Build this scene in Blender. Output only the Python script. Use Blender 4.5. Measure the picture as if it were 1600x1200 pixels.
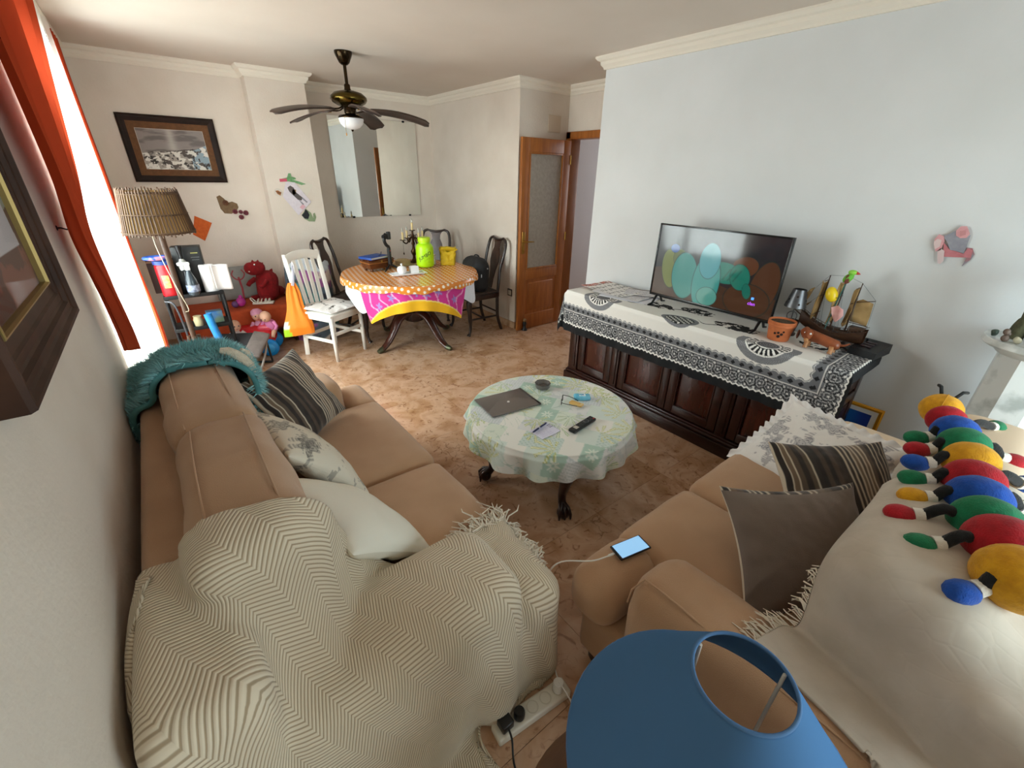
import bpy, bmesh, math, random
import numpy as np
from mathutils import Vector, Matrix, noise
PI = math.pi
random.seed(7); RNG = np.random.default_rng(7)
for o in list(bpy.data.objects): bpy.data.objects.remove(o)
SC = bpy.context.scene
COL = SC.collection

# ------------------------------------------------------------------ camera, world, light, exposure
def srgb(h):
    h = h.lstrip('#')
    v = [int(h[i:i+2], 16)/255 for i in (0, 2, 4)]
    return tuple((c/12.92 if c <= .04045 else ((c+.055)/1.055)**2.4) for c in v)

CAM_Z = 1.70
yaw, pit, rol = (math.radians(a) for a in (38.3736, 26.1428, 1.3666))
fwv = Vector((math.sin(yaw)*math.cos(pit), math.cos(yaw)*math.cos(pit), -math.sin(pit)))
r0 = Vector((math.cos(yaw), -math.sin(yaw), 0)); u0 = r0.cross(fwv)
rtv = r0*math.cos(rol)+u0*math.sin(rol); upv = u0*math.cos(rol)-r0*math.sin(rol)
cam = bpy.data.cameras.new('camera'); camo = bpy.data.objects.new('camera', cam); COL.objects.link(camo)
cam.sensor_fit = 'HORIZONTAL'; cam.sensor_width = 36; cam.lens = 669.21/1600*36
cam.clip_start = .02; cam.clip_end = 200
camo.matrix_world = Matrix(((rtv.x, upv.x, -fwv.x, 0), (rtv.y, upv.y, -fwv.y, 0), (rtv.z, upv.z, -fwv.z, CAM_Z), (0, 0, 0, 1)))
SC.camera = camo

W = bpy.data.worlds.new('sky'); SC.world = W; W.use_nodes = True
nt = W.node_tree; bg = nt.nodes['Background']
sky = nt.nodes.new('ShaderNodeTexSky'); sky.sky_type = 'NISHITA'; sky.sun_disc = False
sky.sun_elevation = math.radians(48); sky.sun_rotation = math.radians(200)
nt.links.new(sky.outputs[0], bg.inputs[0]); bg.inputs[1].default_value = .35

def area(name, loc, direc, sx, sy, power, col):
    l = bpy.data.lights.new(name, 'AREA'); l.shape = 'RECTANGLE'; l.size = sx; l.size_y = sy
    l.energy = power; l.color = col
    o = bpy.data.objects.new(name, l); COL.objects.link(o); o.location = loc
    o.rotation_euler = Vector(direc).to_track_quat('-Z', 'Y').to_euler()
    return o
# daylight entering through the balcony window on the left and through the terrace door behind the camera
area('daylight_left', (-1.05, 3.66, 1.62), (1, 0, -.30), 1.9, 2.2, 430, (.97, .98, 1.0))
area('daylight_rear', (1.85, -2.35, 1.35), (.12, 1, -.12), 2.2, 2.1, 160, (.86, .93, 1.0))
area('hall_fill', (5.95, 3.45, 1.7), (-1, .1, -.1), .7, 1.2, 16, (.92, .95, 1.0))  # added fill lamp inside the hallway to brighten its wall; no window there

SC.view_settings.view_transform = 'Standard'
try: SC.view_settings.look = 'None'
except Exception: pass
SC.view_settings.gamma = 1.0; SC.view_settings.use_curve_mapping = False
SC.view_settings.exposure = 0.14
SC.cycles.use_denoising = True
SC.cycles.max_bounces = 10; SC.cycles.diffuse_bounces = 6; SC.cycles.transparent_max_bounces = 12
SC.cycles.caustics_reflective = False; SC.cycles.caustics_refractive = False

# ------------------------------------------------------------------ materials
MATS = {}
def mat(name, hexa, rough=.6, hex2=None, scale=8, detail=4, metal=0, spec=.5, bump=None, emit=None, alpha=1, trans=0,
        stretch=None, ramp=(.35, .65), sheen=0, rand=0, subsurf=0, coat=0):
    if name in MATS: return MATS[name]
    m = bpy.data.materials.new(name); m.use_nodes = True; n = m.node_tree; b = n.nodes['Principled BSDF']
    b.inputs['Roughness'].default_value = rough; b.inputs['Metallic'].default_value = metal
    b.inputs['Specular IOR Level'].default_value = spec
    b.inputs['Base Color'].default_value = (*srgb(hexa), 1)
    b.inputs['Alpha'].default_value = alpha; b.inputs['Transmission Weight'].default_value = trans
    if coat: b.inputs['Coat Weight'].default_value = coat; b.inputs['Coat Roughness'].default_value = .12
    if sheen: b.inputs['Sheen Weight'].default_value = sheen
    tc = mp = None
    def coords():
        nonlocal tc, mp
        if mp is None:
            tc = n.nodes.new('ShaderNodeTexCoord'); mp = n.nodes.new('ShaderNodeMapping')
            n.links.new(tc.outputs['Object'], mp.inputs[0])
            if stretch: mp.inputs['Scale'].default_value = stretch
        return mp.outputs[0]
    if hex2:
        t = n.nodes.new('ShaderNodeTexNoise'); t.inputs['Scale'].default_value = scale; t.inputs['Detail'].default_value = detail
        n.links.new(coords(), t.inputs['Vector'])
        r = n.nodes.new('ShaderNodeValToRGB'); r.color_ramp.elements[0].position = ramp[0]; r.color_ramp.elements[1].position = ramp[1]
        r.color_ramp.elements[0].color = (*srgb(hexa), 1); r.color_ramp.elements[1].color = (*srgb(hex2), 1)
        n.links.new(t.outputs[0], r.inputs[0]); n.links.new(r.outputs[0], b.inputs['Base Color'])
    if bump:
        t2 = n.nodes.new('ShaderNodeTexNoise'); t2.inputs['Scale'].default_value = bump[0]; t2.inputs['Detail'].default_value = 3
        n.links.new(coords(), t2.inputs['Vector'])
        bp = n.nodes.new('ShaderNodeBump'); bp.inputs['Strength'].default_value = bump[1]; bp.inputs['Distance'].default_value = .01
        n.links.new(t2.outputs[0], bp.inputs['Height']); n.links.new(bp.outputs[0], b.inputs['Normal'])
    if emit:
        b.inputs['Emission Color'].default_value = (*srgb(emit[0]), 1); b.inputs['Emission Strength'].default_value = emit[1]
    MATS[name] = m; return m

def mat_attr(name, rough=.7, bump=None, emit=0, spec=.4, sheen=0, coat=0, dim=0):
    """colour read from the mesh's own 'Col' attribute (flat print, woven or dyed pattern)"""
    if name in MATS: return MATS[name]
    m = mat(name, '#888888', rough, bump=bump, spec=spec, sheen=sheen, coat=coat); n = m.node_tree; b = n.nodes['Principled BSDF']
    a = n.nodes.new('ShaderNodeAttribute'); a.attribute_name = 'Col'
    if dim: b.inputs['Base Color'].default_value = (dim, dim, dim, 1)
    else: n.links.new(a.outputs['Color'], b.inputs['Base Color'])
    if emit:
        n.links.new(a.outputs['Color'], b.inputs['Emission Color']); b.inputs['Emission Strength'].default_value = emit
    return m

def wood(name, h1, h2, rough=.35, sc=(3, 3, 18), coat=0):
    return mat(name, h1, rough, h2, scale=3, detail=6, stretch=sc, ramp=(.3, .7), coat=coat)

def glass_mat(name, hexa='#ffffff', gloss=.12, tint=1.0):
    if name in MATS: return MATS[name]
    m = bpy.data.materials.new(name); m.use_nodes = True; n = m.node_tree; n.nodes.remove(n.nodes['Principled BSDF'])
    out = n.nodes['Material Output']; t = n.nodes.new('ShaderNodeBsdfTransparent'); g = n.nodes.new('ShaderNodeBsdfGlossy')
    t.inputs[0].default_value = (*[c*tint for c in srgb(hexa)], 1); g.inputs['Roughness'].default_value = .03
    mx = n.nodes.new('ShaderNodeMixShader'); mx.inputs[0].default_value = gloss
    n.links.new(t.outputs[0], mx.inputs[1]); n.links.new(g.outputs[0], mx.inputs[2]); n.links.new(mx.outputs[0], out.inputs[0])
    MATS[name] = m; return m

def sheer_mat(name, hexa, transp=.35, transl=.5, attr=False):
    if name in MATS: return MATS[name]
    m = bpy.data.materials.new(name); m.use_nodes = True; n = m.node_tree; n.nodes.remove(n.nodes['Principled BSDF'])
    out = n.nodes['Material Output']; t = n.nodes.new('ShaderNodeBsdfTransparent'); d = n.nodes.new('ShaderNodeBsdfDiffuse'); l = n.nodes.new('ShaderNodeBsdfTranslucent')
    d.inputs[0].default_value = l.inputs[0].default_value = (*srgb(hexa), 1)
    if attr:
        a = n.nodes.new('ShaderNodeAttribute'); a.attribute_name = 'Col'
        n.links.new(a.outputs['Color'], d.inputs[0]); n.links.new(a.outputs['Color'], l.inputs[0])
    m1 = n.nodes.new('ShaderNodeMixShader'); m1.inputs[0].default_value = transl
    n.links.new(d.outputs[0], m1.inputs[1]); n.links.new(l.outputs[0], m1.inputs[2])
    m2 = n.nodes.new('ShaderNodeMixShader'); m2.inputs[0].default_value = transp
    if attr:
        lum = n.nodes.new('ShaderNodeMath'); lum.operation = 'MULTIPLY'; lum.inputs[1].default_value = transp*1.12; lum.use_clamp = True
        n.links.new(a.outputs['Fac'], lum.inputs[0]); n.links.new(lum.outputs[0], m2.inputs[0])
    n.links.new(m1.outputs[0], m2.inputs[1]); n.links.new(t.outputs[0], m2.inputs[2]); n.links.new(m2.outputs[0], out.inputs[0])
    MATS[name] = m; return m

# ------------------------------------------------------------------ object helpers
def empty(name, loc=(0, 0, 0), rotz=0):
    o = bpy.data.objects.new(name, None); COL.objects.link(o); o.location = loc; o.rotation_euler = (0, 0, rotz); o.empty_display_size = .1
    return o
def tag(o, label, cat, group=None):
    o['label'] = label; o['category'] = cat
    if group: o['group'] = group
    return o
def thing(name, label, cat, loc=(0, 0, 0), rotz=0, group=None):
    return tag(empty(name, loc, rotz), label, cat, group)
def obj(name, bm, m=None, parent=None, smooth=True, loc=None, rot=None):
    if isinstance(bm, bpy.types.Mesh): me = bm
    else:
        me = bpy.data.meshes.new(name); bmesh.ops.recalc_face_normals(bm, faces=bm.faces); bm.to_mesh(me); bm.free()
        if smooth:
            try: me.set_sharp_from_angle(angle=math.radians(50))
            except Exception: pass
    ms = m if isinstance(m, (list, tuple)) else [m]
    if not len(me.materials):
        for q in ms:
            if q: me.materials.append(q)
    o = bpy.data.objects.new(name, me); COL.objects.link(o)
    if parent: o.parent = parent
    if loc is not None: o.location = loc
    if rot is not None: o.rotation_euler = rot
    return o
def struct(name, bm, m, parent=None, smooth=True):
    o = obj(name, bm, m, parent, smooth)
    if parent is None: o['kind'] = 'structure'
    return o
def stuff(o): o['kind'] = 'stuff'; return o
def dup(root, loc=None, rotz=None, label=None, group=None):
    def cp(o, par):
        c = o.copy(); COL.objects.link(c)
        if par: c.parent = par
        for ch in list(o.children): cp(ch, c)
        return c
    r = cp(root, None)
    if loc is not None: r.location = loc
    if rotz is not None: r.rotation_euler = (0, 0, rotz)
    if label: r['label'] = label
    if group: r['group'] = group
    return r
def BM(): return bmesh.new()
def xf(loc=(0, 0, 0), rot=(0, 0, 0)):
    from mathutils import Euler
    return Matrix.Translation(loc) @ Euler(rot).to_matrix().to_4x4()
def add_box(bm, c, s, bevel=0, M=None, seg=2):
    r = bmesh.ops.create_cube(bm, size=1); vs = r['verts']
    for v in vs: v.co = Vector((v.co.x*s[0], v.co.y*s[1], v.co.z*s[2]))
    if bevel:
        es = list({e for v in vs for e in v.link_edges})
        rr = bmesh.ops.bevel(bm, geom=vs+es, offset=bevel, segments=seg, profile=.5, affect='EDGES')
        vs = list({v for f in rr['faces'] for v in f.verts} | {v for v in vs if v.is_valid})
        seen = set(vs); st = list(vs)
        while st:
            v = st.pop()
            for e in v.link_edges:
                w = e.other_vert(v)
                if w not in seen: seen.add(w); st.append(w)
        vs = list(seen)
    T = Matrix.Translation(c)
    if M is not None: T = M @ T
    for v in vs: v.co = T @ v.co
    return vs
def box_bm(c, s, bevel=.004, M=None, seg=2):
    bm = BM(); add_box(bm, c, s, bevel, M, seg); return bm
def add_tube(bm, pts, r, n=8, caps=True, flat=1.0):
    pts = [Vector(p) for p in pts]; R = r if isinstance(r, (list, tuple)) else [r]*len(pts)
    rings = []; prev = None; nf0 = len(bm.faces)
    for i, p in enumerate(pts):
        d = (pts[min(i+1, len(pts)-1)]-pts[max(i-1, 0)]).normalized()
        if prev is None: a = d.orthogonal().normalized() if abs(d.z) > .9 else Vector((0, 0, 1)).cross(d).normalized()
        else: a = (prev - d*prev.dot(d)); a = a.normalized() if a.length > 1e-6 else d.orthogonal().normalized()
        prev = a; b = d.cross(a)
        rings.append([bm.verts.new(p + a*(R[i]*math.cos(2*PI*k/n)) + b*(R[i]*flat*math.sin(2*PI*k/n))) for k in range(n)])
    for A, B in zip(rings, rings[1:]):
        for k in range(n): bm.faces.new((A[k], A[(k+1) % n], B[(k+1) % n], B[k]))
    if caps:
        bm.faces.new(rings[0][::-1]); bm.faces.new(rings[-1])
    smooth_new(bm, nf0); return bm
def smooth_new(bm, n0):
    bm.faces.ensure_lookup_table()
    for f in list(bm.faces)[n0:]: f.smooth = True
def tube_bm(pts, r, n=8, caps=True, flat=1.0): return add_tube(BM(), pts, r, n, caps, flat)
def add_lathe(bm, prof, c=(0, 0, 0), n=24, M=None):
    T = Matrix.Translation(c)
    if M is not None: T = M @ T
    rings = []; nf0 = len(bm.faces)
    for (r, z) in prof:
        if r < 1e-5: rings.append([bm.verts.new(T @ Vector((0, 0, z)))])
        else: rings.append([bm.verts.new(T @ Vector((r*math.cos(2*PI*k/n), r*math.sin(2*PI*k/n), z))) for k in range(n)])
    for A, B in zip(rings, rings[1:]):
        for k in range(n):
            k2 = (k+1) % n
            if len(A) == 1 and len(B) == 1: continue
            if len(A) == 1: bm.faces.new((A[0], B[k2], B[k]))
            elif len(B) == 1: bm.faces.new((A[k], A[k2], B[0]))
            else: bm.faces.new((A[k], A[k2], B[k2], B[k]))
    smooth_new(bm, nf0); return bm
def lathe_bm(prof, c=(0, 0, 0), n=24, M=None): return add_lathe(BM(), prof, c, n, M)
def add_prism(bm, poly, z0, z1, M=None):
    T = M if M is not None else Matrix.Identity(4)
    a = [bm.verts.new(T @ Vector((x, y, z0))) for x, y in poly]; b = [bm.verts.new(T @ Vector((x, y, z1))) for x, y in poly]
    bm.faces.new(a[::-1]); bm.faces.new(b); n = len(poly)
    for i in range(n): bm.faces.new((a[i], a[(i+1) % n], b[(i+1) % n], b[i]))
    return bm
def prism_bm(poly, z0, z1, M=None): return add_prism(BM(), poly, z0, z1, M)
def add_ball(bm, c, r, n=16, m=10, M=None):
    r = r if isinstance(r, (tuple, list)) else (r, r, r)
    T = Matrix.Translation(c) if M is None else M @ Matrix.Translation(c)
    nf0 = len(bm.faces)
    vs = bmesh.ops.create_uvsphere(bm, u_segments=n, v_segments=m, radius=1)['verts']
    for v in vs: v.co = T @ Vector((v.co.x*r[0], v.co.y*r[1], v.co.z*r[2]))
    smooth_new(bm, nf0); return bm
def ball_bm(c, r, n=16, m=10, M=None): return add_ball(BM(), c, r, n, m, M)
def strip_bm(pts, w, t):
    """flat slat following pts: width w along X, thickness t along Y"""
    bm = BM(); W2 = w if isinstance(w, (list, tuple)) else [w]*len(pts)
    R = [[bm.verts.new((p[0]+a*q/2, p[1]+b*t/2, p[2])) for a, b in ((-1, -1), (1, -1), (1, 1), (-1, 1))] for p, q in zip(pts, W2)]
    for A, B in zip(R, R[1:]):
        for k in range(4): bm.faces.new((A[k], A[(k+1) % 4], B[(k+1) % 4], B[k]))
    bm.faces.new(R[0][::-1]); bm.faces.new(R[-1]); return bm
def plane_M(origin, xdir, ydir):
    x = Vector(xdir).normalized(); y = Vector(ydir).normalized(); z = x.cross(y)
    return Matrix(((x.x, y.x, z.x, origin[0]), (x.y, y.y, z.y, origin[1]), (x.z, y.z, z.z, origin[2]), (0, 0, 0, 1)))
def sweep_bm(path, prof, closed=False):
    """mitred horizontal sweep: path of (x,y), profile of (offset to the left of travel, z)"""
    bm = BM(); n = len(path); rings = []
    for i in range(n):
        p = Vector(path[i])
        a = (p-Vector(path[i-1])).normalized() if (i > 0 or closed) else None
        b = (Vector(path[(i+1) % n])-p).normalized() if (i < n-1 or closed) else None
        if a is None: a = b
        if b is None: b = a
        na, nb = Vector((-a.y, a.x)), Vector((-b.y, b.x)); m = (na+nb)
        m = m/(m.length_squared/2) if m.length > 1e-6 else na
        rings.append([bm.verts.new((p.x+m.x*o, p.y+m.y*o, z)) for o, z in prof])
    k = len(prof)
    for i in range(n if closed else n-1):
        A, B = rings[i], rings[(i+1) % n]
        for j in range(k): bm.faces.new((A[j], A[(j+1) % k], B[(j+1) % k], B[j]))
    if not closed: bm.faces.new(rings[0][::-1]); bm.faces.new(rings[-1])
    return bm
def grid_mesh(name, V, closed_u=False, col=None, uv=None, tri_mask=None):
    n, m = V.shape[:2]; idx = np.arange(n*m).reshape(n, m)
    if closed_u: a = idx; b = np.roll(idx, -1, 0)
    else: a = idx[:-1]; b = idx[1:]
    F = np.stack([a[:, :-1], b[:, :-1], b[:, 1:], a[:, 1:]], -1).reshape(-1, 4)
    if tri_mask is not None: F = F[tri_mask(V.reshape(-1, 3)[F].mean(1))]
    me = bpy.data.meshes.new(name)
    me.vertices.add(n*m); me.vertices.foreach_set('co', V.reshape(-1).astype(np.float32))
    me.loops.add(len(F)*4); me.loops.foreach_set('vertex_index', F.reshape(-1).astype(np.int32))
    me.polygons.add(len(F)); me.polygons.foreach_set('loop_start', np.arange(0, len(F)*4, 4, dtype=np.int32))
    try: me.polygons.foreach_set('loop_total', np.full(len(F), 4, dtype=np.int32))
    except Exception: pass
    me.update(calc_edges=True)
    me.polygons.foreach_set('use_smooth', [True]*len(F))
    if col is not None: set_col(me, col)
    if uv is not None:
        l = me.uv_layers.new(name='UVMap'); l.data.foreach_set('uv', uv.reshape(-1, 2)[F.reshape(-1)].reshape(-1).astype(np.float32))
    me.validate(); return me
def set_col(me, col):
    """col: sRGB 0..1 per vertex"""
    c = np.clip(col.reshape(-1, 3), 0, 1); c = np.where(c <= .04045, c/12.92, ((c+.055)/1.055)**2.4)
    a = me.color_attributes.new('Col', 'FLOAT_COLOR', 'POINT')
    a.data.foreach_set('color', np.concatenate([c, np.ones((len(c), 1))], 1).reshape(-1).astype(np.float32))
def solid(o, t, off=0):
    md = o.modifiers.new('thickness', 'SOLIDIFY'); md.thickness = t; md.offset = off; return o
def rgb(h): h = h.lstrip('#'); return np.array([int(h[i:i+2], 16)/255 for i in (0, 2, 4)])
def paint(base, mask, h):
    mask = np.clip(mask, 0, 1)[..., None]; return base*(1-mask)+rgb(h)*mask
def ss(x, a, b): t = np.clip((x-a)/(b-a), 0, 1); return t*t*(3-2*t)
def vnoise(x, y, s=0):
    """cheap smooth value noise"""
    xi, yi = np.floor(x).astype(int), np.floor(y).astype(int); fx, fy = x-xi, y-yi
    fx = fx*fx*(3-2*fx); fy = fy*fy*(3-2*fy)
    h = lambda a, b: ((np.sin(a*127.1+b*311.7+s*74.7)*43758.5453) % 1.0)
    return (h(xi, yi)*(1-fx)+h(xi+1, yi)*fx)*(1-fy)+(h(xi, yi+1)*(1-fx)+h(xi+1, yi+1)*fx)*fy
def fbm(x, y, s=0, o=4):
    return sum(vnoise(x*2**k, y*2**k, s+k)*.5**(k+1) for k in range(o))
def soft_box(sx, sy, sz, r=.05, bulge=(0, 0, 0), n=12, amp=.004, freq=6, seed=0, sag=0):
    """upholstered block: rounded box, faces bulged, faint wrinkles"""
    bm = BM(); bmesh.ops.create_cube(bm, size=2); bmesh.ops.subdivide_edges(bm, edges=bm.edges[:], cuts=n, use_grid_fill=True)
    h = Vector((sx/2, sy/2, sz/2)); rr = min(r, min(h)*.98); inn = Vector((h.x-rr, h.y-rr, h.z-rr))
    def warp(t, hh, ii):   # put more grid lines on the rounded rim
        a = abs(t); e = 1-1.6/(n/2+1)
        q = a/e*ii if a < e else ii+(a-e)/(1-e)*(hh-ii)
        return math.copysign(q, t)
    for v in bm.verts:
        u = v.co.copy(); p = Vector((warp(u.x, h.x, inn.x), warp(u.y, h.y, inn.y), warp(u.z, h.z, inn.z)))
        c = Vector((max(-inn.x, min(inn.x, p.x)), max(-inn.y, min(inn.y, p.y)), max(-inn.z, min(inn.z, p.z))))
        d = p-c
        if d.length > 1e-7: p = c+d.normalized()*rr
        q = Vector((p.x/h.x, p.y/h.y, p.z/h.z)); f = lambda t: 1-min(1, t*t)
        p.x += bulge[0]*q.x*f(q.y)*f(q.z); p.y += bulge[1]*q.y*f(q.x)*f(q.z); p.z += bulge[2]*q.z*f(q.x)*f(q.y)
        if sag: p.z -= sag*f(q.x)*f(q.y)
        nz = noise.noise_vector((p+Vector((seed*3.7, seed*1.3, 0)))*freq)+.5*noise.noise_vector((p+Vector((seed, 0, 5)))*freq*2.3)
        v.co = p+nz*amp
    smooth_new(bm, 0); return bm
def pillow_mesh(name, w, h, t, pinch=.10, n=36, colfn=None, wr=.012, seed=0, frill=0):
    """two-sided cushion lying in XY, thickness along Z; colfn(u, v, side)->rgb"""
    u = np.linspace(-1, 1, n); U, V = np.meshgrid(u, u, indexing='ij')
    Us, Vs = np.sin(U*PI/2), np.sin(V*PI/2); Us = .6*Us+.4*U; Vs = .6*Vs+.4*V
    X = w/2*Us*(1-pinch*(1-Vs**2)); Y = h/2*Vs*(1-pinch*(1-Us**2))
    Z = t/2*np.sqrt(np.clip((1-Us**2), 0, 1))**.9*np.sqrt(np.clip((1-Vs**2), 0, 1))**.9
    rad = (fbm(X*9+seed*5, Y*9+20, seed)-.5)*wr*2*np.minimum(1, Z/(t*.2))
    edge = np.cos(np.arctan2(Vs, Us)*14+seed)*wr*.35*np.clip((np.maximum(abs(Us), abs(Vs))-.6)/.4, 0, 1)*np.minimum(1, Z/(t*.1))
    a = np.stack([X, Y, Z+rad+edge], -1); b = np.stack([X, Y, -Z-rad[::-1]*.7], -1)
    ca = cb = None
    if colfn is not None: ca = colfn(Us, Vs, 1); cb = colfn(Us, Vs, -1)
    A = grid_mesh(name+'a', a, col=ca); B = grid_mesh(name+'b', b[:, ::-1], col=None if cb is None else cb[:, ::-1])
    bm = BM(); bm.from_mesh(A); bm.from_mesh(B)
    bmesh.ops.remove_doubles(bm, verts=bm.verts[:], dist=1e-5) if colfn is None else None
    me = bpy.data.meshes.new(name); bm.to_mesh(me); bm.free(); bpy.data.meshes.remove(A); bpy.data.meshes.remove(B)
    me.polygons.foreach_set('use_smooth', [True]*len(me.polygons)); return me
def basis(o, xdir, ydir, loc):
    """orient a pillow: its X along xdir, its Y roughly along ydir"""
    x = Vector(xdir).normalized(); z = x.cross(Vector(ydir)).normalized(); y = z.cross(x)
    o.matrix_world = Matrix(((x.x, y.x, z.x, loc[0]), (x.y, y.y, z.y, loc[1]), (x.z, y.z, z.z, loc[2]), (0, 0, 0, 1)))
    return o
def text_mesh(name, s, size, m, parent=None, extrude=.0006, M=None, align='CENTER', wrap=None):
    cu = bpy.data.curves.new(name, 'FONT'); cu.body = s; cu.size = size; cu.extrude = extrude; cu.align_x = align; cu.align_y = 'CENTER'; cu.resolution_u = 3
    to = bpy.data.objects.new(name, cu); COL.objects.link(to)
    dg = bpy.context.evaluated_depsgraph_get(); me = bpy.data.meshes.new_from_object(to.evaluated_get(dg))
    bpy.data.objects.remove(to); bpy.data.curves.remove(cu)
    for v in me.vertices:
        p = v.co
        if wrap: p = Vector(wrap(p))
        v.co = M @ p if M is not None else p
    return obj(name, me, m, parent)

def spline(pts, k=5):
    P = [np.array(p, float) for p in pts]; out = []
    for i in range(len(P)-1):
        a, b, c, d = P[max(i-1, 0)], P[i], P[i+1], P[min(i+2, len(P)-1)]
        for j in range(k):
            t = j/k; out.append(tuple(.5*((2*b)+(-a+c)*t+(2*a-5*b+4*c-d)*t*t+(-a+3*b-3*c+d)*t**3)))
    return out+[tuple(P[-1])]
def push_out(G, things, off=.006, reach=.09, passes=2):
    """lift cloth points that dip into the furniture back over its surface"""
    from mathutils.bvhtree import BVHTree
    bpy.context.view_layer.update(); bm = BM()
    for t in things:
        for o in ([t] if t.type == 'MESH' else list(t.children)):
            if o.type != 'MESH': continue
            me = o.data.copy(); me.transform(o.matrix_world); bm.from_mesh(me); bpy.data.meshes.remove(me)
    tr = BVHTree.FromBMesh(bm); bm.free(); P = G.reshape(-1, 3)
    for _ in range(passes):
        for i in range(len(P)):
            p = Vector(P[i]); l, n, k, d = tr.find_nearest(p, reach)
            if l is not None and (p-l).dot(n) < off: P[i] = l+n*(off+.001)
    return P.reshape(G.shape)

# ------------------------------------------------------------------ cloth: a small mass-spring drape over rounded boxes
class Sdf:
    def __init__(s, boxes):   # (centre, size, radius, rotz)
        s.b = [(np.array(c, float), np.array(z, float)/2-r, r, a) for c, z, r, a in boxes]
    def d(s, P):
        out = np.full(len(P), 1e9)
        for c, h, r, a in s.b:
            q = P-c
            if a: ca, sa = math.cos(-a), math.sin(-a); q = np.stack([q[:, 0]*ca-q[:, 1]*sa, q[:, 0]*sa+q[:, 1]*ca, q[:, 2]], -1)
            q = np.abs(q)-h
            out = np.minimum(out, np.linalg.norm(np.maximum(q, 0), axis=1)+np.minimum(q.max(1), 0)-r)
        return out
def drape(P, sdf, steps=260, iters=6, g=.0016, off=.008, fric=.55, pin=None, bend=.25, rest=None):
    n, m = P.shape[:2]; R = P.copy() if rest is None else rest; Q = P.copy(); old = Q.copy()
    L = lambda a, b: np.linalg.norm(R[a]-R[b], axis=-1)
    S = slice
    def pair(di, dj):
        i0, i1 = (S(0, n-di), S(di, n)); j0, j1 = (S(0, m-dj), S(dj, m)) if dj >= 0 else (S(-dj, m), S(0, m+dj))
        return (i0, j0), (i1, j1)
    cons = [(*pair(1, 0), 1.), (*pair(0, 1), 1.), (*pair(1, 1), .5), (*pair(1, -1), .5), (*pair(2, 0), bend), (*pair(0, 2), bend)]
    cons = [(a, b, k, L(a, b)) for a, b, k in cons]
    cnt = np.zeros((n, m, 1))
    for a, b, k, l in cons: cnt[a] += k; cnt[b] += k
    if pin is not None: pinned = P[pin].copy()
    for st in range(steps):
        v = (Q-old)*.94; old = Q.copy(); Q = Q+v; Q[..., 2] -= g
        for it in range(iters):
            acc = np.zeros_like(Q)
            for a, b, k, l in cons:
                d = Q[b]-Q[a]; ln = np.linalg.norm(d, axis=-1)+1e-9
                c = d*((ln-l)/ln*.5*k)[..., None]; acc[a] += c; acc[b] -= c
            Q += acc/cnt*1.9
            if pin is not None: Q[pin] = pinned
        F = Q.reshape(-1, 3); d = sdf.d(F)-off; hit = np.where(d < 0)[0]
        if len(hit):
            p = F[hit]; e = 1e-4; d0 = sdf.d(p)
            gr = np.stack([sdf.d(p+np.eye(3)[k]*e)-d0 for k in range(3)], -1)/e
            gr /= np.linalg.norm(gr, axis=1)[:, None]+1e-9
            F[hit] = p-gr*d[hit][:, None]
            O = old.reshape(-1, 3); mv = F[hit]-O[hit]; tn = mv-gr*(mv*gr).sum(1)[:, None]
            F[hit] -= tn*fric; O[hit] = F[hit]-tn*(1-fric)*.5
        lo = Q[..., 2] < .006; Q[..., 2][lo] = .006
        if pin is not None: Q[pin] = pinned
    return Q
def smooth_grid(Q, k=1):
    for _ in range(k):
        R = Q.copy(); R[1:-1, 1:-1] = (Q[1:-1, 1:-1]*2+Q[:-2, 1:-1]+Q[2:, 1:-1]+Q[1:-1, :-2]+Q[1:-1, 2:])/6; Q = R
    return Q
def upsample(Q, f=2):
    for _ in range(f-1 if f > 1 else 0):
        n, m = Q.shape[:2]; A = np.zeros((2*n-1, m, 3)); A[::2] = Q
        mid = (Q[:-1]+Q[1:])/2; c = mid.copy(); c[1:-1] = (9*(Q[1:-2]+Q[2:-1])-(Q[:-3]+Q[3:]))/16; A[1::2] = c
        B = np.zeros((2*n-1, 2*m-1, 3)); B[:, ::2] = A
        mid = (A[:, :-1]+A[:, 1:])/2; c = mid.copy(); c[:, 1:-1] = (9*(A[:, 1:-2]+A[:, 2:-1])-(A[:, :-3]+A[:, 3:]))/16; B[:, 1::2] = c; Q = B
    return Q
# ================================================================== SETTING
H = 2.54; XL = -.30; XT = 3.12; YB = 5.48; YM = 5.76; YR = -1.7; XD = 3.80; YS = 3.92; YT = 2.83
PLASTER = mat('plaster', '#ddd3c8', .9, '#d6cbbf', scale=3, bump=(60, .22))
PLASTER_W = mat('plaster_pale', '#dadcde', .9, '#d4d6d7', scale=2, bump=(55, .08))
CEIL = mat('ceiling_paint', '#d9cec3', .95, '#d3c7bb', scale=1.3, bump=(90, .05))
CORN = mat('cornice_plaster', '#e4dccf', .8)
M_WOOD = wood('honey_oak', '#ab672c', '#8e5220', .38, (14, 14, 1.6))
DARKW = wood('mahogany', '#30120c', '#190806', .30, (10, 2, 10), coat=.15)
DARKW2 = wood('dark_walnut', '#2c1710', '#180c08', .32, (12, 12, 2), coat=.25)
WHITE = mat('white_lacquer', '#e9e7e0', .45)
BLACK = mat('black_plastic', '#101012', .35)
BLACKM = mat('black_metal', '#141416', .45, metal=.4)
BRASS = mat('brass', '#b08a45', .3, metal=1)
CHROME = mat('chrome', '#c8c8ca', .2, metal=1)

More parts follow.
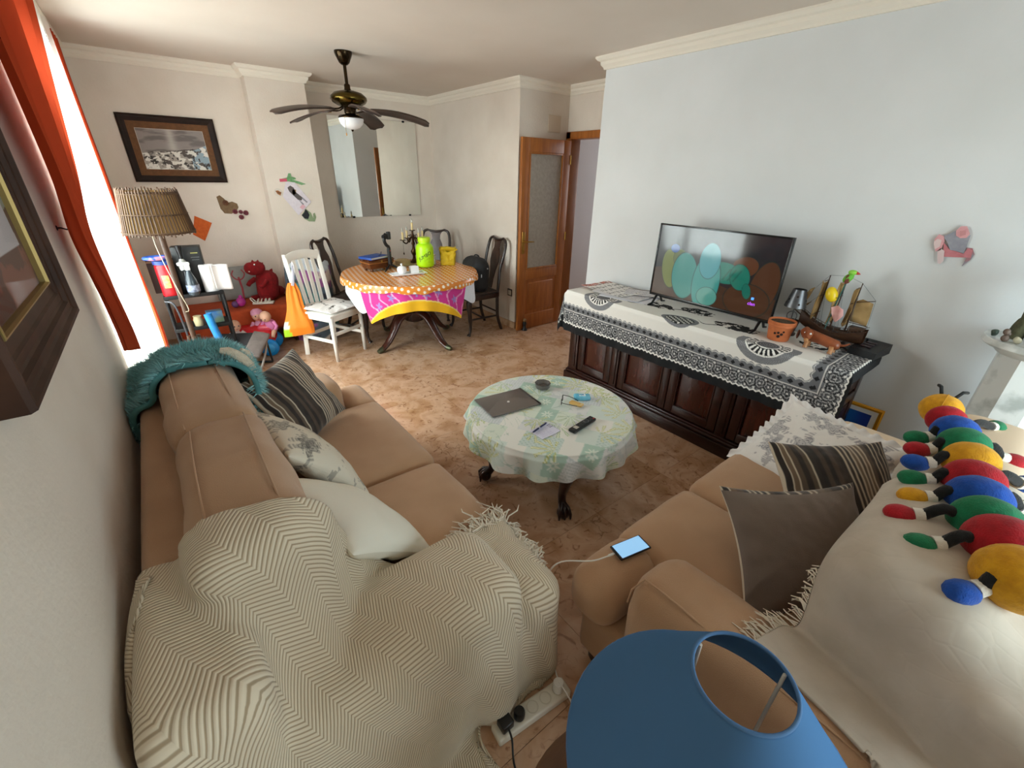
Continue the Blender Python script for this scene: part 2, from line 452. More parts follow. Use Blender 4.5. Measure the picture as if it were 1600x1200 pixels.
def marble_floor():
    m = bpy.data.materials.new('rose_marble'); m.use_nodes = True; n = m.node_tree; b = n.nodes['Principled BSDF']; L = n.links.new
    N = lambda t: n.nodes.new(t)
    g = N('ShaderNodeNewGeometry'); oi = N('ShaderNodeObjectInfo'); off = N('ShaderNodeVectorMath'); off.operation = 'SCALE'
    comb = N('ShaderNodeCombineXYZ'); L(oi.outputs['Random'], comb.inputs[0]); L(oi.outputs['Random'], comb.inputs[1])
    L(comb.outputs[0], off.inputs[0]); off.inputs['Scale'].default_value = 37
    add = N('ShaderNodeVectorMath'); add.operation = 'ADD'; L(g.outputs['Position'], add.inputs[0]); L(off.outputs[0], add.inputs[1])
    def noise_(sc, det, vec=None, dist=0):
        t = N('ShaderNodeTexNoise'); t.inputs['Scale'].default_value = sc; t.inputs['Detail'].default_value = det; t.inputs['Distortion'].default_value = dist
        L((vec or add.outputs[0]), t.inputs['Vector']); return t
    def ramp(src, stops):
        r = N('ShaderNodeValToRGB'); e = r.color_ramp.elements
        while len(e) < len(stops): e.new(.5)
        for i, (p, c) in enumerate(stops): e[i].position = p; e[i].color = (*(srgb(c) if isinstance(c, str) else (c, c, c)), 1)
        L(src, r.inputs[0]); return r
    def mix(f, a, b_, mode='MIX'):
        x = N('ShaderNodeMix'); x.data_type = 'RGBA'; x.blend_type = mode
        if isinstance(f, float): x.inputs[0].default_value = f
        else: L(f, x.inputs[0])
        L(a, x.inputs[6]); (L(b_, x.inputs[7]) if not isinstance(b_, str) else setattr(x.inputs[7], 'default_value', (*srgb(b_), 1))); return x.outputs[2]
    base = ramp(noise_(5, 5, dist=.6).outputs[0], [(.28, '#a07652'), (.45, '#ba9271'), (.56, '#c9a588'), (.74, '#b08867')])
    wn = noise_(7, 4); wv = N('ShaderNodeVectorMath'); wv.operation = 'MULTIPLY_ADD'; L(wn.outputs['Color'], wv.inputs[0]); wv.inputs[1].default_value = (.16, .16, .16); L(add.outputs[0], wv.inputs[2])
    vo = N('ShaderNodeTexVoronoi'); vo.feature = 'DISTANCE_TO_EDGE'; vo.inputs['Scale'].default_value = 11; L(wv.outputs[0], vo.inputs['Vector'])
    vein = ramp(vo.outputs['Distance'], [(.0, 1.0), (.035, 0.0)])
    msk = ramp(noise_(4.2, 2).outputs[0], [(.53, 0.0), (.66, 1.0)])
    mm = N('ShaderNodeMath'); mm.operation = 'MULTIPLY'; L(vein.outputs[0], mm.inputs[0]); L(msk.outputs[0], mm.inputs[1])
    m2 = N('ShaderNodeMath'); m2.operation = 'MULTIPLY'; L(mm.outputs[0], m2.inputs[0]); m2.inputs[1].default_value = .7
    c1 = mix(m2.outputs[0], base.outputs[0], '#6f4628')
    sp = ramp(noise_(13, 4, dist=2.2).outputs[0], [(.58, 0.0), (.70, .75)])
    c2 = mix(sp.outputs[0], c1, '#84573c')
    L(c2, b.inputs['Base Color']); b.inputs['Roughness'].default_value = .22; b.inputs['Specular IOR Level'].default_value = .5
    MATS['rose_marble'] = m; return m
FLOORM = marble_floor()

def wall(name, x0, x1, y0, y1, z0, z1, m, parent=None):
    return struct(name, box_bm(((x0+x1)/2, (y0+y1)/2, (z0+z1)/2), (x1-x0, y1-y0, z1-z0), 0), m, parent, smooth=False)
floor = wall('floor', -.5, 6.2, YR-.2, 6.0, -.10, -.012, mat('grout', '#8a6a50', .8))
TP = .60
tile_me = None
ti = 0
xs = [1.535+TP*k for k in range(-4, 9)]; ys = [1.14+TP*k for k in range(-6, 9)]
for i in range(len(xs)-1):
    for j in range(len(ys)-1):
        x0, x1, y0, y1 = max(xs[i], XL), min(xs[i+1], 6.0), max(ys[j], YR), min(ys[j+1], YM)
        if x1-x0 < .02 or y1-y0 < .02: continue
        if x0 > XD+.05 and (y1 < 2.8 or y0 > 4.05): continue
        if tile_me is None:
            t = obj('tile', box_bm((0, 0, -.006), (1, 1, .012), 0), FLOORM, floor, smooth=False); tile_me = t.data
        else: t = obj('tile', tile_me, FLOORM, floor)
        t.location = ((x0+x1)/2, (y0+y1)/2, 0); t.scale = (x1-x0-.0016, y1-y0-.0016, 1)
ceiling = wall('ceiling', -.5, 6.2, YR-.2, 6.0, H, H+.12, CEIL)

# left wall with the balcony opening (Y 2.70..4.62)
WY0, WY1, WZ = 2.70, 4.62, 2.30
bm = BM()
for (y0, y1, z0, z1) in ((YR, WY0, 0, H), (WY1, YM+.1, 0, H), (WY0, WY1, WZ, H)):
    add_box(bm, (XL-.10, (y0+y1)/2, (z0+z1)/2), (.20, y1-y0, z1-z0))
struct('wall_left', bm, PLASTER, smooth=False)
bm = BM()
add_box(bm, ((XL+.965)/2-.05, YB+.1, H/2), (.965-XL+.1, .2, H)); add_box(bm, ((.965+1.49)/2, (5.30+YM)/2+.05, H/2), (1.49-.965, YM-5.30+.1, H))
add_box(bm, ((1.49+XT)/2+.1, YM+.07, H/2), (XT-1.49+.2, .14, H))
struct('wall_back', bm, PLASTER, smooth=False)
bm = BM()
add_box(bm, ((XT+XD)/2, (YS+YM)/2+.05, H/2), (XD-XT, YM-YS+.1, H))
DY0, DY1, DZ = 3.02, 3.84, 2.05
for (y0, y1, z0, z1) in ((YT, DY0, 0, H), (DY1, YS+.001, 0, H), (DY0, DY1, DZ, H)): add_box(bm, (XD+.06, (y0+y1)/2, (z0+z1)/2), (.12, y1-y0, z1-z0))
struct('wall_doorway', bm, PLASTER, smooth=False)
wall('wall_right', XT, XT+.68, YR, YT, 0, H, PLASTER_W)
bm = BM()   # the hallway beyond the door
add_box(bm, (5.05, 4.12, H/2), (2.3, .14, H)); add_box(bm, (5.05, 2.76, H/2), (2.3, .14, H)); add_box(bm, (6.1, 3.4, H/2), (.14, 1.3, H))
struct('wall_hallway', bm, mat('hall_paint', '#c9c6c6', .9, bump=(55, .08)), smooth=False)
RX0, RX1 = .95, 2.85
bm = BM()
for (x0, x1, z0, z1) in ((XL-.2, RX0, 0, H), (RX1, XT+.3, 0, H), (RX0, RX1, 2.25, H)): add_box(bm, ((x0+x1)/2, YR-.1, (z0+z1)/2), (x1-x0, .2, z1-z0))
struct('wall_rear', bm, PLASTER, smooth=False)

# ceiling cornice and marble skirting
prof = [(0, H), (0, H-.085), (.014, H-.085), (.018, H-.072), (.034, H-.055), (.036, H-.035), (.052, H-.028), (.066, H-.012), (.066, H)]
per = [(XL, YR), (XT, YR), (XT, YT), (XD, YT), (XD, YS), (XT, YS), (XT, YM), (1.49, YM), (1.49, 5.30), (.965, 5.30), (.965, YB), (XL, YB)]
struct('trim_1', sweep_bm(per, prof, closed=True), CORN, smooth=False)
SK = mat('skirting_marble', '#c3a283', .3, '#a67f5c', scale=9, detail=5)
sp = [(0, 0), (.014, 0), (.014, .07), (.010, .078), (0, .078)]
struct('baseboard_right', sweep_bm([(XT, YR), (XT, YT), (XD, YT), (XD, 2.95)], sp), SK, smooth=False)
struct('baseboard_back', sweep_bm([(XD, DY1+.07), (XD, YS), (XT, YS), (XT, YM), (1.49, YM), (1.49, 5.30), (.965, 5.30), (.965, YB), (XL, YB), (XL, WY1)], sp), SK, smooth=False)
struct('baseboard_left', sweep_bm([(XL, WY0), (XL, YR)], sp), SK, smooth=False)
struct('baseboard_hallway', sweep_bm([(6.02, 4.05), (XD+.12, 4.05)], sp), SK, smooth=False)
# door casing (architrave + jamb) around the doorway
bm = BM()
for y in (DY0-.035, DY1+.035): add_box(bm, (XD+.05, y, (DZ+.07)/2), (.16, .07, DZ+.07), .006)
add_box(bm, (XD+.05, (DY0+DY1)/2, DZ+.035), (.16, DY1-DY0+.14, .07), .006)
struct('trim_2', bm, M_WOOD)

# the open door leaf, folded back against the short wall
door = empty('door_1', (XD-.015, 3.855, 0), PI-math.radians(-2)); door['kind'] = 'structure'
DW, DH, DT = .705, 2.035, .036
def dbox(bm, x0, x1, z0, z1, t=DT, b=.004): add_box(bm, ((x0+x1)/2, 0, (z0+z1)/2), (x1-x0, t, z1-z0), b)
for nm, a in (('stile', (0, .105, .005, DH)), ('stile', (DW-.105, DW, .005, DH)), ('rail', (.105, DW-.105, 1.905, DH)), ('rail', (.105, DW-.105, .60, .715)), ('rail', (.105, DW-.105, .005, .185))):
    bm = BM(); dbox(bm, *a); obj(nm, bm, M_WOOD, door)
bm = BM(); dbox(bm, .10, DW-.10, .18, .605, .018, 0); dbox(bm, .15, DW-.15, .225, .56, .030, .008); obj('panel', bm, M_WOOD, door)
bm = BM()   # glazing bead
for a in ((.105, .122, .715, 1.905), (DW-.122, DW-.105, .715, 1.905), (.122, DW-.122, 1.888, 1.905), (.122, DW-.122, .715, .732)): dbox(bm, *a, .046, .003)
obj('glazing_bead', bm, wood('honey_oak_light', '#a8692c', '#8a4e1c', .38, (14, 14, 1.6)), door)
obj('pane', box_bm(((DW)/2, 0, 1.31), (DW-.21, .006, 1.19), 0), mat('frosted_glass', '#b9b2a4', .35, '#a89f90', scale=30, trans=.25, bump=(90, .3)), door)
bm = box_bm((DW-.05, .0225, 1.015), (.042, .006, .23), .002); add_tube(bm, [(DW-.05, .024, 1.03), (DW-.05, .06, 1.03), (DW-.085, .066, 1.03), (DW-.165, .066, 1.025)], [.010, .009, .008, .006], 8)
add_lathe(bm, [(.012, 0), (.012, .003), (0, .003)], M=xf((DW-.05, .0255, .94), (-PI/2, 0, 0)), n=10)
obj('handle', bm, BRASS, door)
bm = box_bm((DW-.05, -.0225, 1.015), (.042, .006, .23), .002); add_tube(bm, [(DW-.05, -.024, 1.03), (DW-.05, -.05, 1.03), (DW-.165, -.05, 1.025)], .008, 8); obj('handle', bm, BRASS, door)
for z in (.25, 1.05, 1.85): obj('hinge', tube_bm([(-.004, .020, z-.045), (-.004, .020, z+.045)], .007, 8), BRASS, door)

# balcony window in the left wall: frame, two sashes, panes, roller shutter box
ALU = mat('window_frame_paint', '#e6e3dc', .4)
w1 = empty('window_1', (XL-.12, 0, 0)); w1['kind'] = 'structure'
bm = BM()
for y in (WY0+.02, WY1-.02): add_box(bm, (0, y, WZ/2), (.07, .04, WZ), .003)
add_box(bm, (0, (WY0+WY1)/2, WZ-.02), (.07, WY1-WY0-.08, .04), .003); add_box(bm, (0, (WY0+WY1)/2, .02), (.07, WY1-WY0-.08, .04), .003)
obj('frame', bm, ALU, w1)
mid = (WY0+WY1)/2
for k, (y0, y1) in enumerate(((WY0+.04, mid+.02), (mid-.02, WY1-.04))):
    dx = -.018 if k else .018; bm = BM()
    for y in (y0+.03, y1-.03): add_box(bm, (dx, y, WZ/2), (.034, .06, WZ-.08), .003)
    for z in (.07, WZ-.07): add_box(bm, (dx, (y0+y1)/2, z), (.034, y1-y0-.12, .06), .003)
    s_ = obj('sash', bm, ALU, w1)
    obj('pane', box_bm((dx, (y0+y1)/2, WZ/2), (.005, y1-y0-.11, WZ-.19), 0), glass_mat('window_glass', '#f4faf8', .08), s_)
w2 = empty('window_2', (0, YR-.12, 0)); w2['kind'] = 'structure'
bm = BM()
for x in (RX0+.02, RX1-.02): add_box(bm, (x, 0, 1.125), (.04, .07, 2.25), .003)
for z in (.02, 2.23): add_box(bm, ((RX0+RX1)/2, 0, z), (RX1-RX0-.08, .07, .04), .003)
obj('frame', bm, ALU, w2)
for x0, x1 in ((RX0+.04, 1.90), (1.90, RX1-.04)):
    bm = BM()
    for x in (x0+.03, x1-.03): add_box(bm, (x, 0, 1.125), (.06, .034, 2.17), .003)
    for z in (.07, 2.18): add_box(bm, ((x0+x1)/2, 0, z), (x1-x0-.12, .034, .06), .003)
    s_ = obj('sash', bm, ALU, w2)
    obj('pane', box_bm(((x0+x1)/2, 0, 1.125), (x1-x0-.11, .005, 2.06), 0), MATS['window_glass'], s_)
wall('trim_3', -2.2, XL-.2, 1.6, 5.8, -.12, -.02, mat('balcony_slab', '#b3a594', .9))
wall('trim_4', -.2, 4.2, -3.6, YR-.2, -.12, -.02, MATS['balcony_slab'])

# ================================================================== LEFT WALL: picture, curtains
def frame_thing(name, label, loc, rotz, w, h, fr, depth, m, inner=None, mat_w=0, matm=None, artfn=None, reverse=False, glass=True, lip=None):
    """picture in local XZ plane, facing local -Y, lower left corner at the origin"""
    t = thing(name, label, 'picture', loc, rotz)
    # moulding profile: (inset from the outer edge, height off the wall)
    if reverse: pr = [(0, 0), (0, depth*.8), (.004, depth), (.013, depth), (.018, depth*.82), (.024, depth*.76), (.040, depth*.80), (.044, depth*.62), (.050, depth*.58), (.070, depth*.62), (.074, depth*.50), (fr, depth*.42), (fr, 0)]
    else: pr = [(0, 0), (0, depth*.6), (.006, depth*.75), (.3*fr, depth), (.5*fr, depth*.92), (.75*fr, depth*.7), (fr, depth*.55), (fr, 0)]
    def moulding(pr, ins=0):
        C4 = [(ins, ins), (w-ins, ins), (w-ins, h-ins), (ins, h-ins)]; sg = [(1, 1), (-1, 1), (-1, -1), (1, -1)]
        out = []
        for k in range(4):
            bm = BM(); k2 = (k+1) % 4
            A = [bm.verts.new((C4[k][0]+sg[k][0]*i, -d, C4[k][1]+sg[k][1]*i)) for i, d in pr]
            B = [bm.verts.new((C4[k2][0]+sg[k2][0]*i, -d, C4[k2][1]+sg[k2][1]*i)) for i, d in pr]
            q = len(pr)
            for j in range(q): bm.faces.new((A[j], A[(j+1) % q], B[(j+1) % q], B[j]))
            bm.faces.new(A[::-1]); bm.faces.new(B); out.append(bm)
        return out
    for b in moulding(pr): obj('frame_rail', b, m, t, smooth=False)
    x = fr
    if lip:
        bm = BM()
        for b in moulding([(0, 0), (0, depth*.60), (.002, depth*.64), (.005, depth*.64), (.007, depth*.5), (.007, 0)], fr):
            me = bpy.data.meshes.new('t'); b.to_mesh(me); b.free(); bm.from_mesh(me); bpy.data.meshes.remove(me)
        obj('gilt_fillet', bm, lip, t, smooth=False); x += .006
    if mat_w:
        bm = BM(); a = x-.004; z = x+mat_w
        for c, s_ in (((w/2, 0, (a+z)/2), (w-2*a, .004, z-a)), ((w/2, 0, h-(a+z)/2), (w-2*a, .004, z-a)), (((a+z)/2, 0, h/2), (z-a, .004, h-2*z)), ((w-(a+z)/2, 0, h/2), (z-a, .004, h-2*z))):
            add_box(bm, (c[0], -depth*.35, c[2]), s_)
        obj('mount_board', bm, matm, t, smooth=False); x = z-.003
    nx, nz = 150, int(150*(h-2*x)/(w-2*x))
    U, Vv = np.meshgrid(np.linspace(0, 1, nx), np.linspace(0, 1, nz), indexing='ij')
    P = np.stack([x+U*(w-2*x), np.full_like(U, -depth*.28), x+Vv*(h-2*x)], -1)
    obj('painted_sheet', grid_mesh('painted_sheet', P, col=artfn(U, Vv)), mat_attr('painted_paper', .8), t)
    if glass: obj('glazing', box_bm((w/2, -depth*.42, h/2), (w-2*x, .002, h-2*x), 0), glass_mat('picture_glass', '#ffffff', .05), t)
    return t
def art_village(U, V):
    n = fbm(U*6, V*6, 3); c = np.ones(U.shape+(3,))*rgb('#8d8683')
    c = paint(c, ss(fbm(U*3, V*9, 5), .45, .6), '#6f6867'); c = paint(c, np.exp(-((U-.48)/.07)**2)*(V > .5)*.8, '#b9b4ae')
    hill = V < .42+.12*U+.10*(n-.5); c = paint(c, hill, '#a09a93'); c = paint(c, hill*(fbm(U*8, V*8, 11) > .5), '#56504c')
    h2 = V < .40+.25*U*U+.08*(fbm(U*9, V*9, 8)-.5); c = paint(c, h2*(fbm(U*14, V*11, 21) > .47), '#d9d7d0')
    c = paint(c, (V < .62*U+.02)*(U > .72)*(fbm(U*7, V*7, 2) > .5), '#8ea3b0'); c = paint(c, h2*(fbm(U*24, V*17, 31) > .60), '#3f3b39')
    return paint(c, (np.minimum(np.minimum(U, 1-U), np.minimum(V, 1-V)) < .012), '#d8d2c4')
def art_street(U, V):
    n = fbm(U*5, V*5, 4); c = np.ones(U.shape+(3,))*rgb('#8b8d84')
    c = paint(c, ss(n, .4, .65), '#5c6158'); c = paint(c, (V < .20+.05*n), '#5d3f35'); c = paint(c, (V < .12)*(n > .5), '#7a4a3c')
    c = paint(c, (abs(U-.72) < .20+.05*n)*(V > .12)*(V < .34+.05*n), '#b9b6bd'); c = paint(c, (abs(U-.3) < .12)*(V > .2)*(V < .45), '#a9a9a4')
    return paint(c, (fbm(U*12, V*12, 9) > .62)*(V > .35), '#3c423c')
frame_thing('framed_picture', 'deep brown moulded picture frame with gilt inner edge, nearest on the left wall', (XL, 1.02, 1.305), PI/2, .745, 1.05, .105, .050,
            mat('frame_brown', '#472d20', .6, '#352016', scale=9, spec=.25), artfn=art_street, reverse=True, lip=mat('gilt', '#9a8350', .45, metal=.7))
frame_thing('framed_landscape', 'dark framed grey village landscape with brown mount on the back wall', (-.062, YB-.001, 1.56), 0, .715, .540, .055, .028,
            mat('frame_dark', '#2a1a13', .6, '#1b110c', scale=9, spec=.25), mat_w=.052, matm=mat('brown_mount', '#6d4a2c', .9, '#5f3f26', scale=40), artfn=art_village, glass=False)

def curtain(name, label, fn, m, ny=60, nz=50, group=None, colfn=None, t=.0015):
    S, T = np.meshgrid(np.linspace(0, 1, ny), np.linspace(0, 1, nz), indexing='ij')
    P = fn(S, T); o = obj(name, grid_mesh(name, P, col=colfn(S, T) if colfn is not None else None), m); tag(o, label, 'curtain', group)
    return o
ORANGE = mat('orange_curtain_cloth', '#cf4a28', .85, '#bb3e20', scale=30, bump=(200, .15))
ORM = sheer_mat('orange_curtain', '#b8492c', .0, .22)
def near_curtain(S, T):      # T 0 = bottom hem, 1 = rail
    z = .98+T*1.48
    a0 = np.interp(z, [0, 1.06, 1.5, 1.9, 2.46], [2.37, 2.36, 2.14, 1.965, 1.72]); b0 = np.interp(z, [.9, 1.0, 1.12, 1.25, 1.48, 1.98, 2.47], [2.375, 2.385, 2.40, 2.425, 2.55, 3.17, 3.86])
    y = a0+(b0-a0)*S
    x = -.228+.018*np.sin(S*26+z*.6)+.012*np.sin(S*11+1)-.012*np.exp(-((z-1.45)/.15)**2)
    return np.stack([x, y, z], -1)
curtain('orange_curtain', 'terracotta orange curtain tied back, nearest on the left wall', near_curtain, ORM, 140, 50)
def sheer_fn(S, T):
    z = .03+T*2.46; y = 2.62+S*(4.50-2.62); f = .022-.008*T
    x = -.270+.032*ss(S, .25, .6)+f*np.sin(S*50+.5*np.sin(z*2))*.6+.007*np.sin(S*17+z)+.014*ss(S, .8, 1)*(1+.8*(1-T))
    return np.stack([x, y, z], -1)
def sheer_col(S, T):
    c = np.ones(S.shape+(3,))*rgb('#f2f1ee'); y = S*1.88; z = T*2.46
    for k, (cy, cz, a) in enumerate(((.55, 2.05, .5), (.35, 1.55, -.4), (.8, 1.32, .6), (1.45, 2.25, .2), (1.62, 1.5, .5), (1.0, .8, -.5), (1.55, .75, .3), (.4, .55, .4), (1.25, 1.75, -.3), (1.72, 1.05, .5), (1.3, .45, .2), (.9, 2.3, .3))):
        u = (y-cy)*math.cos(a)+(z-cz)*math.sin(a); v = -(y-cy)*math.sin(a)+(z-cz)*math.cos(a)
        leaf = (abs(v) < .15)*(abs(u) < .055*np.cos(v/.15*PI/2))*(abs(u) > .012); st = (np.sin((v+abs(u)*.8)*2*PI/.026) > .45)
        c = paint(c, leaf*st*1., '#060606')
    return c
curtain('sheer_curtain', 'white sheer curtain with fern sprig print over the bright balcony window', sheer_fn, sheer_mat('sheer_voile', '#f4f3ef', .36, .38, attr=True), 330, 300, colfn=sheer_col)
def far_curtain(S, T):
    z = .03+T*2.43; y = 4.47+S*.36
    x = -.240+.020*np.sin(S*22+z*.5)+.03*np.exp(-((z-.55)/.55)**2)*(1-S)+.004*np.sin(z*5)
    return np.stack([x, y, z], -1)
curtain('orange_curtain.001', 'orange curtain edge hanging beyond the sheer, beside the bamboo floor lamp', far_curtain, ORM, 50, 50)
bm = tube_bm([(-.27, 1.55, 2.475), (-.27, 4.9, 2.475)], .011, 8); r_ = tag(obj('curtain_rail', bm, mat('rail_metal', '#b8b2a6', .4)), 'slim curtain rail above the balcony curtains', 'rail')
for y in (1.57, 4.88): obj('bracket', tube_bm([(XL, y, 2.475), (-.27, y, 2.475)], .006, 6), MATS['rail_metal'], r_)
bm = tube_bm([(XL, 2.34, 1.485), (XL+.012, 2.34, 1.485), (-.272, 2.325, 1.480), (-.262, 2.32, 1.484), (-.260, 2.335, 1.496)], .003, 6)
add_lathe(bm, [(.010, 0), (.008, .003), (0, .004)], M=xf((XL, 2.34, 1.485), (0, PI/2, 0)), n=10)
tag(obj('curtain_hook', bm, BLACKM), 'small dark metal tieback hook beside the near orange curtain', 'hook')
# ================================================================== SOFAS
TAN = mat('tan_upholstery', '#bd9775', .9, '#b28c6a', scale=5, detail=3, bump=(420, .35), sheen=.25)
FOOT = wood('sofa_foot_wood', '#3b2415', '#24140b', .4)
def pa(name, bm, m, t, loc=(0, 0, 0), rot=None):
    """child placed by room coordinates (the parent stands unrotated)"""
    return obj(name, bm, m, t, loc=(loc[0]-t.location.x, loc[1]-t.location.y, loc[2]-t.location.z), rot=rot)
def join_bm(*bms):
    out = BM()
    for b, M in bms:
        if M is not None: b.transform(M)
        me = bpy.data.meshes.new('tmp'); b.to_mesh(me); b.free(); out.from_mesh(me); bpy.data.meshes.remove(me)
    return out
T3 = Matrix.Translation
SL = thing('sofa', 'long tan fabric sofa along the left wall under the herringbone throw', 'sofa', (.24, 1.56, 0))
pa('base', soft_box(.93, 1.92, .24, .03, (0, 0, 0), 8, .002), TAN, SL, (.225, 1.64, .185))
pa('back_frame', soft_box(.19, 1.96, .76, .035, (.004, 0, .004), 12, .003, seed=2), TAN, SL, (-.165, 1.64, .42))
for y, s in ((.815, 3), (2.455, 4)): pa('armrest', soft_box(.68, .31, .40, .075, (.015, .012, .012), 12, .005, seed=s), TAN, SL, (.255, y, .405))
for y0, y1, e0, e1, s in ((.975, 1.553, .675, 1.01, 5), (1.557, 2.295, 2.26, 2.60, 6)):
    bm = join_bm((soft_box(.84, y1-y0, .19, .055, (.008, 0, .022), 14, .004, 5, s), T3((.36, (y0+y1)/2, .375))),
                 (soft_box(.17, e1-e0, .18, .06, (.008, .01, .01), 10, .003, 5, s+9), T3((.695, (e0+e1)/2, .372))))
    pa('seat_cushion', bm, TAN, SL)
for y0, y1, s, dx, yw in ((.90, 1.63, 7, .012, 0), (1.55, 2.36, 8, -.012, math.radians(2))):
    bm = soft_box(.26, y1-y0, .50, .065, (.022, .015, .022), 18, .012, 4.5, s)
    pa('back_cushion', bm, TAN, SL, (.0+dx, (y0+y1)/2, .68), (0, math.radians(-7), yw))
    # piping seam along the top of each cushion
    for xx in (-.075, .085):
        pts = [(xx, -((y1-y0)/2-.05)+k*(y1-y0-.10)/10, .250+.018*math.sin(PI*k/10)) for k in range(11)]
        pa('piping', tube_bm(pts, .0028, 6), TAN, SL, (.0+dx, (y0+y1)/2, .68), (0, math.radians(-7), yw))
for x in (-.2, .62):
    for y in (.74, 2.54): pa('foot', lathe_bm([(.018, 0), (.026, .02), (.030, .07), (0, .07)], n=12), FOOT, SL, (x, y, 0))

SR = thing('sofa', 'short tan two seat sofa carrying the toy caterpillar on its back', 'sofa', (1.72, .2, 0))
pa('base', soft_box(1.70, .98, .24, .03, (0, 0, 0), 8, .002, seed=11), TAN, SR, (1.72, .17, .185))
pa('back_frame', soft_box(1.60, .19, .76, .035, (0, .004, .004), 12, .003, seed=12), TAN, SR, (1.79, -.265, .42))
for x, s, zc in ((.965, 13, .405), (2.475, 14, .375)): pa('armrest', soft_box(.25, .84, .42, .075, (.012, .014, .012), 14, .006, 6, seed=s), TAN, SR, (x, .06, zc))
for x0, x1, e0, e1, s in ((1.085, 1.583, .835, 1.14, 15), (1.587, 2.345, 2.30, 2.59, 16)):
    bm = join_bm((soft_box(x1-x0, .82, .19, .055, (0, .008, .022), 14, .004, 5, s), T3(((x0+x1)/2, .305, .375))),
                 (soft_box(e1-e0, .19, .185, .06, (.01, .008, .012), 10, .003, 5, s+9), T3(((e0+e1)/2, .617, .373))))
    pa('seat_cushion', bm, TAN, SR)
for x0, x1, s in ((1.09, 1.70, 17), (1.70, 2.34, 18)):
    pa('back_cushion', soft_box(x1-x0, .26, .48, .07, (.015, .022, .025), 16, .009, 4.5, s), TAN, SR, ((x0+x1)/2, -.04, .65), (math.radians(-6), 0, 0))
pts = [(.885, .45-.72*k/12, .612+.006*math.sin(k)) for k in range(13)]
pa('piping', tube_bm([(.862, .478, .50), (.866, .474, .56)]+pts, .003, 6), TAN, SR)
for x in (.92, 2.5):
    for y in (-.26, .6): pa('foot', lathe_bm([(.018, 0), (.026, .02), (.030, .07), (0, .07)], n=12), FOOT, SR, (x, y, 0))

SOFA_L = [((-.165, 1.64, .42), (.20, 1.97, .77), .04, 0), ((.255, .815, .405), (.70, .33, .42), .08, 0), ((.255, 2.455, .405), (.70, .33, .42), .08, 0),
          ((.36, 1.62, .375), (.86, 1.4, .21), .06, 0), ((.695, 1.64, .372), (.18, 1.94, .19), .06, 0), ((.012, 1.265, .68), (.31, .76, .54), .11, 0), ((-.012, 1.955, .68), (.31, .83, .54), .11, 0),
          ((.225, 1.64, .185), (.93, 1.92, .25), .03, 0), ((-.45, 1.5, 1.2), (.30, 4, 2.4), .01, 0)]
SOFA_R = [((1.79, -.265, .42), (1.61, .20, .77), .04, 0), ((.965, .06, .405), (.27, .86, .43), .08, 0), ((2.475, .06, .375), (.27, .86, .43), .08, 0),
          ((1.72, .305, .375), (1.28, .84, .21), .05, 0), ((1.39, -.04, .65), (.64, .31, .53), .11, 0), ((2.02, -.04, .65), (.66, .31, .53), .11, 0), ((1.72, .17, .185), (1.7, .98, .25), .03, 0)]

# ------------------------------------------------------------------ herringbone throw
def herring():
    m = bpy.data.materials.new('herringbone_cotton'); m.use_nodes = True; n = m.node_tree; b = n.nodes['Principled BSDF']; L = n.links.new
    uv = n.nodes.new('ShaderNodeUVMap'); sp = n.nodes.new('ShaderNodeSeparateXYZ'); L(uv.outputs[0], sp.inputs[0])
    def M(op, a, b_=None, c=None):
        q = n.nodes.new('ShaderNodeMath'); q.operation = op
        for i, v in enumerate((a, b_, c)):
            if v is None: continue
            if isinstance(v, (int, float)): q.inputs[i].default_value = v
            else: L(v, q.inputs[i])
        return q.outputs[0]
    ca, sa = math.cos(.62), math.sin(.62)
    uu = M('SUBTRACT', M('MULTIPLY', sp.outputs[0], ca), M('MULTIPLY', sp.outputs[1], sa)); vv = M('ADD', M('MULTIPLY', sp.outputs[0], sa), M('MULTIPLY', sp.outputs[1], ca))
    pp = M('PINGPONG', uu, .066); val = M('MULTIPLY_ADD', pp, .62, vv)
    s = M('SINE', M('MULTIPLY', val, 2*PI/.0088)); s01 = M('MULTIPLY_ADD', s, .5, .5)
    r = n.nodes.new('ShaderNodeValToRGB'); r.color_ramp.elements[0].position = .08; r.color_ramp.elements[1].position = .42
    r.color_ramp.elements[0].color = (*srgb('#a8957a'), 1); r.color_ramp.elements[1].color = (*srgb('#dccfb8'), 1); L(s01, r.inputs[0]); L(r.outputs[0], b.inputs['Base Color'])
    bp = n.nodes.new('ShaderNodeBump'); bp.inputs['Strength'].default_value = .5; bp.inputs['Distance'].default_value = .003
    L(s01, bp.inputs['Height']); L(bp.outputs[0], b.inputs['Normal']); b.inputs['Roughness'].default_value = .95; b.inputs['Sheen Weight'].default_value = .2
    return m
HERR = herring()
def strands(paths, r=.0022, n=4):
    bm = BM()
    for p in paths: add_tube(bm, p, [r]*(len(p)-1)+[r*.5], n, caps=False)
    return bm
nx, ny = 62, 74
S, Tt = np.meshgrid(np.linspace(0, 1, nx), np.linspace(0, 1, ny), indexing='ij')
x0 = -.40+S*1.16; yt = 1.09-.09*ss(S, .45, .75)+.02*np.sin(S*9); ln = 1.47-.98*ss(S, .30, 1.0)
P0 = np.stack([x0+.05*Tt*(S-.2), yt-ln*Tt, .98+.02*np.sin(S*14+Tt*6)+.015*np.sin(Tt*17+S*4)], -1)
P0[..., 2] += .10*np.exp(-((S-.42-.25*Tt)/.06)**2)*ss(Tt, .1, .3)
R0 = np.stack([S*1.32, ln*Tt*1.06, 0*S], -1); R0[..., 1] += (1.09-yt)
Q = drape(P0, Sdf(SOFA_L), steps=230, iters=8, g=.0022, off=.010, fric=.9, rest=R0)
Q = smooth_grid(Q, 2); Qt = upsample(Q, 3)
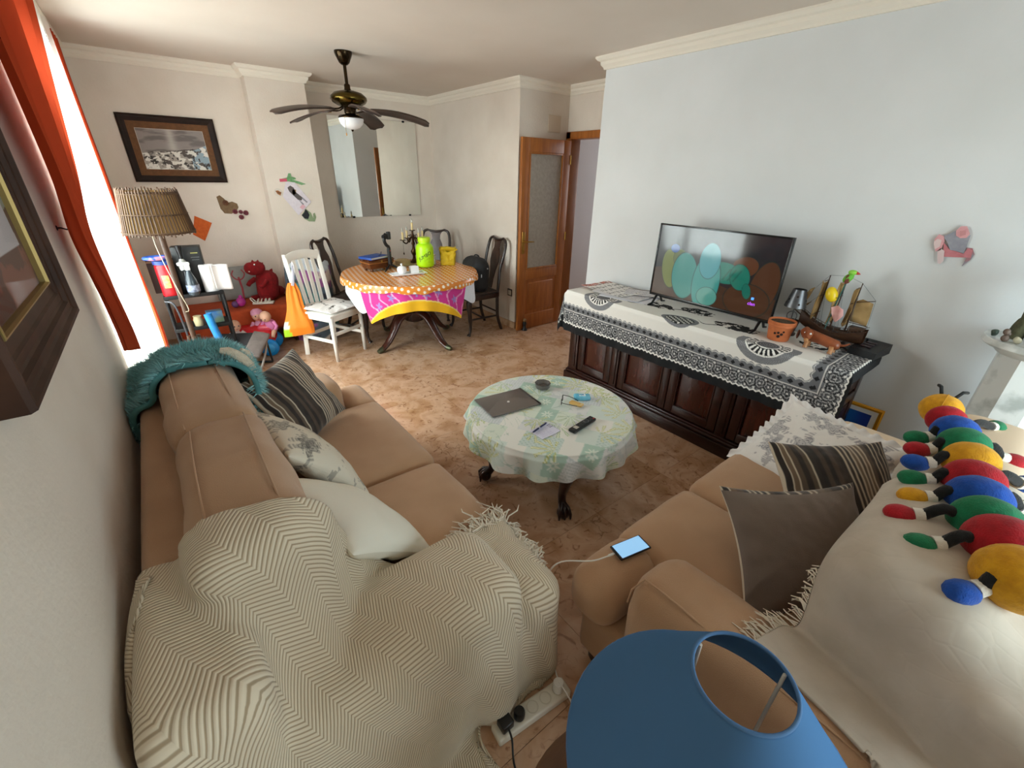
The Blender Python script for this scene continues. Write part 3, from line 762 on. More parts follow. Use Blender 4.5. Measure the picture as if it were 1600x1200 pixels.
Qt = push_out(smooth_grid(push_out(Qt, [SL], .014, .12, 3), 5), [SL], .006, .09, 1)
UVt = upsample(np.concatenate([R0[..., :2], np.zeros_like(R0[..., :1])], -1), 3)[..., :2]
throw = tag(obj('throw_blanket', grid_mesh('throw_blanket', Qt, uv=UVt), HERR), 'cream herringbone cotton throw with fringe over the near end of the long sofa', 'blanket')
solid(throw, .005, 1)
paths = []
for i in range(int(nx*.66), nx):
    for k in range(7):
        f = k/7; a = Q[i, 0]*(1-f)+Q[min(i+1, nx-1), 0]*f; d = Q[i, 0]-Q[i, 1]; d = d/(np.linalg.norm(d)+1e-6)
        L_ = RNG.uniform(.035, .075); j = RNG.normal(0, .016, (3, 3)); p = [a]
        for q in range(3): p.append(p[-1]+d*L_/3+j[q]*[1, 1, .4]+np.array([0, 0, -.006*q+.004]))
        paths.append([tuple(v) for v in p])
for j in range(0, int(ny*.45)):
    for k in range(3):
        f = k/3; a = Q[-1, j]*(1-f)+Q[-1, j+1]*f; d = Q[-1, j]-Q[-2, j]; d = d/(np.linalg.norm(d)+1e-6)
        L_ = RNG.uniform(.03, .06); jn = RNG.normal(0, .010, (3, 3)); p = [a]
        for q in range(3): p.append(p[-1]+d*L_/3+jn[q]+np.array([0, 0, -.004]))
        paths.append([tuple(v) for v in p])
stuff(obj('fringe', strands(paths, .0030), mat('fringe_cotton', '#e2d9c8', .95), throw))

# ------------------------------------------------------------------ teal fur blanket
nx, ny = 56, 34
S, Tt = np.meshgrid(np.linspace(0, 1, nx), np.linspace(0, 1, ny), indexing='ij')
P0 = np.stack([-.37+S*.72, 2.06+.05*np.sin(S*6)+Tt*.50, 1.02+.03*np.sin(Tt*13+S*2)+.02*np.sin(S*9)], -1)
R0 = np.stack([S*.78, Tt*.56, 0*S], -1)
Q = drape(P0, Sdf(SOFA_L[:-1]+[((-.45, 1.5, 1.2), (.22, 4, 2.4), .01, 0)]), steps=110, iters=6, g=.002, off=.020, fric=.9, rest=R0)
TEALN = Qt = push_out(upsample(smooth_grid(Q, 2), 2), [SL], .020)
TEAL = mat('teal_fur_base', '#4a8387', .95, '#5a999c', scale=14)
tb = tag(obj('fur_blanket', grid_mesh('fur_blanket', Qt), TEAL), 'shaggy teal fur blanket with cream underside over the long sofa back', 'blanket')
solid(tb, .022, 0)
def fur(name, G, parent, m, n=42000, ln=.042, w=.0024, lean=(0, 0, -.3)):
    a = G[:-1, :-1].reshape(-1, 3); b = G[1:, :-1].reshape(-1, 3); d = G[:-1, 1:].reshape(-1, 3); nrm = np.cross(b-a, d-a); ar = np.linalg.norm(nrm, axis=1); nrm /= ar[:, None]+1e-12
    i = RNG.choice(len(a), n, p=ar/ar.sum()); u, v = RNG.random((2, n)); nn = nrm[i]; nn *= np.sign(nn[:, 2:3]+.15*(RNG.random((n, 1))-.3)+1e-6)
    base = a[i]+(b[i]-a[i])*u[:, None]+(d[i]-a[i])*v[:, None]+nn*.009
    clump = np.stack([fbm(base[:, 0]*16+k*9, base[:, 1]*16+k, k)-.47 for k in range(3)], -1)*3.2
    dr = nn+clump+np.array(lean)+RNG.normal(0, .28, (n, 3)); dr /= np.linalg.norm(dr, axis=1)[:, None]
    sd = np.cross(dr, RNG.normal(0, 1, (n, 3))); sd /= np.linalg.norm(sd, axis=1)[:, None]+1e-9
    L_ = ln*RNG.uniform(.6, 1.2, (n, 1)); base[:, 0] = np.maximum(base[:, 0], -.288); Vv = np.stack([base-sd*w, base+sd*w, base+dr*L_+np.array([0, 0, -.004])], 1).reshape(-1, 3); Vv[:, 0] = np.maximum(Vv[:, 0], -.295)
    me = bpy.data.meshes.new(name); me.vertices.add(3*n); me.vertices.foreach_set('co', Vv.reshape(-1).astype(np.float32))
    me.loops.add(3*n); me.loops.foreach_set('vertex_index', np.arange(3*n, dtype=np.int32)); me.polygons.add(n); me.polygons.foreach_set('loop_start', np.arange(0, 3*n, 3, dtype=np.int32)); me.update(calc_edges=True)
    tint = np.repeat(RNG.uniform(.8, 1.15, (n, 1)), 3, 0); c = (rgb('#84babd')*tint); set_col(me, c)
    return stuff(obj(name, me, m, parent))
fur('fur', TEALN, tb, mat_attr('teal_fur', .8, sheen=.3))
# rolled cream sherpa edge
e1 = [tuple(p+np.array([0, 0, .044])) for p in TEALN[66:108:3, 4]]; e2 = [tuple(p+np.array([.01, .01*math.sin(k*1.3), 0.044+.010*math.sin(k)])) for k, p in enumerate(TEALN[74:109:3, 20])]
bm = BM(); add_tube(bm, e1, [.012]+[.022]*(len(e1)-2)+[.012], 8); add_tube(bm, e2, [.010]+[.020]*(len(e2)-2)+[.010], 8)
obj('sherpa_edge', bm, mat('cream_sherpa', '#d8cfbc', .98, '#c9bfab', scale=60, bump=(150, .6)), tb)

# ------------------------------------------------------------------ cushions
def stripes(U, V, side):
    t = (U*.5+.5)*23; k = np.floor(t).astype(int); f = t-np.floor(t)
    pal = np.array([rgb(h) for h in ('#2a211c', '#4a3b30', '#2a211c', '#6d5a47', '#332822', '#1f1815', '#57483a')]); c = pal[(k*3+k//4) % 7].copy()
    return paint(c, (f < .16), '#cfc3ae')
def flor(seed, tone='#e3dccd', ink='#6d6b70', dens=.55):
    rs = np.random.default_rng(seed); ctr = rs.uniform(-.85, .85, (9, 2)); rad = rs.uniform(.16, .30, 9)
    def f(U, V, side):
        c = np.ones(U.shape+(3,))*rgb(tone)
        for (a, b), r in zip(ctr, rad):
            d = np.hypot(U-a, V-b)/r; th = np.arctan2(V-b, U-a); pet = .75+.25*np.cos(5*th+a*9)
            c = paint(c, (d < pet)*.28, ink); ring = np.abs(((d/pet)*3.1+.16*np.sin(th*3+b*8)) % 1-.5) < .10
            c = paint(c, (d < pet)*ring*.75, ink)
            lf = (d > pet)*(d < pet+.55)*(np.cos(4*th+b*12) > .62); c = paint(c, lf*.45*(.5+.5*np.sin(d*26)), ink)
        return paint(c, (fbm(U*7+seed, V*7, seed) > .66)*.35, ink)
    return f
PRINT = mat_attr('printed_cotton', .85, bump=(300, .15)); VELV = mat_attr('striped_velvet', .75, bump=(400, .2), sheen=.3)
def cushion(label, w, h, t, xd, yd, loc, fn, m, seed, pinch=.09, n=44, group=None):
    o = obj('cushion', pillow_mesh('cushion', w, h, t, pinch, n, fn, seed=seed), m); basis(o, xd, yd, loc); return tag(o, label, 'cushion', group)
def zipper(o, w, y): obj('piping', tube_bm([(-w/2, y, 0), (0, y+.004, .002), (w/2, y, 0)], .004, 6), mat('dark_piping', '#2a211c', .8), o)
cushion('brown and cream striped cushion against the far arm of the long sofa', .43, .42, .15, (.70, .70, .02), (-.22, .13, .36), (.325, 2.125, .675), lambda U, V, s: stripes(V if False else U, V, s), VELV, 1, n=90)
cushion('cream cushion with grey sprig print half hidden on the long sofa', .44, .42, .15, (.16, -1, -.02), (-.26, -.02, .32), (.245, 1.655, .655), flor(5, '#d8d0bf', '#55524f'), PRINT, 2, n=180)
cushion('plain white cushion tucked between the throw and the sprig cushion', .46, .44, .17, (.30, -1, -.10), (-.30, -.06, .29), (.275, 1.20, .625), lambda U, V, s: np.ones(U.shape+(3,))*rgb('#e6e2d4'), mat_attr('plain_cotton', .85, bump=(300, .12)), 3)
fl = cushion('white rose print cushion with ruffled border on the short sofa', .52, .41, .14, (-.25, -.97, .02), (.32, -.05, .23), (2.095, .41, .580), flor(12, '#e9e6e2', '#62626c'), PRINT, 4, n=190)
# ruffle of the rose cushion
th = np.linspace(0, 2*PI, 241)[:-1]; ca, sa = np.cos(th), np.sin(th); k = 1/np.maximum(abs(ca), abs(sa)); bx, by = ca*k*.252*(1-.06*(1-np.minimum(1, abs(sa*k))**2)), sa*k*.196*(1-.06*(1-np.minimum(1, abs(ca*k))**2))
rows = []
for q in range(4):
    e = 1+q*.055; rows.append(np.stack([bx*e, by*e*1.02, .007*q/1.5*np.sin(th*38)+0*th], -1))
obj('ruffle', grid_mesh('ruffle', np.stack(rows, 1), closed_u=True), mat('ruffle_cotton', '#e7e5e4', .9), fl)
cushion('striped brown cushion propped behind the grey one on the short sofa', .47, .44, .15, (.80, -.58, .0), (.26, .28, .33), (1.80, .225, .615), stripes, VELV, 5, n=90)
GR = lambda U, V, s: stripes(U, V, s) if s < 0 else np.where((np.abs(V) > .93)[..., None], stripes(U, V, s), np.ones(U.shape+(3,))*rgb('#76695f'))
gc = cushion('grey backed cushion with dark piping at the near end of the short sofa', .50, .42, .17, (.84, -.54, -.02), (.24, .24, .33), (1.42, .215, .600), GR, VELV, 6, n=80, pinch=.12)

# ------------------------------------------------------------------ quilt, sheet and toy caterpillar on the short sofa
nx, ny = 60, 64
S, Tt = np.meshgrid(np.linspace(0, 1, nx), np.linspace(0, 1, ny), indexing='ij')
P0 = np.stack([.86+S*.92+.10*(1-Tt)*S-.06*Tt, .135-Tt*.95+.02*np.sin(S*8), 1.0+.02*np.sin(S*11+Tt*5)+.015*np.sin(Tt*13)], -1)
R0 = np.stack([S*1.0, Tt*1.0, 0*S], -1)
Q = drape(P0, Sdf(SOFA_R), steps=280, iters=7, g=.0024, off=.012, fric=.8, rest=R0)
Qt = push_out(upsample(smooth_grid(Q, 2), 3), [SR], .008)
def quilt_mat():
    m = mat('quilted_white_cotton', '#c6bbac', .92, '#bbb0a0', scale=12, sheen=.15); n = m.node_tree; b = n.nodes['Principled BSDF']; L = n.links.new
    uv = n.nodes.new('ShaderNodeUVMap'); vo = n.nodes.new('ShaderNodeTexVoronoi'); vo.feature = 'DISTANCE_TO_EDGE'; vo.inputs['Scale'].default_value = 34; L(uv.outputs[0], vo.inputs['Vector'])
    r = n.nodes.new('ShaderNodeMath'); r.operation = 'MINIMUM'; L(vo.outputs[0], r.inputs[0]); r.inputs[1].default_value = .10
    bp = n.nodes.new('ShaderNodeBump'); bp.inputs['Strength'].default_value = .22; bp.inputs['Distance'].default_value = .012; L(r.outputs[0], bp.inputs['Height']); L(bp.outputs[0], b.inputs['Normal']); return m
UVq = upsample(np.concatenate([R0[..., :2], np.zeros_like(R0[..., :1])], -1), 3)[..., :2]
qu = tag(obj('quilt', grid_mesh('quilt', Qt, uv=UVq), quilt_mat()), 'off white quilted cover thrown over the near back corner of the short sofa', 'blanket'); solid(qu, .007, 1)
paths = []
for i in range(0, 20):
    for k in range(3):
        a = Q[i, 0]*(1-k/3)+Q[i+1, 0]*k/3; d = Q[i, 0]-Q[i, 1]; d = d/(np.linalg.norm(d)+1e-6); j = RNG.normal(0, .006, (2, 3)); paths.append([tuple(a), tuple(a+d*.03+j[0]), tuple(a+d*.055+j[1]-[0, 0, .012])])
stuff(obj('fringe', strands(paths, .0024), MATS['fringe_cotton'], qu))
SHM = mat('cream_sheet', '#e0c9ad', .9, bump=(200, .1))
def sheet_over(label, x0, x1, y0, y1, z, n=(34, 40), off=.007):
    S, Tt = np.meshgrid(np.linspace(0, 1, n[0]), np.linspace(0, 1, n[1]), indexing='ij')
    P0 = np.stack([x0+S*(x1-x0), y0+(y1-y0)*Tt, z+.02*np.sin(S*9+Tt*7)], -1); R0 = np.stack([S*(x1-x0)*1.05, Tt*abs(y1-y0)*1.05, 0*S], -1)
    Q = drape(P0, Sdf(SOFA_R), steps=140, iters=6, g=.002, off=off, fric=.9, rest=R0)
    o = tag(obj('sofa_sheet', grid_mesh('sofa_sheet', push_out(upsample(smooth_grid(Q, 1), 2), [SR], off-.001)), SHM), label, 'sheet'); solid(o, .003, 1)
sheet_over('cream sheet covering the far armrest of the short sofa', 2.27, 2.68, .60, -.42, .76)
sheet_over('cream sheet over the far half of the short sofa back', 1.74, 2.40, .11, -.75, 1.02)

PL = {k: mat('plush_'+k, h, .95, h2, scale=50, bump=(260, .35), sheen=.12) for k, h, h2 in (('red', '#b3101f', '#9a0c19'), ('blue', '#0f4fae', '#0c4396'), ('green', '#0c7a4e', '#0a6a43'), ('yellow', '#e0a416', '#cc900f'), ('black', '#161616', '#0e0e0e'), ('white', '#e8e4da', '#ddd8cc'))}
cat = thing('toy_caterpillar', 'long plush caterpillar toy with rainbow body segments on the short sofa', 'toy', (1.6, -.02, .89))
segs = [((2.109, 0.109, .952), 0.058, 'yellow'), ((2.024, 0.081, .952), 0.052, 'red'), ((1.934, 0.043, .952), 0.059, 'blue'), ((1.846, 0.009, .952), 0.061, 'green'), ((1.745, -0.022, .952), 0.062, 'yellow'), ((1.625, -0.044, .952), 0.063, 'red'), ((1.531, -0.067, .952), 0.064, 'blue'), ((1.431, -0.094, .952), 0.066, 'green'), ((1.357, -0.134, .952), 0.071, 'red'), ((1.249, -0.168, .952), 0.071, 'yellow')]
def plush_bm(r, l, seed):
    bm = ball_bm((0, 0, 0), 1, 28, 18)
    for v in bm.verts:
        p = v.co; e = 1+.03*noise.noise(p*2.5+Vector((seed*4., 0, 0))); v.co = Vector((math.copysign(abs(p.x)**1.0, p.x)*l, p.y*r*e*(1+.08*(1-p.x*p.x)), p.z*r*e))
    return bm
for i, (c, r, k) in enumerate(segs):
    a = Vector(segs[max(i-1, 0)][0]); b = Vector(segs[min(i+1, len(segs)-1)][0]); d = b-a; ang = math.atan2(d.y, d.x)
    ln = r*.98 if i == 0 else (.070 if i in (8, 9) else .056); ln = .034 if k == 'red' and i == 1 else ln
    pa('head' if i == 0 else 'body_segment', plush_bm(r, ln, i), PL[k], cat, c, (0, 0, ang))
hp = Vector(segs[0][0])
pa('head_seam', tube_bm([hp+Vector((-.0590*math.cos(t), 0.001, .0605*math.sin(t))) for t in np.linspace(.3, 2.6, 12)], .0016, 5), mat('seam_thread', '#b57f10', .9), cat)
for s in (-1, 1): pa('antenna', tube_bm([hp+Vector((.015, .02*s, .054)), hp+Vector((.035, .03*s, .072)), hp+Vector((.06, .04*s, .068))], .006, 6), PL['black'], cat)
legs = [(2, (1.865, .118), 'green'), (3, (1.778, .098), 'red'), (4, (1.68, .082), 'blue'), (5, (1.57, .064), 'green'), (6, (1.466, .042), 'yellow'), (7, (1.350, .044), 'red'), (8, (1.258, -.014), 'green'), (9, (1.158, -.104), 'blue'),
        (2, (2.195, -.036), 'green'), (3, (1.945, -.105), 'red'), (5, (1.812, -.146), 'blue'), (6, (1.66, -.165), 'green'), (7, (1.54, -.200), 'yellow'), (8, (1.45, -.255), 'red'), (9, (1.34, -.285), 'blue')]
for i, (tx, ty), cc in legs:
    c = Vector(segs[i][0]); r = segs[i][1]; e = Vector((tx, ty, .917)); h = (e-c); h.z = 0; l = h.normalized()
    a = c+l*r*.8; d = e-l*.042+Vector((0, 0, .012)); b = (a+d)/2+Vector((0, 0, .022))
    lg = pa('leg', tube_bm(spline([tuple(a), tuple(b), tuple(d)], 3), [.0135]*7, 10), PL['black'], cat); q = (e-d).normalized()
    obj('cuff', tube_bm([d-q*.003, d+q*.018], [.0170, .019], 12), PL['white'], lg)
    ang = math.atan2(l.y, l.x); obj('shoe', ball_bm((0, 0, 0), (.038, .028, .025), 14, 10, Matrix.Translation(e) @ Matrix.Rotation(ang, 4, 'Z')), PL[cc], lg)
# phone and its cable
ph = thing('phone', 'black smartphone with lit blue screen charging on the short sofa seat', 'phone', (1.055, .617, .492), math.radians(-12))
obj('body', box_bm((0, 0, 0), (.136, .068, .008), .0035, seg=3), BLACK, ph)
obj('screen', box_bm((.0, 0, .0044), (.121, .060, .0008), 0), mat('phone_screen', '#7fb2dd', .2, emit=('#8fc0e8', .75)), ph)
ch = [(.986, .634, .492), (.95, .642, .492), (.90, .665, .485), (.83, .74, .46), (.795, .765, .40), (.79, .75, .33), (.80, .735, .24), (.775, .70, .12), (.76, .66, .03), (.74, .60, .006), (.735, .52, .006), (.72, .50, .012), (.712, .55, .07), (.7094, .5885, .082)]
cb = obj('charging_cable', tube_bm(spline(ch), .0028, 6), mat('white_cable', '#e4e2dc', .5)); tag(cb, 'white charging cable running from the phone down the sofa front', 'cable')
obj('plug', tube_bm([(.962, .640, .492), (.982, .635, .492)], .0045, 8), MATS['white_cable'], cb)
# power strip
ps = thing('power_strip', 'white multi socket power strip on the floor beside the long sofa', 'power strip', (.60, .60, 0), math.radians(-6))
obj('body', box_bm((0, 0, .02), (.30, .062, .038), .008, seg=3), mat('ivory_plastic', '#ddd6c6', .45), ps)
for k in range(5):
    x = -.11+k*.055
    so = obj('socket', lathe_bm([(.0, .034), (.016, .034), (.0185, .0405), (.0215, .0405), (.0215, .036)], (x, 0, 0), 18), mat('socket_ivory', '#cbc3b1', .5), ps)
    obj('contact_hole', join_bm((lathe_bm([(.0025, .0345), (0, .0348)], (x-.006, .004, 0), 8), None), (lathe_bm([(.0025, .0345), (0, .0348)], (x+.006, -.004, 0), 8), None)), BLACK, so)
pk = tag(obj('plug_adapter', lathe_bm([(.019, .038), (.020, .066), (.016, .074), (0, .074)], n=16), BLACK), 'black round mains plug sitting in the power strip', 'plug'); pk.location = (.5453, .6057, 0)
pc = tag(obj('plug_adapter', join_bm((box_bm((0, 0, .058), (.045, .042, .036), .005), None)), BLACK), 'square black mains plug at the sofa end of the strip', 'plug'); pc.location = (.4906, .6115, 0)
pw = tag(obj('usb_charger', lathe_bm([(.019, .038), (.0195, .075), (.017, .082), (0, .082)], n=18), MATS['white_cable']), 'white round charger plug at the far end of the power strip', 'charger'); pw.location = (.7094, .5885, 0)
_c = obj('cord', tube_bm(spline([(.4906, .6115, .062), (.482, .565, .05), (.45, .50, .008), (.40, .30, .006), (.34, .05, .006), (.30, -.3, .006)]), .0035, 6), BLACK, pc); _c.location = (-.4906, -.6115, 0)
# ================================================================== TV CABINET AND WHAT STANDS ON IT
CY0, CY1, CX0, CX1, CH = .54, 2.50, 2.64, 3.06, .825
cab = thing('tv_cabinet', 'dark mahogany sideboard with panelled doors under the television', 'cabinet', (2.87, 1.52, 0))
bm = BM(); add_box(bm, (2.84, 1.52, .045), (.46, 2.03, .09), .004); add_box(bm, (2.842, 1.52, .102), (.445, 2.01, .026), .008); add_box(bm, (2.845, 1.52, .122), (.43, 1.985, .018), .005)
pa('plinth', bm, DARKW, cab)
bm = BM(); add_box(bm, ((CX0+.02+CX1)/2, 1.52, .46), (CX1-CX0-.02, CY1-CY0-.02, .66), .003); pa('body', bm, DARKW, cab)
bm = BM(); add_box(bm, (2.84, 1.52, CH-.0125), (.48, 2.05, .025), .008); add_box(bm, (2.846, 1.52, CH-.034), (.46, 2.01, .018), .006); pa('top', bm, DARKW, cab)
for y0, y1 in ((2.405, 2.50), (1.955, 2.03), (1.02, 1.095), (.54, .635)):
    bm = BM(); add_box(bm, (CX0+.005, (y0+y1)/2, .46), (.03, y1-y0, .66), .006); add_box(bm, (CX0-.012, (y0+y1)/2, .46), (.012, (y1-y0)*.55, .60), .005); pa('pilaster', bm, DARKW, cab)
for k, (y0, y1) in enumerate(((2.035, 2.40), (1.50, 1.95), (1.10, 1.496), (.64, 1.015))):
    yc, w = (y0+y1)/2, y1-y0
    bm = BM()
    for yy in (y0+.03, y1-.03): add_box(bm, (CX0+.008, yy, .46), (.022, .06, .64), .004)
    for z in (.17, .75): add_box(bm, (CX0+.008, yc, z), (.022, w-.12, .06), .004)
    d = pa('door', bm, DARKW, cab)
    M0 = Matrix.Translation((-cab.location.x, -cab.location.y, 0))
    obj('panel', box_bm((CX0+.016, yc, .46), (.012, w-.11, .54), .003), wood('mahogany_panel', '#4a2016', '#2a0f0a', .26, (10, 10, 2), coat=.3), d)
    bm = BM()
    for yy in (y0+.066, y1-.066): add_box(bm, (CX0+.004, yy, .46), (.016, .012, .532), .004)
    for z in (.20, .72): add_box(bm, (CX0+.004, yc, z), (.016, w-.12, .012), .004)
    obj('moulding', bm, DARKW, d)
    obj('knob', lathe_bm([(.004, 0), (.006, .010), (.011, .018), (.008, .026), (0, .027)], M=xf((CX0-.003, y0+.035 if k % 2 == 0 else y1-.035, .50), (0, -PI/2, 0)), n=12), BRASS, d)
for y, s in ((CY0, -1), (CY1, 1)):     # end panels
    bm = BM()
    for x in (CX0+.03, CX1-.03): add_box(bm, (x, y+s*.006, .46), (.06, .018, .66), .004)
    for z in (.16, .56, .76): add_box(bm, ((CX0+CX1)/2, y+s*.006, z), (.35, .018, .06), .004)
    for z, h in ((.36, .30), (.66, .11)): add_box(bm, ((CX0+CX1)/2, y+s*.002, z), (.30, .016, h), .005)
    pa('end_panel', bm, DARKW, cab)

# patterned cloth over the cabinet
def cloth_col(a, b, A0, A1, B0, B1):
    d = np.minimum(np.minimum(a-A0, A1-a), b-B0)
    d = d/1.10
    along = np.where(b-B0 <= np.minimum(a-A0, A1-a), a, b)
    c = np.ones(a.shape+(3,))*rgb('#e9e6e0')
    band = (d < .205+.012*np.abs(np.sin(along*PI/.045)))
    c = paint(c, band*1., '#6e6f73')
    # upper lace row
    row = (d > .160)*band; c = paint(c, row*(np.abs((along/.055) % 1-.5)*.055+np.abs(d-.182)*1.2 < .016), '#1d1d20')
    c = paint(c, row*(np.abs(d-.200-.010*np.abs(np.sin(along*PI/.045))) < .003), '#c9c8c6'); c = paint(c, (np.abs(d-.160) < .003), '#d5d3cf')
    # rosettes
    for ph, dc, R in ((0, .112, .046), (.5, .108, .040), (.25, .078, .016), (.75, .078, .016), (.25, .142, .014), (.75, .142, .014)):
        u = ((along/.105+ph) % 1-.5)*.105; v = d-dc; r = np.hypot(u, v); th = np.arctan2(v, u); m = (r < R)*(d < .158)*(d > .062); w_ = np.sin(r*2*PI/.017+np.sin(th*5)*.9)
        c = paint(c, m*(w_ > .84)*.8, '#c9c8c5'); c = paint(c, m*(w_ < -.72), '#1a1a1d'); c = paint(c, m*(r < .005), '#e6e4e0')
    c = paint(c, (d < .158)*(d > .062)*(fbm(along*60, d*60, 3) > .66)*.8, '#1a1a1c'); c = paint(c, (d < .158)*(d > .062)*(fbm(along*70+5, d*70, 8) > .70)*.7, '#d0cfcc')
    sc = .052+.010*np.abs((along/.034) % 1-.5)*2
    c = paint(c, (d < sc+.010)*1., '#f1efea'); c = paint(c, (d < sc)*1., '#131417')
    inner = ~band
    # fan shaped medallions along the front
    for ac, R, kind in ((2.20, .165, 0), (1.52, .11, 1), (.93, .175, 0)):
        u, v = a-ac, b-.055
        if kind == 0:
            r = np.hypot(u, v*1.15); m = (v < .055-.35*u*u)*(r < R)*inner
            c = paint(c, m*1., '#77787c'); c = paint(c, m*(r < R*.70)*(r > R*.40), '#1b1b1e'); th = np.arctan2(v, u)
            c = paint(c, m*(r < R*.66)*(r > R*.44)*(np.cos(th*22) > .15), '#efede8'); c = paint(c, m*(np.abs(r-R*.70) < .005), '#efede8'); c = paint(c, m*(np.abs(r-R*.38) < .005), '#e5e3de')
            c = paint(c, m*(r < R*.34)*(np.sin(r*420+np.sin(th*6)) > .3), '#2a2a2d'); c = paint(c, m*(r > R*.76)*(np.sin(th*60)*np.sin(r*500) > .45)*.7, '#aeaeb0')
        else:
            e = np.hypot(u/.135, (v+.0)/(.085*(1-.25*u/.135))); m = (e < 1)*inner; c = paint(c, m*1., '#77787c'); c = paint(c, m*(e < .78), '#1c1c1f'); c = paint(c, m*(e < .74)*(np.sin(u*150)*np.sin(v*170+u*40) > .12), '#d9d7d2')
    # ink animals with curling tails
    for ac, bc, s in ((1.83, .24, 1), (1.20, .22, 1), (.72, .28, -1), (1.55, .34, 1)):
        u, v = (a-ac)*s, b-bc; n = fbm(a*22, b*26, 7)
        m = ((u/.17)**2+(v/.085)**2 < .55+.9*(n-.4)); c = paint(c, m*(fbm(a*45, b*45, 2) > .36)*inner, '#1c1b1c')
        tl = np.abs(v+.075+.028*np.sin((u-.13)*34))*1.0 < .010*(1-np.clip((u-.1)/.16, 0, 1)); c = paint(c, tl*(u > .08)*(u < .25)*inner, '#1c1b1c')
    return c
A0, A1, B0, B1 = .425, 2.83, -.340, .47
na, nb = 720, 250
Ag, Bg = np.meshgrid(np.linspace(A0, A1, na), np.linspace(B0, B1, nb), indexing='ij')
zt = CH+.004; ye0, ye1, xf_ = CY0-.050, CY1+.050, 2.592
def cloth_pos(a, b):
    db = np.maximum(0, -b); dl = np.maximum(0, a-ye1); dr = np.maximum(0, ye0-a); da = dl+dr
    x = xf_+np.maximum(b, 0); y = np.clip(a, ye0, ye1); z = np.full_like(a, zt)
    rip = .006*np.sin(a*23)+.004*np.sin(a*51+1)
    both = np.minimum(db, da)
    dn = np.where((db > 0) & (da > 0), np.sqrt(db**2+da**2-.55*db*da), db+da)
    z = zt-dn-.012*ss(db, .2, .37)*(a-1.5)*.9*(da == 0)
    x = x-.012*ss(db, 0, .03)+(rip*ss(db, .05, .3))-.012*ss(da, 0, .03)*(db > 0)*0 - both*.13
    sgn = np.where(dl > 0, 1., -1.)
    y = y+np.where(da > 0, sgn*(.010*ss(da, 0, .03)+.006*np.sin(b*21)*ss(da, .03, .2)+both*.13), 0)
    z = z+.0015*np.sin(a*9)*np.sin(b*17)*(db == 0)*(da == 0)+.0006
    return np.stack([x, y, z], -1)
tc = tag(obj('cabinet_cloth', grid_mesh('cabinet_cloth', cloth_pos(Ag, Bg), col=cloth_col(Ag, Bg, A0, A1, B0, B1)), mat_attr('printed_sarong', .85, bump=(350, .12))), 'black, grey and white lace print cloth draped over the tv cabinet', 'tablecloth')
ZC = zt+.003

# television
tv = thing('television', 'flat black television showing a cartoon on the cloth covered cabinet', 'television', (2.86, 1.475, ZC))
TW, TH, TZ = .895, .512, .062
obj('back_shell', box_bm((.022, 0, TZ+TH/2), (.030, TW-.02, TH-.02), .008), BLACK, tv)
bm = BM()
for y in (-TW/2+.005, TW/2-.005): add_box(bm, (-.002, y, TZ+TH/2), (.022, .010, TH), .002)
for z, h in ((TZ+.009, .018), (TZ+TH-.005, .010)): add_box(bm, (-.002, 0, z), (.022, TW-.02, h), .002)
obj('bezel', bm, mat('tv_bezel', '#0b0b0d', .25), tv)
nu, nv = 300, 170
U, V = np.meshgrid(np.linspace(0, 1, nu), np.linspace(0, 1, nv), indexing='ij')
def blob(c, cx, cy, rx, ry, h, ang=0, line=True, outline='#0d2a28'):
    du, dv = (U-cx)*1.78, V-cy; x = du*math.cos(ang)+dv*math.sin(ang); y = -du*math.sin(ang)+dv*math.cos(ang); e = (x/rx)**2+(y/ry)**2
    c = paint(c, ss(e, 1.03, .97), h)
    return paint(c, np.exp(-((e-1)/.045)**2)*.8, outline) if line else c
c = np.ones(U.shape+(3,))*rgb('#241d22'); c = paint(c, ss(fbm(U*3, V*3, 4), .4, .7)*.5, '#3c2a30')
c = paint(c, (V < .34+.10*np.sin(U*5+.5))*1., '#4c2f1c'); c = blob(c, .90, .38, .17, .34, '#5b351c', -.12); c = blob(c, .74, .60, .17, .13, '#6a3c1e', .25); c = blob(c, .80, .18, .30, .22, '#523018', 0)
c = blob(c, .14, .40, .13, .28, '#7f8a3a', .2); c = blob(c, .22, .57, .11, .13, '#66763a', .3); c = blob(c, .16, .70, .07, .06, '#2f62b5')
c = blob(c, .28, .34, .20, .33, '#2f9c92', .1); c = blob(c, .60, .48, .24, .14, '#138a76', -.08); c = blob(c, .72, .46, .13, .17, '#12846f', .3); c = blob(c, .79, .30, .055, .10, '#117a67', .3)
c = blob(c, .47, .30, .20, .40, '#3fa9a0', 0); c = blob(c, .47, .60, .15, .24, '#4db0b8', .02, outline='#18504f'); c = blob(c, .50, .12, .15, .13, '#5fb3a4', 0)
for k in range(3): c = paint(c, np.exp(-(((U-.62-.04*k)-(V-.47)*.3)/.006)**2)*(np.abs(V-.47) < .08)*.7, '#0b5a4c')
obj('screen', grid_mesh('screen', np.stack([np.full_like(U, -.007), TW/2-.010-U*(TW-.02), TZ+.018+V*(TH-.028)], -1)[::-1], col=c[::-1]), mat_attr('tv_picture', .07, emit=.48, spec=.5, dim=.012), tv)
MT = plane_M((-.0085, -.305, TZ+.095), (0, -1, 0), (0, 0, 1))
text_mesh('channel_logo', 'clan', .030, mat('logo_violet', '#b04ae0', .5, emit=('#b54df0', 1.2)), tv, .0003, MT)
obj('channel_logo', box_bm((-.0085, -.305, TZ+.128), (.0008, .016, .016), .002), mat('logo_blue', '#4d8fe0', .5, emit=('#4d8fe0', 1.0)), tv)
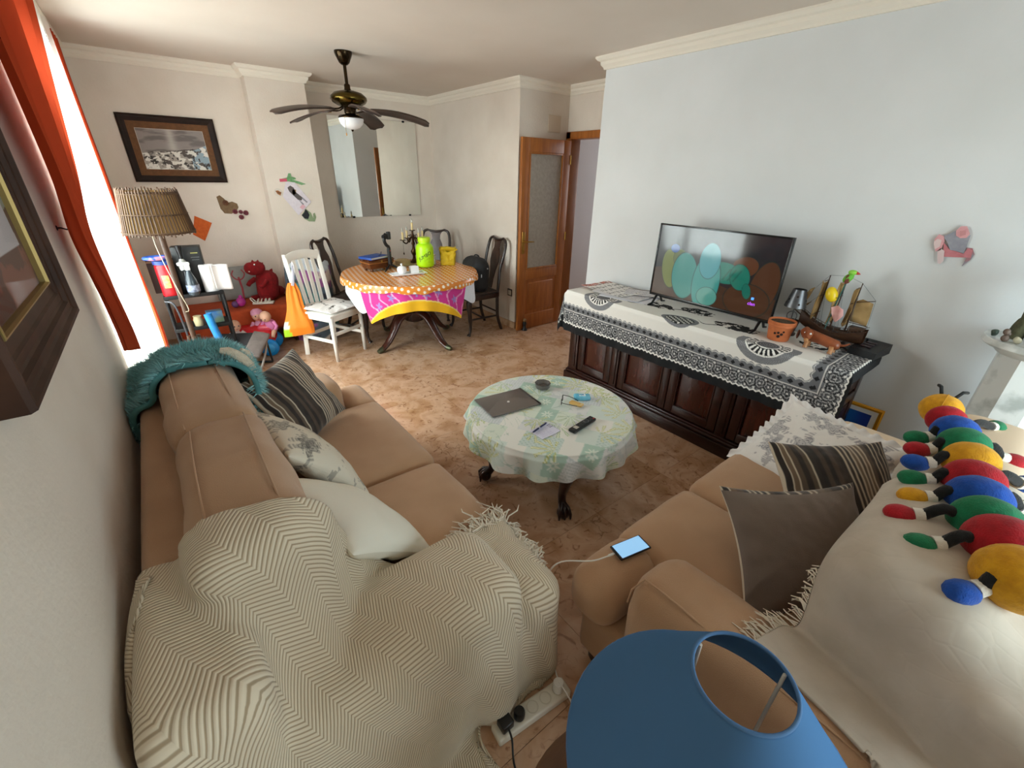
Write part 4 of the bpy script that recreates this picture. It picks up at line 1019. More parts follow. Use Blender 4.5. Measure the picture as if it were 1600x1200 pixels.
text_mesh('maker_mark', '\u2022 \u2022 \u2022', .010, mat('logo_grey', '#8a8a8c', .4), tv, .0002, plane_M((-.0135, 0, TZ+.009), (0, -1, 0), (0, 0, 1)))
for y in (-.385, .385):
    obj('foot', tube_bm([(-.10, y, .004), (-.05, y, .012), (.0, y, TZ+.01), (.03, y, TZ+.01), (.07, y, .012), (.11, y, .004)], [.006, .008, .010, .010, .008, .006], 8), BLACK, tv)

# papers on the left end of the cabinet
def sheet(name, label, cat_, w, h, loc, rz, fn, curl=.0, z0=0, seed=0, n=70):
    U, V = np.meshgrid(np.linspace(0, 1, n), np.linspace(0, 1, int(n*h/w)), indexing='ij')
    P = np.stack([(U-.5)*w, (V-.5)*h, curl*np.abs(np.sin(U*3+seed))*(V-.3)**2+.0012*np.sin(U*8+seed)], -1)
    o = obj(name, grid_mesh(name, P, col=fn(U, V)), mat_attr('printed_paper', .75)); o.location = loc; o.rotation_euler = (0, 0, rz); solid(o, .0012, 1)
    return tag(o, label, cat_)
def news(U, V):
    c = np.ones(U.shape+(3,))*rgb('#e6e2de'); g = (np.abs((U*7) % 1-.5) < .33)*(np.abs((V*5) % 1-.5) < .30)
    c = paint(c, g*(fbm(U*60, V*40, 3) > .45)*.85, '#4d4a48'); c = paint(c, (V > .86)*(fbm(U*30, V*9, 5) > .45)*.8, '#c25a48'); return paint(c, (np.abs(V-.5) < .01), '#c9c3bd')
def textp(U, V):
    c = np.ones(U.shape+(3,))*rgb('#d9d6d8'); return paint(c, (np.sin(V*140) > .2)*(np.abs(U-.5) < .42)*(fbm(U*40, V*30, 6) > .4)*.4, '#8d8a8e')
whitep = lambda U, V: np.ones(U.shape+(3,))*rgb('#e4e4ea')
sheet('paper_sheet', 'plain white sheet under the newspapers on the left end of the cabinet', 'paper', .30, .42, (2.86, 2.10, ZC), .25, whitep, .02)
sheet('newspaper', 'grey text newspaper lying in front of the calendar sheet on the cabinet', 'newspaper', .34, .42, (2.88, 2.17, ZC+.006), .12, textp, .02, seed=1)
sheet('newspaper', 'calendar style printed sheet with red row at the far end of the cabinet', 'newspaper', .33, .46, (2.90, 2.31, ZC+.013), -.08, news, .01, seed=2)
sheet('magazine', 'dark edged booklet on the papers beside the television', 'magazine', .21, .28, (3.00, 2.08, ZC+.014), .5, lambda U, V: paint(textp(U, V), (U > .9)*1., '#5d5147'), .01, seed=3)

# terracotta pot with paw shaped holes, brown cup lamp, model ship, dog, black box
TERRA = mat('terracotta', '#c06a3a', .75, '#b05e32', scale=20, bump=(120, .2))
pot = thing('clay_pot', 'orange terracotta pot with pierced holes beside the television', 'pot', (2.80, .945, ZC))
obj('wall', lathe_bm([(0, 0), (.055, 0), (.058, .005), (.068, .085), (.074, .088), (.076, .10), (.073, .104), (.075, .108), (.074, .118), (.068, .118), (.062, .10), (.050, .012), (0, .012)], n=36), TERRA, pot)
obj('soil', lathe_bm([(.066, .108), (.03, .114), (0, .112)], n=24), mat('dry_soil', '#5d4a34', .95, '#3c2f20', scale=60, bump=(200, .6)), pot)
for dy, dz, r in ((-.012, .048, .008), (.006, .056, .007), (.024, .050, .007), (.002, .034, .009), (-.020, .064, .006)):
    a = PI+.35+dy/.066*-1; rr = .0585+.0100*dz/.085+.0006
    obj('pierced_hole', lathe_bm([(r, 0), (r*.8, .0012), (0, .0014)], M=Matrix.Translation((rr*math.cos(a), rr*math.sin(a), dz)) @ Vector((math.cos(a), math.sin(a), 0)).to_track_quat('Z', 'Y').to_matrix().to_4x4(), n=12), mat('hole_dark', '#1c0f08', .9), pot)
tl = thing('tealight_lamp', 'small pierced tin tealight lamp with dark cup behind the clay pot', 'lamp', (2.95, .955, ZC))
obj('cup', lathe_bm([(0, 0), (.045, 0), (.048, .01), (.038, .02), (.040, .04), (.050, .09), (.046, .092), (.036, .045), (0, .04)], n=24), DARKW2, tl)
TIN = mat('dull_tin', '#6b6b6d', .4, '#55565a', scale=14, metal=.8)
obj('wire_ring', join_bm((tube_bm([(.028*math.cos(t), .004, .118+.028*math.sin(t)) for t in np.linspace(0, 2*PI, 18)], .003, 6), Matrix.Rotation(PI/2, 4, 'Z')), (tube_bm([(0, .0, .09), (0, .0, .185)], .003, 6), None)), TIN, tl)
bm = lathe_bm([(.060, .176), (.036, .282), (.033, .282), (.057, .176)], n=28); obj('shade', bm, TIN, tl)
for k in range(10):
    a = 2*PI*k/10+.3*(k % 2); z = .20+.022*(k % 3); r = .060-(z-.176)*.2264+.0006
    nrm = Vector((math.cos(a), math.sin(a), .226)).normalized()
    obj('cutout', lathe_bm([(.0065, 0), (0, .0008)], M=Matrix.Translation((r*math.cos(a), r*math.sin(a), z)) @ nrm.to_track_quat('Z', 'Y').to_matrix().to_4x4(), n=8), MATS['hole_dark'], tl)

ship = thing('model_ship', 'brown wooden model sailing ship with three masts on the cabinet', 'model', (2.97, .76, ZC), 0)
HULL = wood('ship_wood', '#4a2d18', '#2c180c', .5, (6, 6, 20)); SAIL = mat('old_sail', '#a98a5c', .9, '#8d7044', scale=14)
st = np.linspace(0, 1, 22); rows = []
for t in st:          # t 0 = stern (-Y), 1 = bow (+Y)
    y = -.185+.345*t; w = .042*max(.02, (1-t**3.2))*(.75+.25*min(1, t*4)); top = .105-.030*math.sin(PI*min(1, t*1.05))+.055*t**3+.018*(1-t)**3; bot = .038+.055*t**5
    rows.append([(w*math.sin(a)*(.25+.75*abs(math.sin(a))**.3), y, top-(top-bot)*math.cos(a)**.8 if math.cos(a) > 0 else top) for a in np.linspace(-PI/2, PI/2, 11)])
R_ = np.array(rows); obj('hull', grid_mesh('hull', R_), HULL, ship)
dk = np.array([[(x*.92, r[0][1], r[0][2]-.006) for x in np.linspace(r[0][0], r[-1][0], 5)] for r in R_]); obj('deck', grid_mesh('deck', dk), wood('deck_wood', '#6a4526', '#4b2f18', .6, (20, 4, 4)), ship)
for s in (0, -1):
    obj('gunwale', tube_bm([(r[s][0], r[s][1], r[s][2]) for r in R_], .0032, 6), HULL, ship)
    bm = BM()
    for k in range(1, 21): r = R_[k][s]; add_tube(bm, [(r[0]*.96, r[1], r[2]), (r[0]*.96, r[1], r[2]+.014)], .0013, 5)
    add_tube(bm, [(r[s][0]*.96, r[s][1], r[s][2]+.014) for r in R_], .0016, 5); obj('railing', bm, HULL, ship)
for c_, s_ in (((0, -.135, .118), (.05, .07, .028)), ((0, .06, .098), (.035, .05, .02)), ((0, -.03, .095), (.03, .06, .016))): obj('deckhouse', box_bm(c_, s_, .003), HULL, ship)
obj('bowsprit', tube_bm([(0, .13, .115), (0, .215, .168)], [.004, .0025], 6), HULL, ship)
obj('keel_stand', join_bm((box_bm((0, .05, .018), (.05, .012, .036), .002), None), (box_bm((0, -.10, .018), (.06, .012, .036), .002), None), (box_bm((0, -.025, .004), (.03, .20, .008), .002), None)), DARKW2, ship)
def ragged(y0, z0, y1, z1, w, seed):
    n = 12; g = np.zeros((n, 7, 3))
    for i in range(n):
        for j in range(7):
            f = i/(n-1); ww = w*(.35+.65*abs(math.sin(f*PI*2.3+seed)))
            g[i, j] = ((j/6-.5)*.075+.010*math.sin(f*7+seed), y0+(y1-y0)*f+(.012*math.sin(j*1.1+seed)+ww*(j/6-.5)*.2), z0+(z1-z0)*f+.010*math.sin(j*2+f*9+seed))
    return g
for k, (y, h) in enumerate(((.075, .385), (-.01, .395), (-.085, .37))):
    m_ = obj('mast', tube_bm([(0, y, .09), (0, y-.002, h)], [.0042, .0026], 8), HULL, ship)
    for z, L_ in ((h*.92, .035), (h*.70, .05), (h*.42, .06)): obj('yard', tube_bm([(-L_, y+.006, z), (L_, y+.006, z)], .0022, 6), HULL, m_)
    o = obj('sail', grid_mesh('sail', ragged(y+.010, h*.90, y+.014, .13, .05, k*2.1)), SAIL, m_); solid(o, .0012)
for nm, g in (('sail', [[(0, -.070, .262), (.002, -.115, .286), (.004, -.166, .272)], [(0, -.075, .21), (.012, -.12, .22), (.014, -.17, .20)], [(0, -.092, .155), (.008, -.13, .152), (.006, -.172, .145)]]),
              ('jib', [[(0, .175, .240), (0, .150, .290), (0, .128, .308)], [(.004, .178, .225), (.004, .162, .245), (.002, .145, .240)], [(0, .180, .205), (0, .172, .21), (0, .160, .200)]]), ('jib', [[(0, .165, .19), (0, .145, .205), (0, .120, .222)], [(.003, .163, .185), (.003, .148, .198), (.002, .130, .210)], [(0, .160, .180), (0, .15, .19), (0, .139, .195)]])):
    o = obj(nm, grid_mesh(nm, upsample(np.array(g, float), 2)), SAIL, ship); solid(o, .0014)
obj('gaff', join_bm((tube_bm([(0, -.065, .258), (0, -.172, .288)], .0022, 6), None), (tube_bm([(0, -.085, .150), (0, -.18, .145)], .0022, 6), None)), HULL, ship)
bm = BM()
for a, b in (((0, .21, .165), (0, .075, .385)), ((0, .18, .15), (0, .075, .29)), ((0, .075, .385), (0, -.01, .395)), ((0, -.01, .395), (0, -.085, .37)), ((0, -.085, .37), (0, -.172, .29)), ((0, -.172, .285), (0, -.18, .13)), ((.03, .05, .095), (0, .075, .32)), ((-.03, .05, .095), (0, .075, .32)), ((.035, -.04, .09), (0, -.01, .33)), ((-.035, -.04, .09), (0, -.01, .33)), ((-.035, .0, .09), (0, -.01, .33)), ((-.035, -.11, .1), (0, -.085, .31)), ((.035, -.11, .1), (0, -.085, .31))): add_tube(bm, [a, b], .0008, 4)
obj('rigging', bm, mat('rigging_thread', '#5d6b70', .8), ship)
par = thing('toy_parrot', 'bright green toy parrot with red beak on a stick by the ship masts', 'toy', (2.94, .735, ZC+.40), 0)
GP = mat('parrot_green', '#5fae2e', .6); bm = ball_bm((0, 0, 0), (.020, .020, .030), 12, 10); obj('body', bm, GP, par, loc=(0, .004, -.01), rot=(.6, 0, 0))
obj('head', ball_bm((0, -.008, .022), (.017, .022, .014), 12, 8), mat('parrot_lime', '#8fd14a', .6), par); obj('beak', lathe_bm([(.009, 0), (.006, .012), (0, .022)], M=xf((0, -.024, .022), (PI/2+.2, 0, 0)), n=8), mat('beak_red', '#b3302a', .5), par)
obj('wing', ball_bm((-.014, .004, -.016), (.006, .012, .026), 8, 8), mat('wing_maroon', '#6b3326', .7), par); obj('wing', ball_bm((.014, .004, -.016), (.006, .012, .026), 8, 8), MATS['wing_maroon'], par)
obj('stick', tube_bm([(0, .006, -.03), (.0, .022, -.20), (.0, .03, -.31)], .003, 6), mat('stick_green', '#2e5f58', .6), par)
eg = tag(obj('toy_egg', ball_bm((0, 0, 0), (.028, .030, .044), 18, 14), mat('egg_yellow', '#e6c416', .35)), 'shiny yellow egg shaped toy caught on the middle mast of the ship', 'toy'); eg.location = (2.935, .787, ZC+.288); eg.rotation_euler = (-.35, 0, 0)
U, V = np.meshgrid(np.linspace(0, 1, 12), np.linspace(0, 1, 12), indexing='ij')
pk = obj('paper_scrap', grid_mesh('paper_scrap', np.stack([2.925+.008*np.sin(U*6), .755-.060*U+.01*V, ZC+.178+.060*V*(1-.9*np.abs(U-.5))-.035*np.sin(U*PI)*(1-V)+.02*np.abs(U-.5)], -1)), mat('pink_paper', '#d9aaa4', .9, '#c98f8c', scale=30)); solid(pk, .001); tag(pk, 'crumpled pink paper scrap caught between the ship masts', 'paper')
dog = thing('toy_dog', 'reddish brown wooden dachshund figure on the cabinet in front of the ship', 'figurine', (2.80, .735, ZC))
DG = wood('dog_wood', '#8f4a26', '#763a1c', .4, (4, 10, 4)); DG2 = wood('dog_wood_pale', '#b07a4c', '#9a683c', .45, (4, 10, 4))
bm = BM(); add_tube(bm, [(0, .085, .070), (0, .06, .074), (0, .0, .066), (0, -.05, .058), (0, -.09, .050), (0, -.105, .048)], [.022, .034, .030, .029, .028, .014], 14); obj('body', bm, DG, dog)
bm = BM(); add_tube(bm, [(-.012, .095, .082), (-.012, .075, .088), (-.03, .055, .085), (-.055, .045, .072), (-.075, .04, .066)], [.012, .030, .029, .018, .012], 12); obj('head', bm, DG, dog)
for s in (-1, 1): obj('ear', ball_bm((-.02+.002*s, .075+.030*s, .066), (.014, .007, .028), 10, 8), mat('ear_brown', '#5c2c16', .6), dog)
for s in (-1, 1): obj('eye', ball_bm((-.048, .050+.014*s, .092), (.007, .007, .008), 8, 6), mat('shiny_eye', '#d8d8d8', .12, metal=.8), dog)
obj('muzzle', ball_bm((-.078, .040, .062), (.012, .013, .011), 10, 8), DG2, dog)
for x, y in ((-.018, .05), (.018, .05), (-.018, -.075), (.018, -.075)): obj('leg', tube_bm([(x, y, .045), (x*1.2, y, .02), (x*1.3-.004, y, .003)], [.015, .011, .013], 8), DG2, dog)
obj('tail', tube_bm([(0, -.10, .055), (0, -.125, .062), (0, -.145, .078)], [.008, .006, .003], 6), DG, dog)
bx = thing('set_top_box', 'black slanted set top device at the right end of the cabinet', 'device', (2.985, .535, ZC), math.radians(-6))
bm = prism_bm([(-.10, 0), (.10, 0), (.10, .055), (-.10, .038)], -.065, .065, plane_M((0, 0, 0), (1, 0, 0), (0, 0, 1))); obj('case', bm, mat('device_black', '#17171a', .5), bx)
for k in range(3): obj('button', box_bm((-.04+.035*k, .01, .0475+.0028*k), (.022, .05, .006), .002), mat('button_dark', '#3a2c30', .5), bx)
obj('antenna_stub', tube_bm([(.05, .04, .05), (.05, .04, .066)], .005, 8), BLACK, bx)
frame_thing('framed_print', 'yellow framed blue print leaning on the wall behind the short sofa', (3.107, .615, .0), -PI/2, .245, .49, .022, .018, mat('frame_yellow', '#d99a1c', .5), mat_w=.028, matm=mat('white_mount', '#e2e4e6', .9),
            artfn=lambda U, V: paint(paint(np.ones(U.shape+(3,))*rgb('#0f63b8'), ss(U+V*.4, .6, 1.2), '#1d3fa0'), (np.abs(U-.48) < .12)*(np.abs(V-.72) < .06), '#1b2a66'), glass=False)
# ================================================================== COFFEE TABLE
TCX, TCY, TR, TZ0 = 1.536, 1.571, .478, .468
ct = thing('coffee_table', 'round dark wood coffee table with claw feet under a leaf print cloth', 'table', (TCX, TCY, 0), math.radians(9))
obj('tabletop', lathe_bm([(0, TZ0-.028), (TR-.03, TZ0-.028), (TR-.012, TZ0-.018), (TR-.008, TZ0-.006), (TR-.02, TZ0), (0, TZ0)], n=56), DARKW, ct)
obj('apron', lathe_bm([(.37, TZ0-.028), (.37, TZ0-.095), (.345, TZ0-.105), (.345, TZ0-.028)], n=48), DARKW, ct)
for k in range(4):
    a = math.radians(-126+90*k-9+8); u = Vector((math.cos(a), math.sin(a), 0)); w = Vector((-u.y, u.x, 0))
    pts = [u*.325+Vector((0, 0, TZ0-.04)), u*.375+Vector((0, 0, TZ0-.10)), u*.395+Vector((0, 0, .30)), u*.375+Vector((0, 0, .22)), u*.345+Vector((0, 0, .14)), u*.345+Vector((0, 0, .09)), u*.370+Vector((0, 0, .055))]
    lg = obj('leg', tube_bm(spline([tuple(p) for p in pts], 4), [.040+.0*i for i in range(1)]*1 if False else [(.044, .046, .040, .031, .024, .022, .026)[min(6, i//4)]*(1-(i % 4)/4)+(.044, .046, .040, .031, .024, .022, .026)[min(6, i//4+1)]*((i % 4)/4) for i in range(25)], 14), DARKW, ct)
    bm = ball_bm(tuple(u*.385+Vector((0, 0, .036))), (.036, .036, .036), 16, 12); obj('ball_foot', bm, DARKW, lg)
    for j in (-1, 0, 1):
        b = u*.385+w*(.020*j); obj('claw', tube_bm([u*.365+w*.012*j+Vector((0, 0, .078)), u*.395+w*.022*j+Vector((0, 0, .072)), u*.418+w*.030*j+Vector((0, 0, .045)), u*.420+w*.032*j+Vector((0, 0, .014))], [.012, .012, .010, .005], 8), DARKW, lg)
    obj('knee_carving', ball_bm(tuple(u*.405+Vector((0, 0, .33))), (.022, .022, .045), 10, 8), DARKW, lg)
def leaf_cloth(X, Y):
    c = np.ones(X.shape+(3,))*rgb('#edf0ea'); ca, sa = math.cos(.55), math.sin(.55); u, v = X*ca+Y*sa, -X*sa+Y*ca
    iu, iv = np.floor(u/.14).astype(int), np.floor(v/.105+.5*(np.floor(u/.14) % 2)).astype(int); fu, fv = u/.14-iu, v/.105+.5*(iu % 2)-iv
    hsh = (np.sin(iu*12.9898+iv*78.233)*43758.5453) % 1.0
    for lo, hi, h in ((0, .16, '#a6c6b6'), (.16, .30, '#d8e2d2'), (.30, .44, '#d9dddf'), (.44, .56, '#cbdad4'), (.56, .70, '#e9e8e0'), (.70, .82, '#d2dfd6'), (.82, 1.01, '#dcdedd')):
        c = paint(c, ((hsh >= lo) & (hsh < hi))*.9, h)
    r = np.hypot(fu-.5, (fv-.5)*.8); th = np.arctan2(fv-.5, fu-.5)
    c = paint(c, (hsh < .16)*(r < .20+.09*np.cos(8*th))*(r > .06)*.75, '#eef0e4'); c = paint(c, ((hsh > .30) & (hsh < .44))*((np.abs((u*60) % 1-.5) < .12) | (np.abs((v*60) % 1-.5) < .12))*.5, '#a9b6b4')
    c = paint(c, ((hsh > .44) & (hsh < .56))*(np.sin(u*230)*np.sin(v*230) > .4)*.45, '#8fb3a4'); c = paint(c, ((hsh > .82))*(fbm(u*30, v*30, 3) > .55)*.4, '#b3bfc0')
    rs = np.random.default_rng(4)
    for k in range(26):
        ang = rs.uniform(0, 2*PI); rr = rs.uniform(.08, .60); px, py = rr*math.cos(k*2.4), rr*math.sin(k*2.4); a = rs.uniform(0, 2*PI)
        x = (X-px)*math.cos(a)+(Y-py)*math.sin(a); y = -(X-px)*math.sin(a)+(Y-py)*math.cos(a); L = rs.uniform(.10, .135); rad = np.hypot(x, y); t = np.arctan2(y, x)
        fr = (rad < L*(.55+.45*np.cos(t*.8)))*(np.abs(t) < 2.0)*(np.cos(t*11) > .10+rad/L*.55); col = ('#b9bf6a', '#a9b66a', '#c3c684', '#9fb894')[k % 4]
        c = paint(c, fr*.95, col); c = paint(c, fr*(np.cos(t*11) > .88)*.8, '#f0f0dc')
    ln = np.abs(np.sin(u*38+2.2*np.sin(v*21))*np.sin(v*41+2*np.sin(u*17))); return paint(c, (ln < .05)*(fbm(u*5, v*5, 9) > .5)*.5, '#a3bba9')
th = np.linspace(0, 2*PI, 421)[:-1]; rad = np.concatenate([np.linspace(.001, TR-.01, 110), TR-.01+np.linspace(.004, .140, 42)])
TH, RR = np.meshgrid(th, rad, indexing='ij'); over = np.maximum(0, RR-(TR-.01)); o_ = over/.15
fold = np.sin(TH*17+1.2*np.sin(TH*3))*.6+np.sin(TH*11+2)*.4
rho = np.minimum(RR, TR-.01)+.012*ss(over, 0, .03)+(.020*o_+fold*.040*o_**1.2)
zz = TZ0+.004-(over*(.93-.10*fold*o_)-.003*0)-.004*ss(over, 0, .02)
cc = leaf_cloth(RR*np.cos(TH), RR*np.sin(TH))
cl = tag(obj('table_cover', grid_mesh('table_cover', np.stack([TCX+rho*np.cos(TH), TCY+rho*np.sin(TH), zz], -1), closed_u=True, col=cc), mat_attr('oilcloth', .42, spec=.5)), 'pale green leaf print cloth hanging in waves over the round coffee table', 'tablecloth')
ZT = TZ0+.006
fo = thing('document_folder', 'grey plastic document folder with snap button on the coffee table', 'folder', (1.375, 1.775, ZT), math.radians(-7))
FM = mat('grey_folder', '#5f5753', .3, '#665e5a', scale=5, spec=.6)
obj('body', box_bm((0, 0, .004), (.325, .235, .007), .002), FM, fo)
obj('flap', prism_bm([(-.1625, -.117), (.1625, -.117), (.1625, -.06), (.06, .02), (-.06, .02), (-.1625, -.06)], .0078, .0095), mat('grey_folder_flap', '#6a625d', .28, spec=.6), fo)
obj('snap_button', lathe_bm([(.008, .0095), (.007, .013), (0, .0135)], (0, -.01, 0), 14), mat('snap_white', '#e8e6e2', .4), fo)
obj('edge_strip', box_bm((.155, 0, .005), (.016, .236, .009), .002), mat('folder_edge', '#3d3835', .4), fo)
ash = thing('ashtray', 'small smoked glass ashtray at the back of the coffee table', 'ashtray', (1.675, 1.80, ZT))
SG = mat('smoked_glass', '#8a8480', .08, trans=.45, spec=.6)
pr = [(0, .002), (.040, .002), (.046, .006), (.050, .032), (.047, .036), (.042, .034), (.036, .012), (0, .009)]
obj('bowl', lathe_bm(pr, n=8), SG, ash)
obj('rim', lathe_bm([(.047, .034), (.051, .034), (.051, .038), (.046, .038), (.047, .034)], n=8), mat('smoked_rim', '#4b4643', .1, spec=.6), ash)
obj('ash', lathe_bm([(.033, .0125), (.015, .0155), (0, .014)], n=14), mat('cigarette_ash', '#77716c', .95, '#4d4946', scale=90), ash)
gl = thing('eyeglasses', 'black framed eyeglasses folded open on the coffee table', 'glasses', (1.640, 1.585, ZT+.004), math.radians(40)); gl.scale = (.85, .7, .85)
bm = BM()
for s in (-1, 1): add_tube(bm, [(s*.033+.026*math.cos(t), .002*math.sin(t), .018+.018*math.sin(t)) for t in np.linspace(0, 2*PI, 20)], .0026, 6, False)
add_tube(bm, [(-.008, 0, .024), (0, 0, .028), (.008, 0, .024)], .0024, 6); obj('front', bm, BLACK, gl)
for s in (-1, 1):
    obj('lens', lathe_bm([(.024, 0), (.018, .0015), (0, .002)], M=Matrix.Translation((s*.033, 0, .018)) @ Matrix.Rotation(PI/2, 4, 'X') @ Matrix.Scale(.72, 4, (0, 1, 0)), n=16), glass_mat('spectacle_lens', '#f2f4f6', .10), gl)
    obj('temple', tube_bm([(s*.060, 0, .026), (s*.062, -.05, .020), (s*.050, -.11, .010), (s*.040, -.135, .002)], .0024, 6), BLACK, gl)
tp = thing('tissue_pack', 'sky blue wrapped tissue pack lying behind the yellow strip', 'packet', (1.775, 1.55, ZT), math.radians(-38))
obj('wrapper', soft_box(.10, .058, .022, .009, (0, 0, .003), 8, .002, 20), mat('sky_blue_film', '#58b4d8', .25, '#7cc9e4', scale=20), tp, loc=(0, 0, .0125))
obj('label', box_bm((.0, 0, .0262), (.040, .030, .001), .0), mat('label_white', '#dff0f4', .4), tp); obj('label_mark', box_bm((.004, .002, .0270), (.012, .012, .0008), 0), mat('label_blue', '#1d6fae', .4), tp)
yp = thing('paper_strip', 'small amber yellow packet between the glasses and the blue pack', 'packet', (1.690, 1.515, ZT), math.radians(-75))
obj('sleeve', soft_box(.082, .034, .014, .005, (0, 0, .002), 6, .002, 20), mat('amber_film', '#d9a955', .4, '#e0bb72', scale=20), yp, loc=(0, 0, .008)); obj('fold', box_bm((.036, 0, .016), (.014, .030, .002), .001), mat('amber_pale', '#e8cf98', .5), yp)
rm = thing('remote_control', 'slim black television remote on the front of the coffee table', 'remote', (1.545, 1.325, ZT), math.radians(8))
obj('body', box_bm((0, 0, .010), (.200, .044, .018), .006, seg=3), BLACK, rm)
BT = mat('rubber_key', '#2e2e32', .6)
for i in range(7):
    for j in range(3): obj('key', box_bm((.085-.021*i, -.012+.012*j, .0195), (.012, .008, .003), .001), BT if (i, j) != (0, 0) else mat('key_red', '#a22020', .5), rm)
obj('label_plate', box_bm((-.060, 0, .0194), (.026, .026, .0014), .001), mat('remote_plate', '#b9b4aa', .4), rm)
obj('ring_key', tube_bm([(.03+.0*math.cos(t)+.014*math.cos(t), .014*math.sin(t), .0198) for t in np.linspace(0, 2*PI, 18)], .0016, 6), mat('key_grey', '#6a6a6c', .4), rm)
pp = sheet('note_paper', 'small lined white note under the pen on the coffee table', 'paper', .135, .100, (1.345, 1.405, ZT+.0005), math.radians(2), lambda U, V: paint(paint(np.ones(U.shape+(3,))*rgb('#dcdcee'), (np.abs((V*9) % 1-.5) < .10)*(U > .08)*(U < .7)*(fbm(U*30, V*14, 2) > .38)*.7, '#9a9cc4'), (U > .82)*(np.abs((V*9) % 1-.5) < .16)*(np.abs(V-.7) < .16)*1., '#55587e'), .006)
pe = thing('pen', 'dark blue ballpoint pen lying across the small note', 'pen', (1.335, 1.438, ZT+.011), math.radians(14))
obj('barrel', tube_bm([(-.065, 0, 0), (-.05, 0, 0), (.055, 0, 0), (.062, 0, 0)], [.003, .0052, .0052, .0036], 10), mat('navy_plastic', '#1f2455', .3), pe)
obj('tip', tube_bm([(-.078, 0, -.001), (-.065, 0, 0)], [.0008, .003], 8), CHROME, pe); obj('clip', box_bm((.042, 0, .0062), (.036, .004, .0016), .0005), CHROME, pe); obj('grip', tube_bm([(-.012, 0, 0), (.0, 0, 0)], .0056, 10), mat('pen_band', '#b9bcc8', .3, metal=.6), pe)

# ================================================================== DINING GROUP
DCX, DCY, DR, DZ0 = 1.955, 4.215, .655, .755
dt = thing('dining_table', 'round pedestal dining table on four splayed dark wooden legs', 'table', (DCX, DCY, 0), math.radians(0))
obj('tabletop', lathe_bm([(0, DZ0-.03), (DR-.03, DZ0-.03), (DR, DZ0-.018), (DR, DZ0-.006), (DR-.012, DZ0), (0, DZ0)], n=60), DARKW, dt)
obj('pedestal', lathe_bm([(.20, DZ0-.03), (.20, DZ0-.06), (.09, DZ0-.09), (.065, .60), (.075, .56), (.115, .50), (.125, .44), (.10, .385), (.075, .37), (.085, .35), (.105, .345), (.110, .26), (.095, .245), (.05, .225), (0, .22)], n=32), DARKW, dt)
for ft in ((2.076, 4.002), (1.587, 4.51), (2.40, 4.50), (1.50, 3.98)):
    pass
for k, a in enumerate((-73, -163, 17, 107)):
    a = math.radians(a); u = Vector((math.cos(a), math.sin(a), 0)); Lr = .50
    P_ = spline([tuple(u*q+Vector((0, 0, z))) for q, z in ((.06, .33), (.13, .335), (.22, .29), (.30, .19), (.38, .095), (.44, .05), (Lr-.02, .034))], 4)
    lg = obj('leg', tube_bm(P_, [.064-.034*(i/(len(P_)-1)) for i in range(len(P_))], 12, flat=.62), wood('mahogany_leg', '#4d2416', '#2d130b', .28, (8, 8, 8), coat=.3), dt)
    obj('toe_cap', tube_bm([u*(Lr-.05)+Vector((0, 0, .036)), u*(Lr-.01)+Vector((0, 0, .030)), u*(Lr+.025)+Vector((0, 0, .024))], [.028, .030, .020], 10), mat('aged_brass', '#5d6048', .45, metal=.7), lg)
    obj('caster', lathe_bm([(.0, -.007), (.011, -.007), (.0125, 0), (.011, .007), (0, .007)], M=xf(tuple(u*(Lr-.005)+Vector((0, 0, .0125))), (PI/2, 0, a)), n=12), BRASS, lg)
# cloths: white lace cloth, pink and yellow cloth, orange dotted cover
def round_drape(name, label, R, drop_fn, z, fn, m, nth=360, waves=0, amp=.0, rad0=90, step=.006, cx=DCX, cy=DCY, off=0.0, group=None):
    th = np.linspace(0, 2*PI, nth+1)[:-1]; D = drop_fn(th); nd = 40; s = np.linspace(0, 1, nd)
    flat = np.linspace(.001, R, rad0); TH = np.repeat(th[:, None], rad0+nd, 1); RR = np.concatenate([np.repeat(flat[None], nth, 0), R+D[:, None]*s[None]], 1)
    ov = np.maximum(0, RR-R); o = np.clip(ov/.25, 0, 1); f = np.sin(TH*waves+1.5*np.sin(TH*3))*.6+np.sin(TH*waves*.55+1)*.4 if waves else 0*TH
    rho = np.minimum(RR, R)+off+.010*ss(ov, 0, .03)+f*amp*o+.012*o
    zz = z-ov*.985-.004*ss(ov, 0, .02)
    me = grid_mesh(name, np.stack([cx+rho*np.cos(TH), cy+rho*np.sin(TH), zz], -1), closed_u=True, col=fn(RR*np.cos(TH), RR*np.sin(TH), RR, TH, ov))
    return tag(obj(name, me, m), label, 'tablecloth', group)
def square_drop(h, rot, R, lo=.03, cap=9):
    def f(th):
        t = th-rot; d = h/np.maximum(np.abs(np.cos(t)), np.abs(np.sin(t)))-R; return np.clip(d, lo, cap)
    return f
def lace(X, Y, RR, TH, ov):
    c = np.ones(X.shape+(3,))*rgb('#dde0e6'); return paint(c, (np.sin(X*260)*np.sin(Y*260) > .55)*.25, '#b9bcc4')
def lace_d(th):
    g = lambda c, w: np.exp(-((((th-math.radians(c))+PI) % (2*PI)-PI)/w)**2)
    return .15+.14*g(198, .30)+.13*g(-48, .30)+.12*g(75, .4)-.05*g(-112, .5)
round_drape('lace_cloth', 'white lace tablecloth hanging at the sides under the orange dotted cover', DR-.012, lace_d, DZ0+.003, lace, mat_attr('lace', .85, bump=(200, .2)), waves=13, amp=.012)
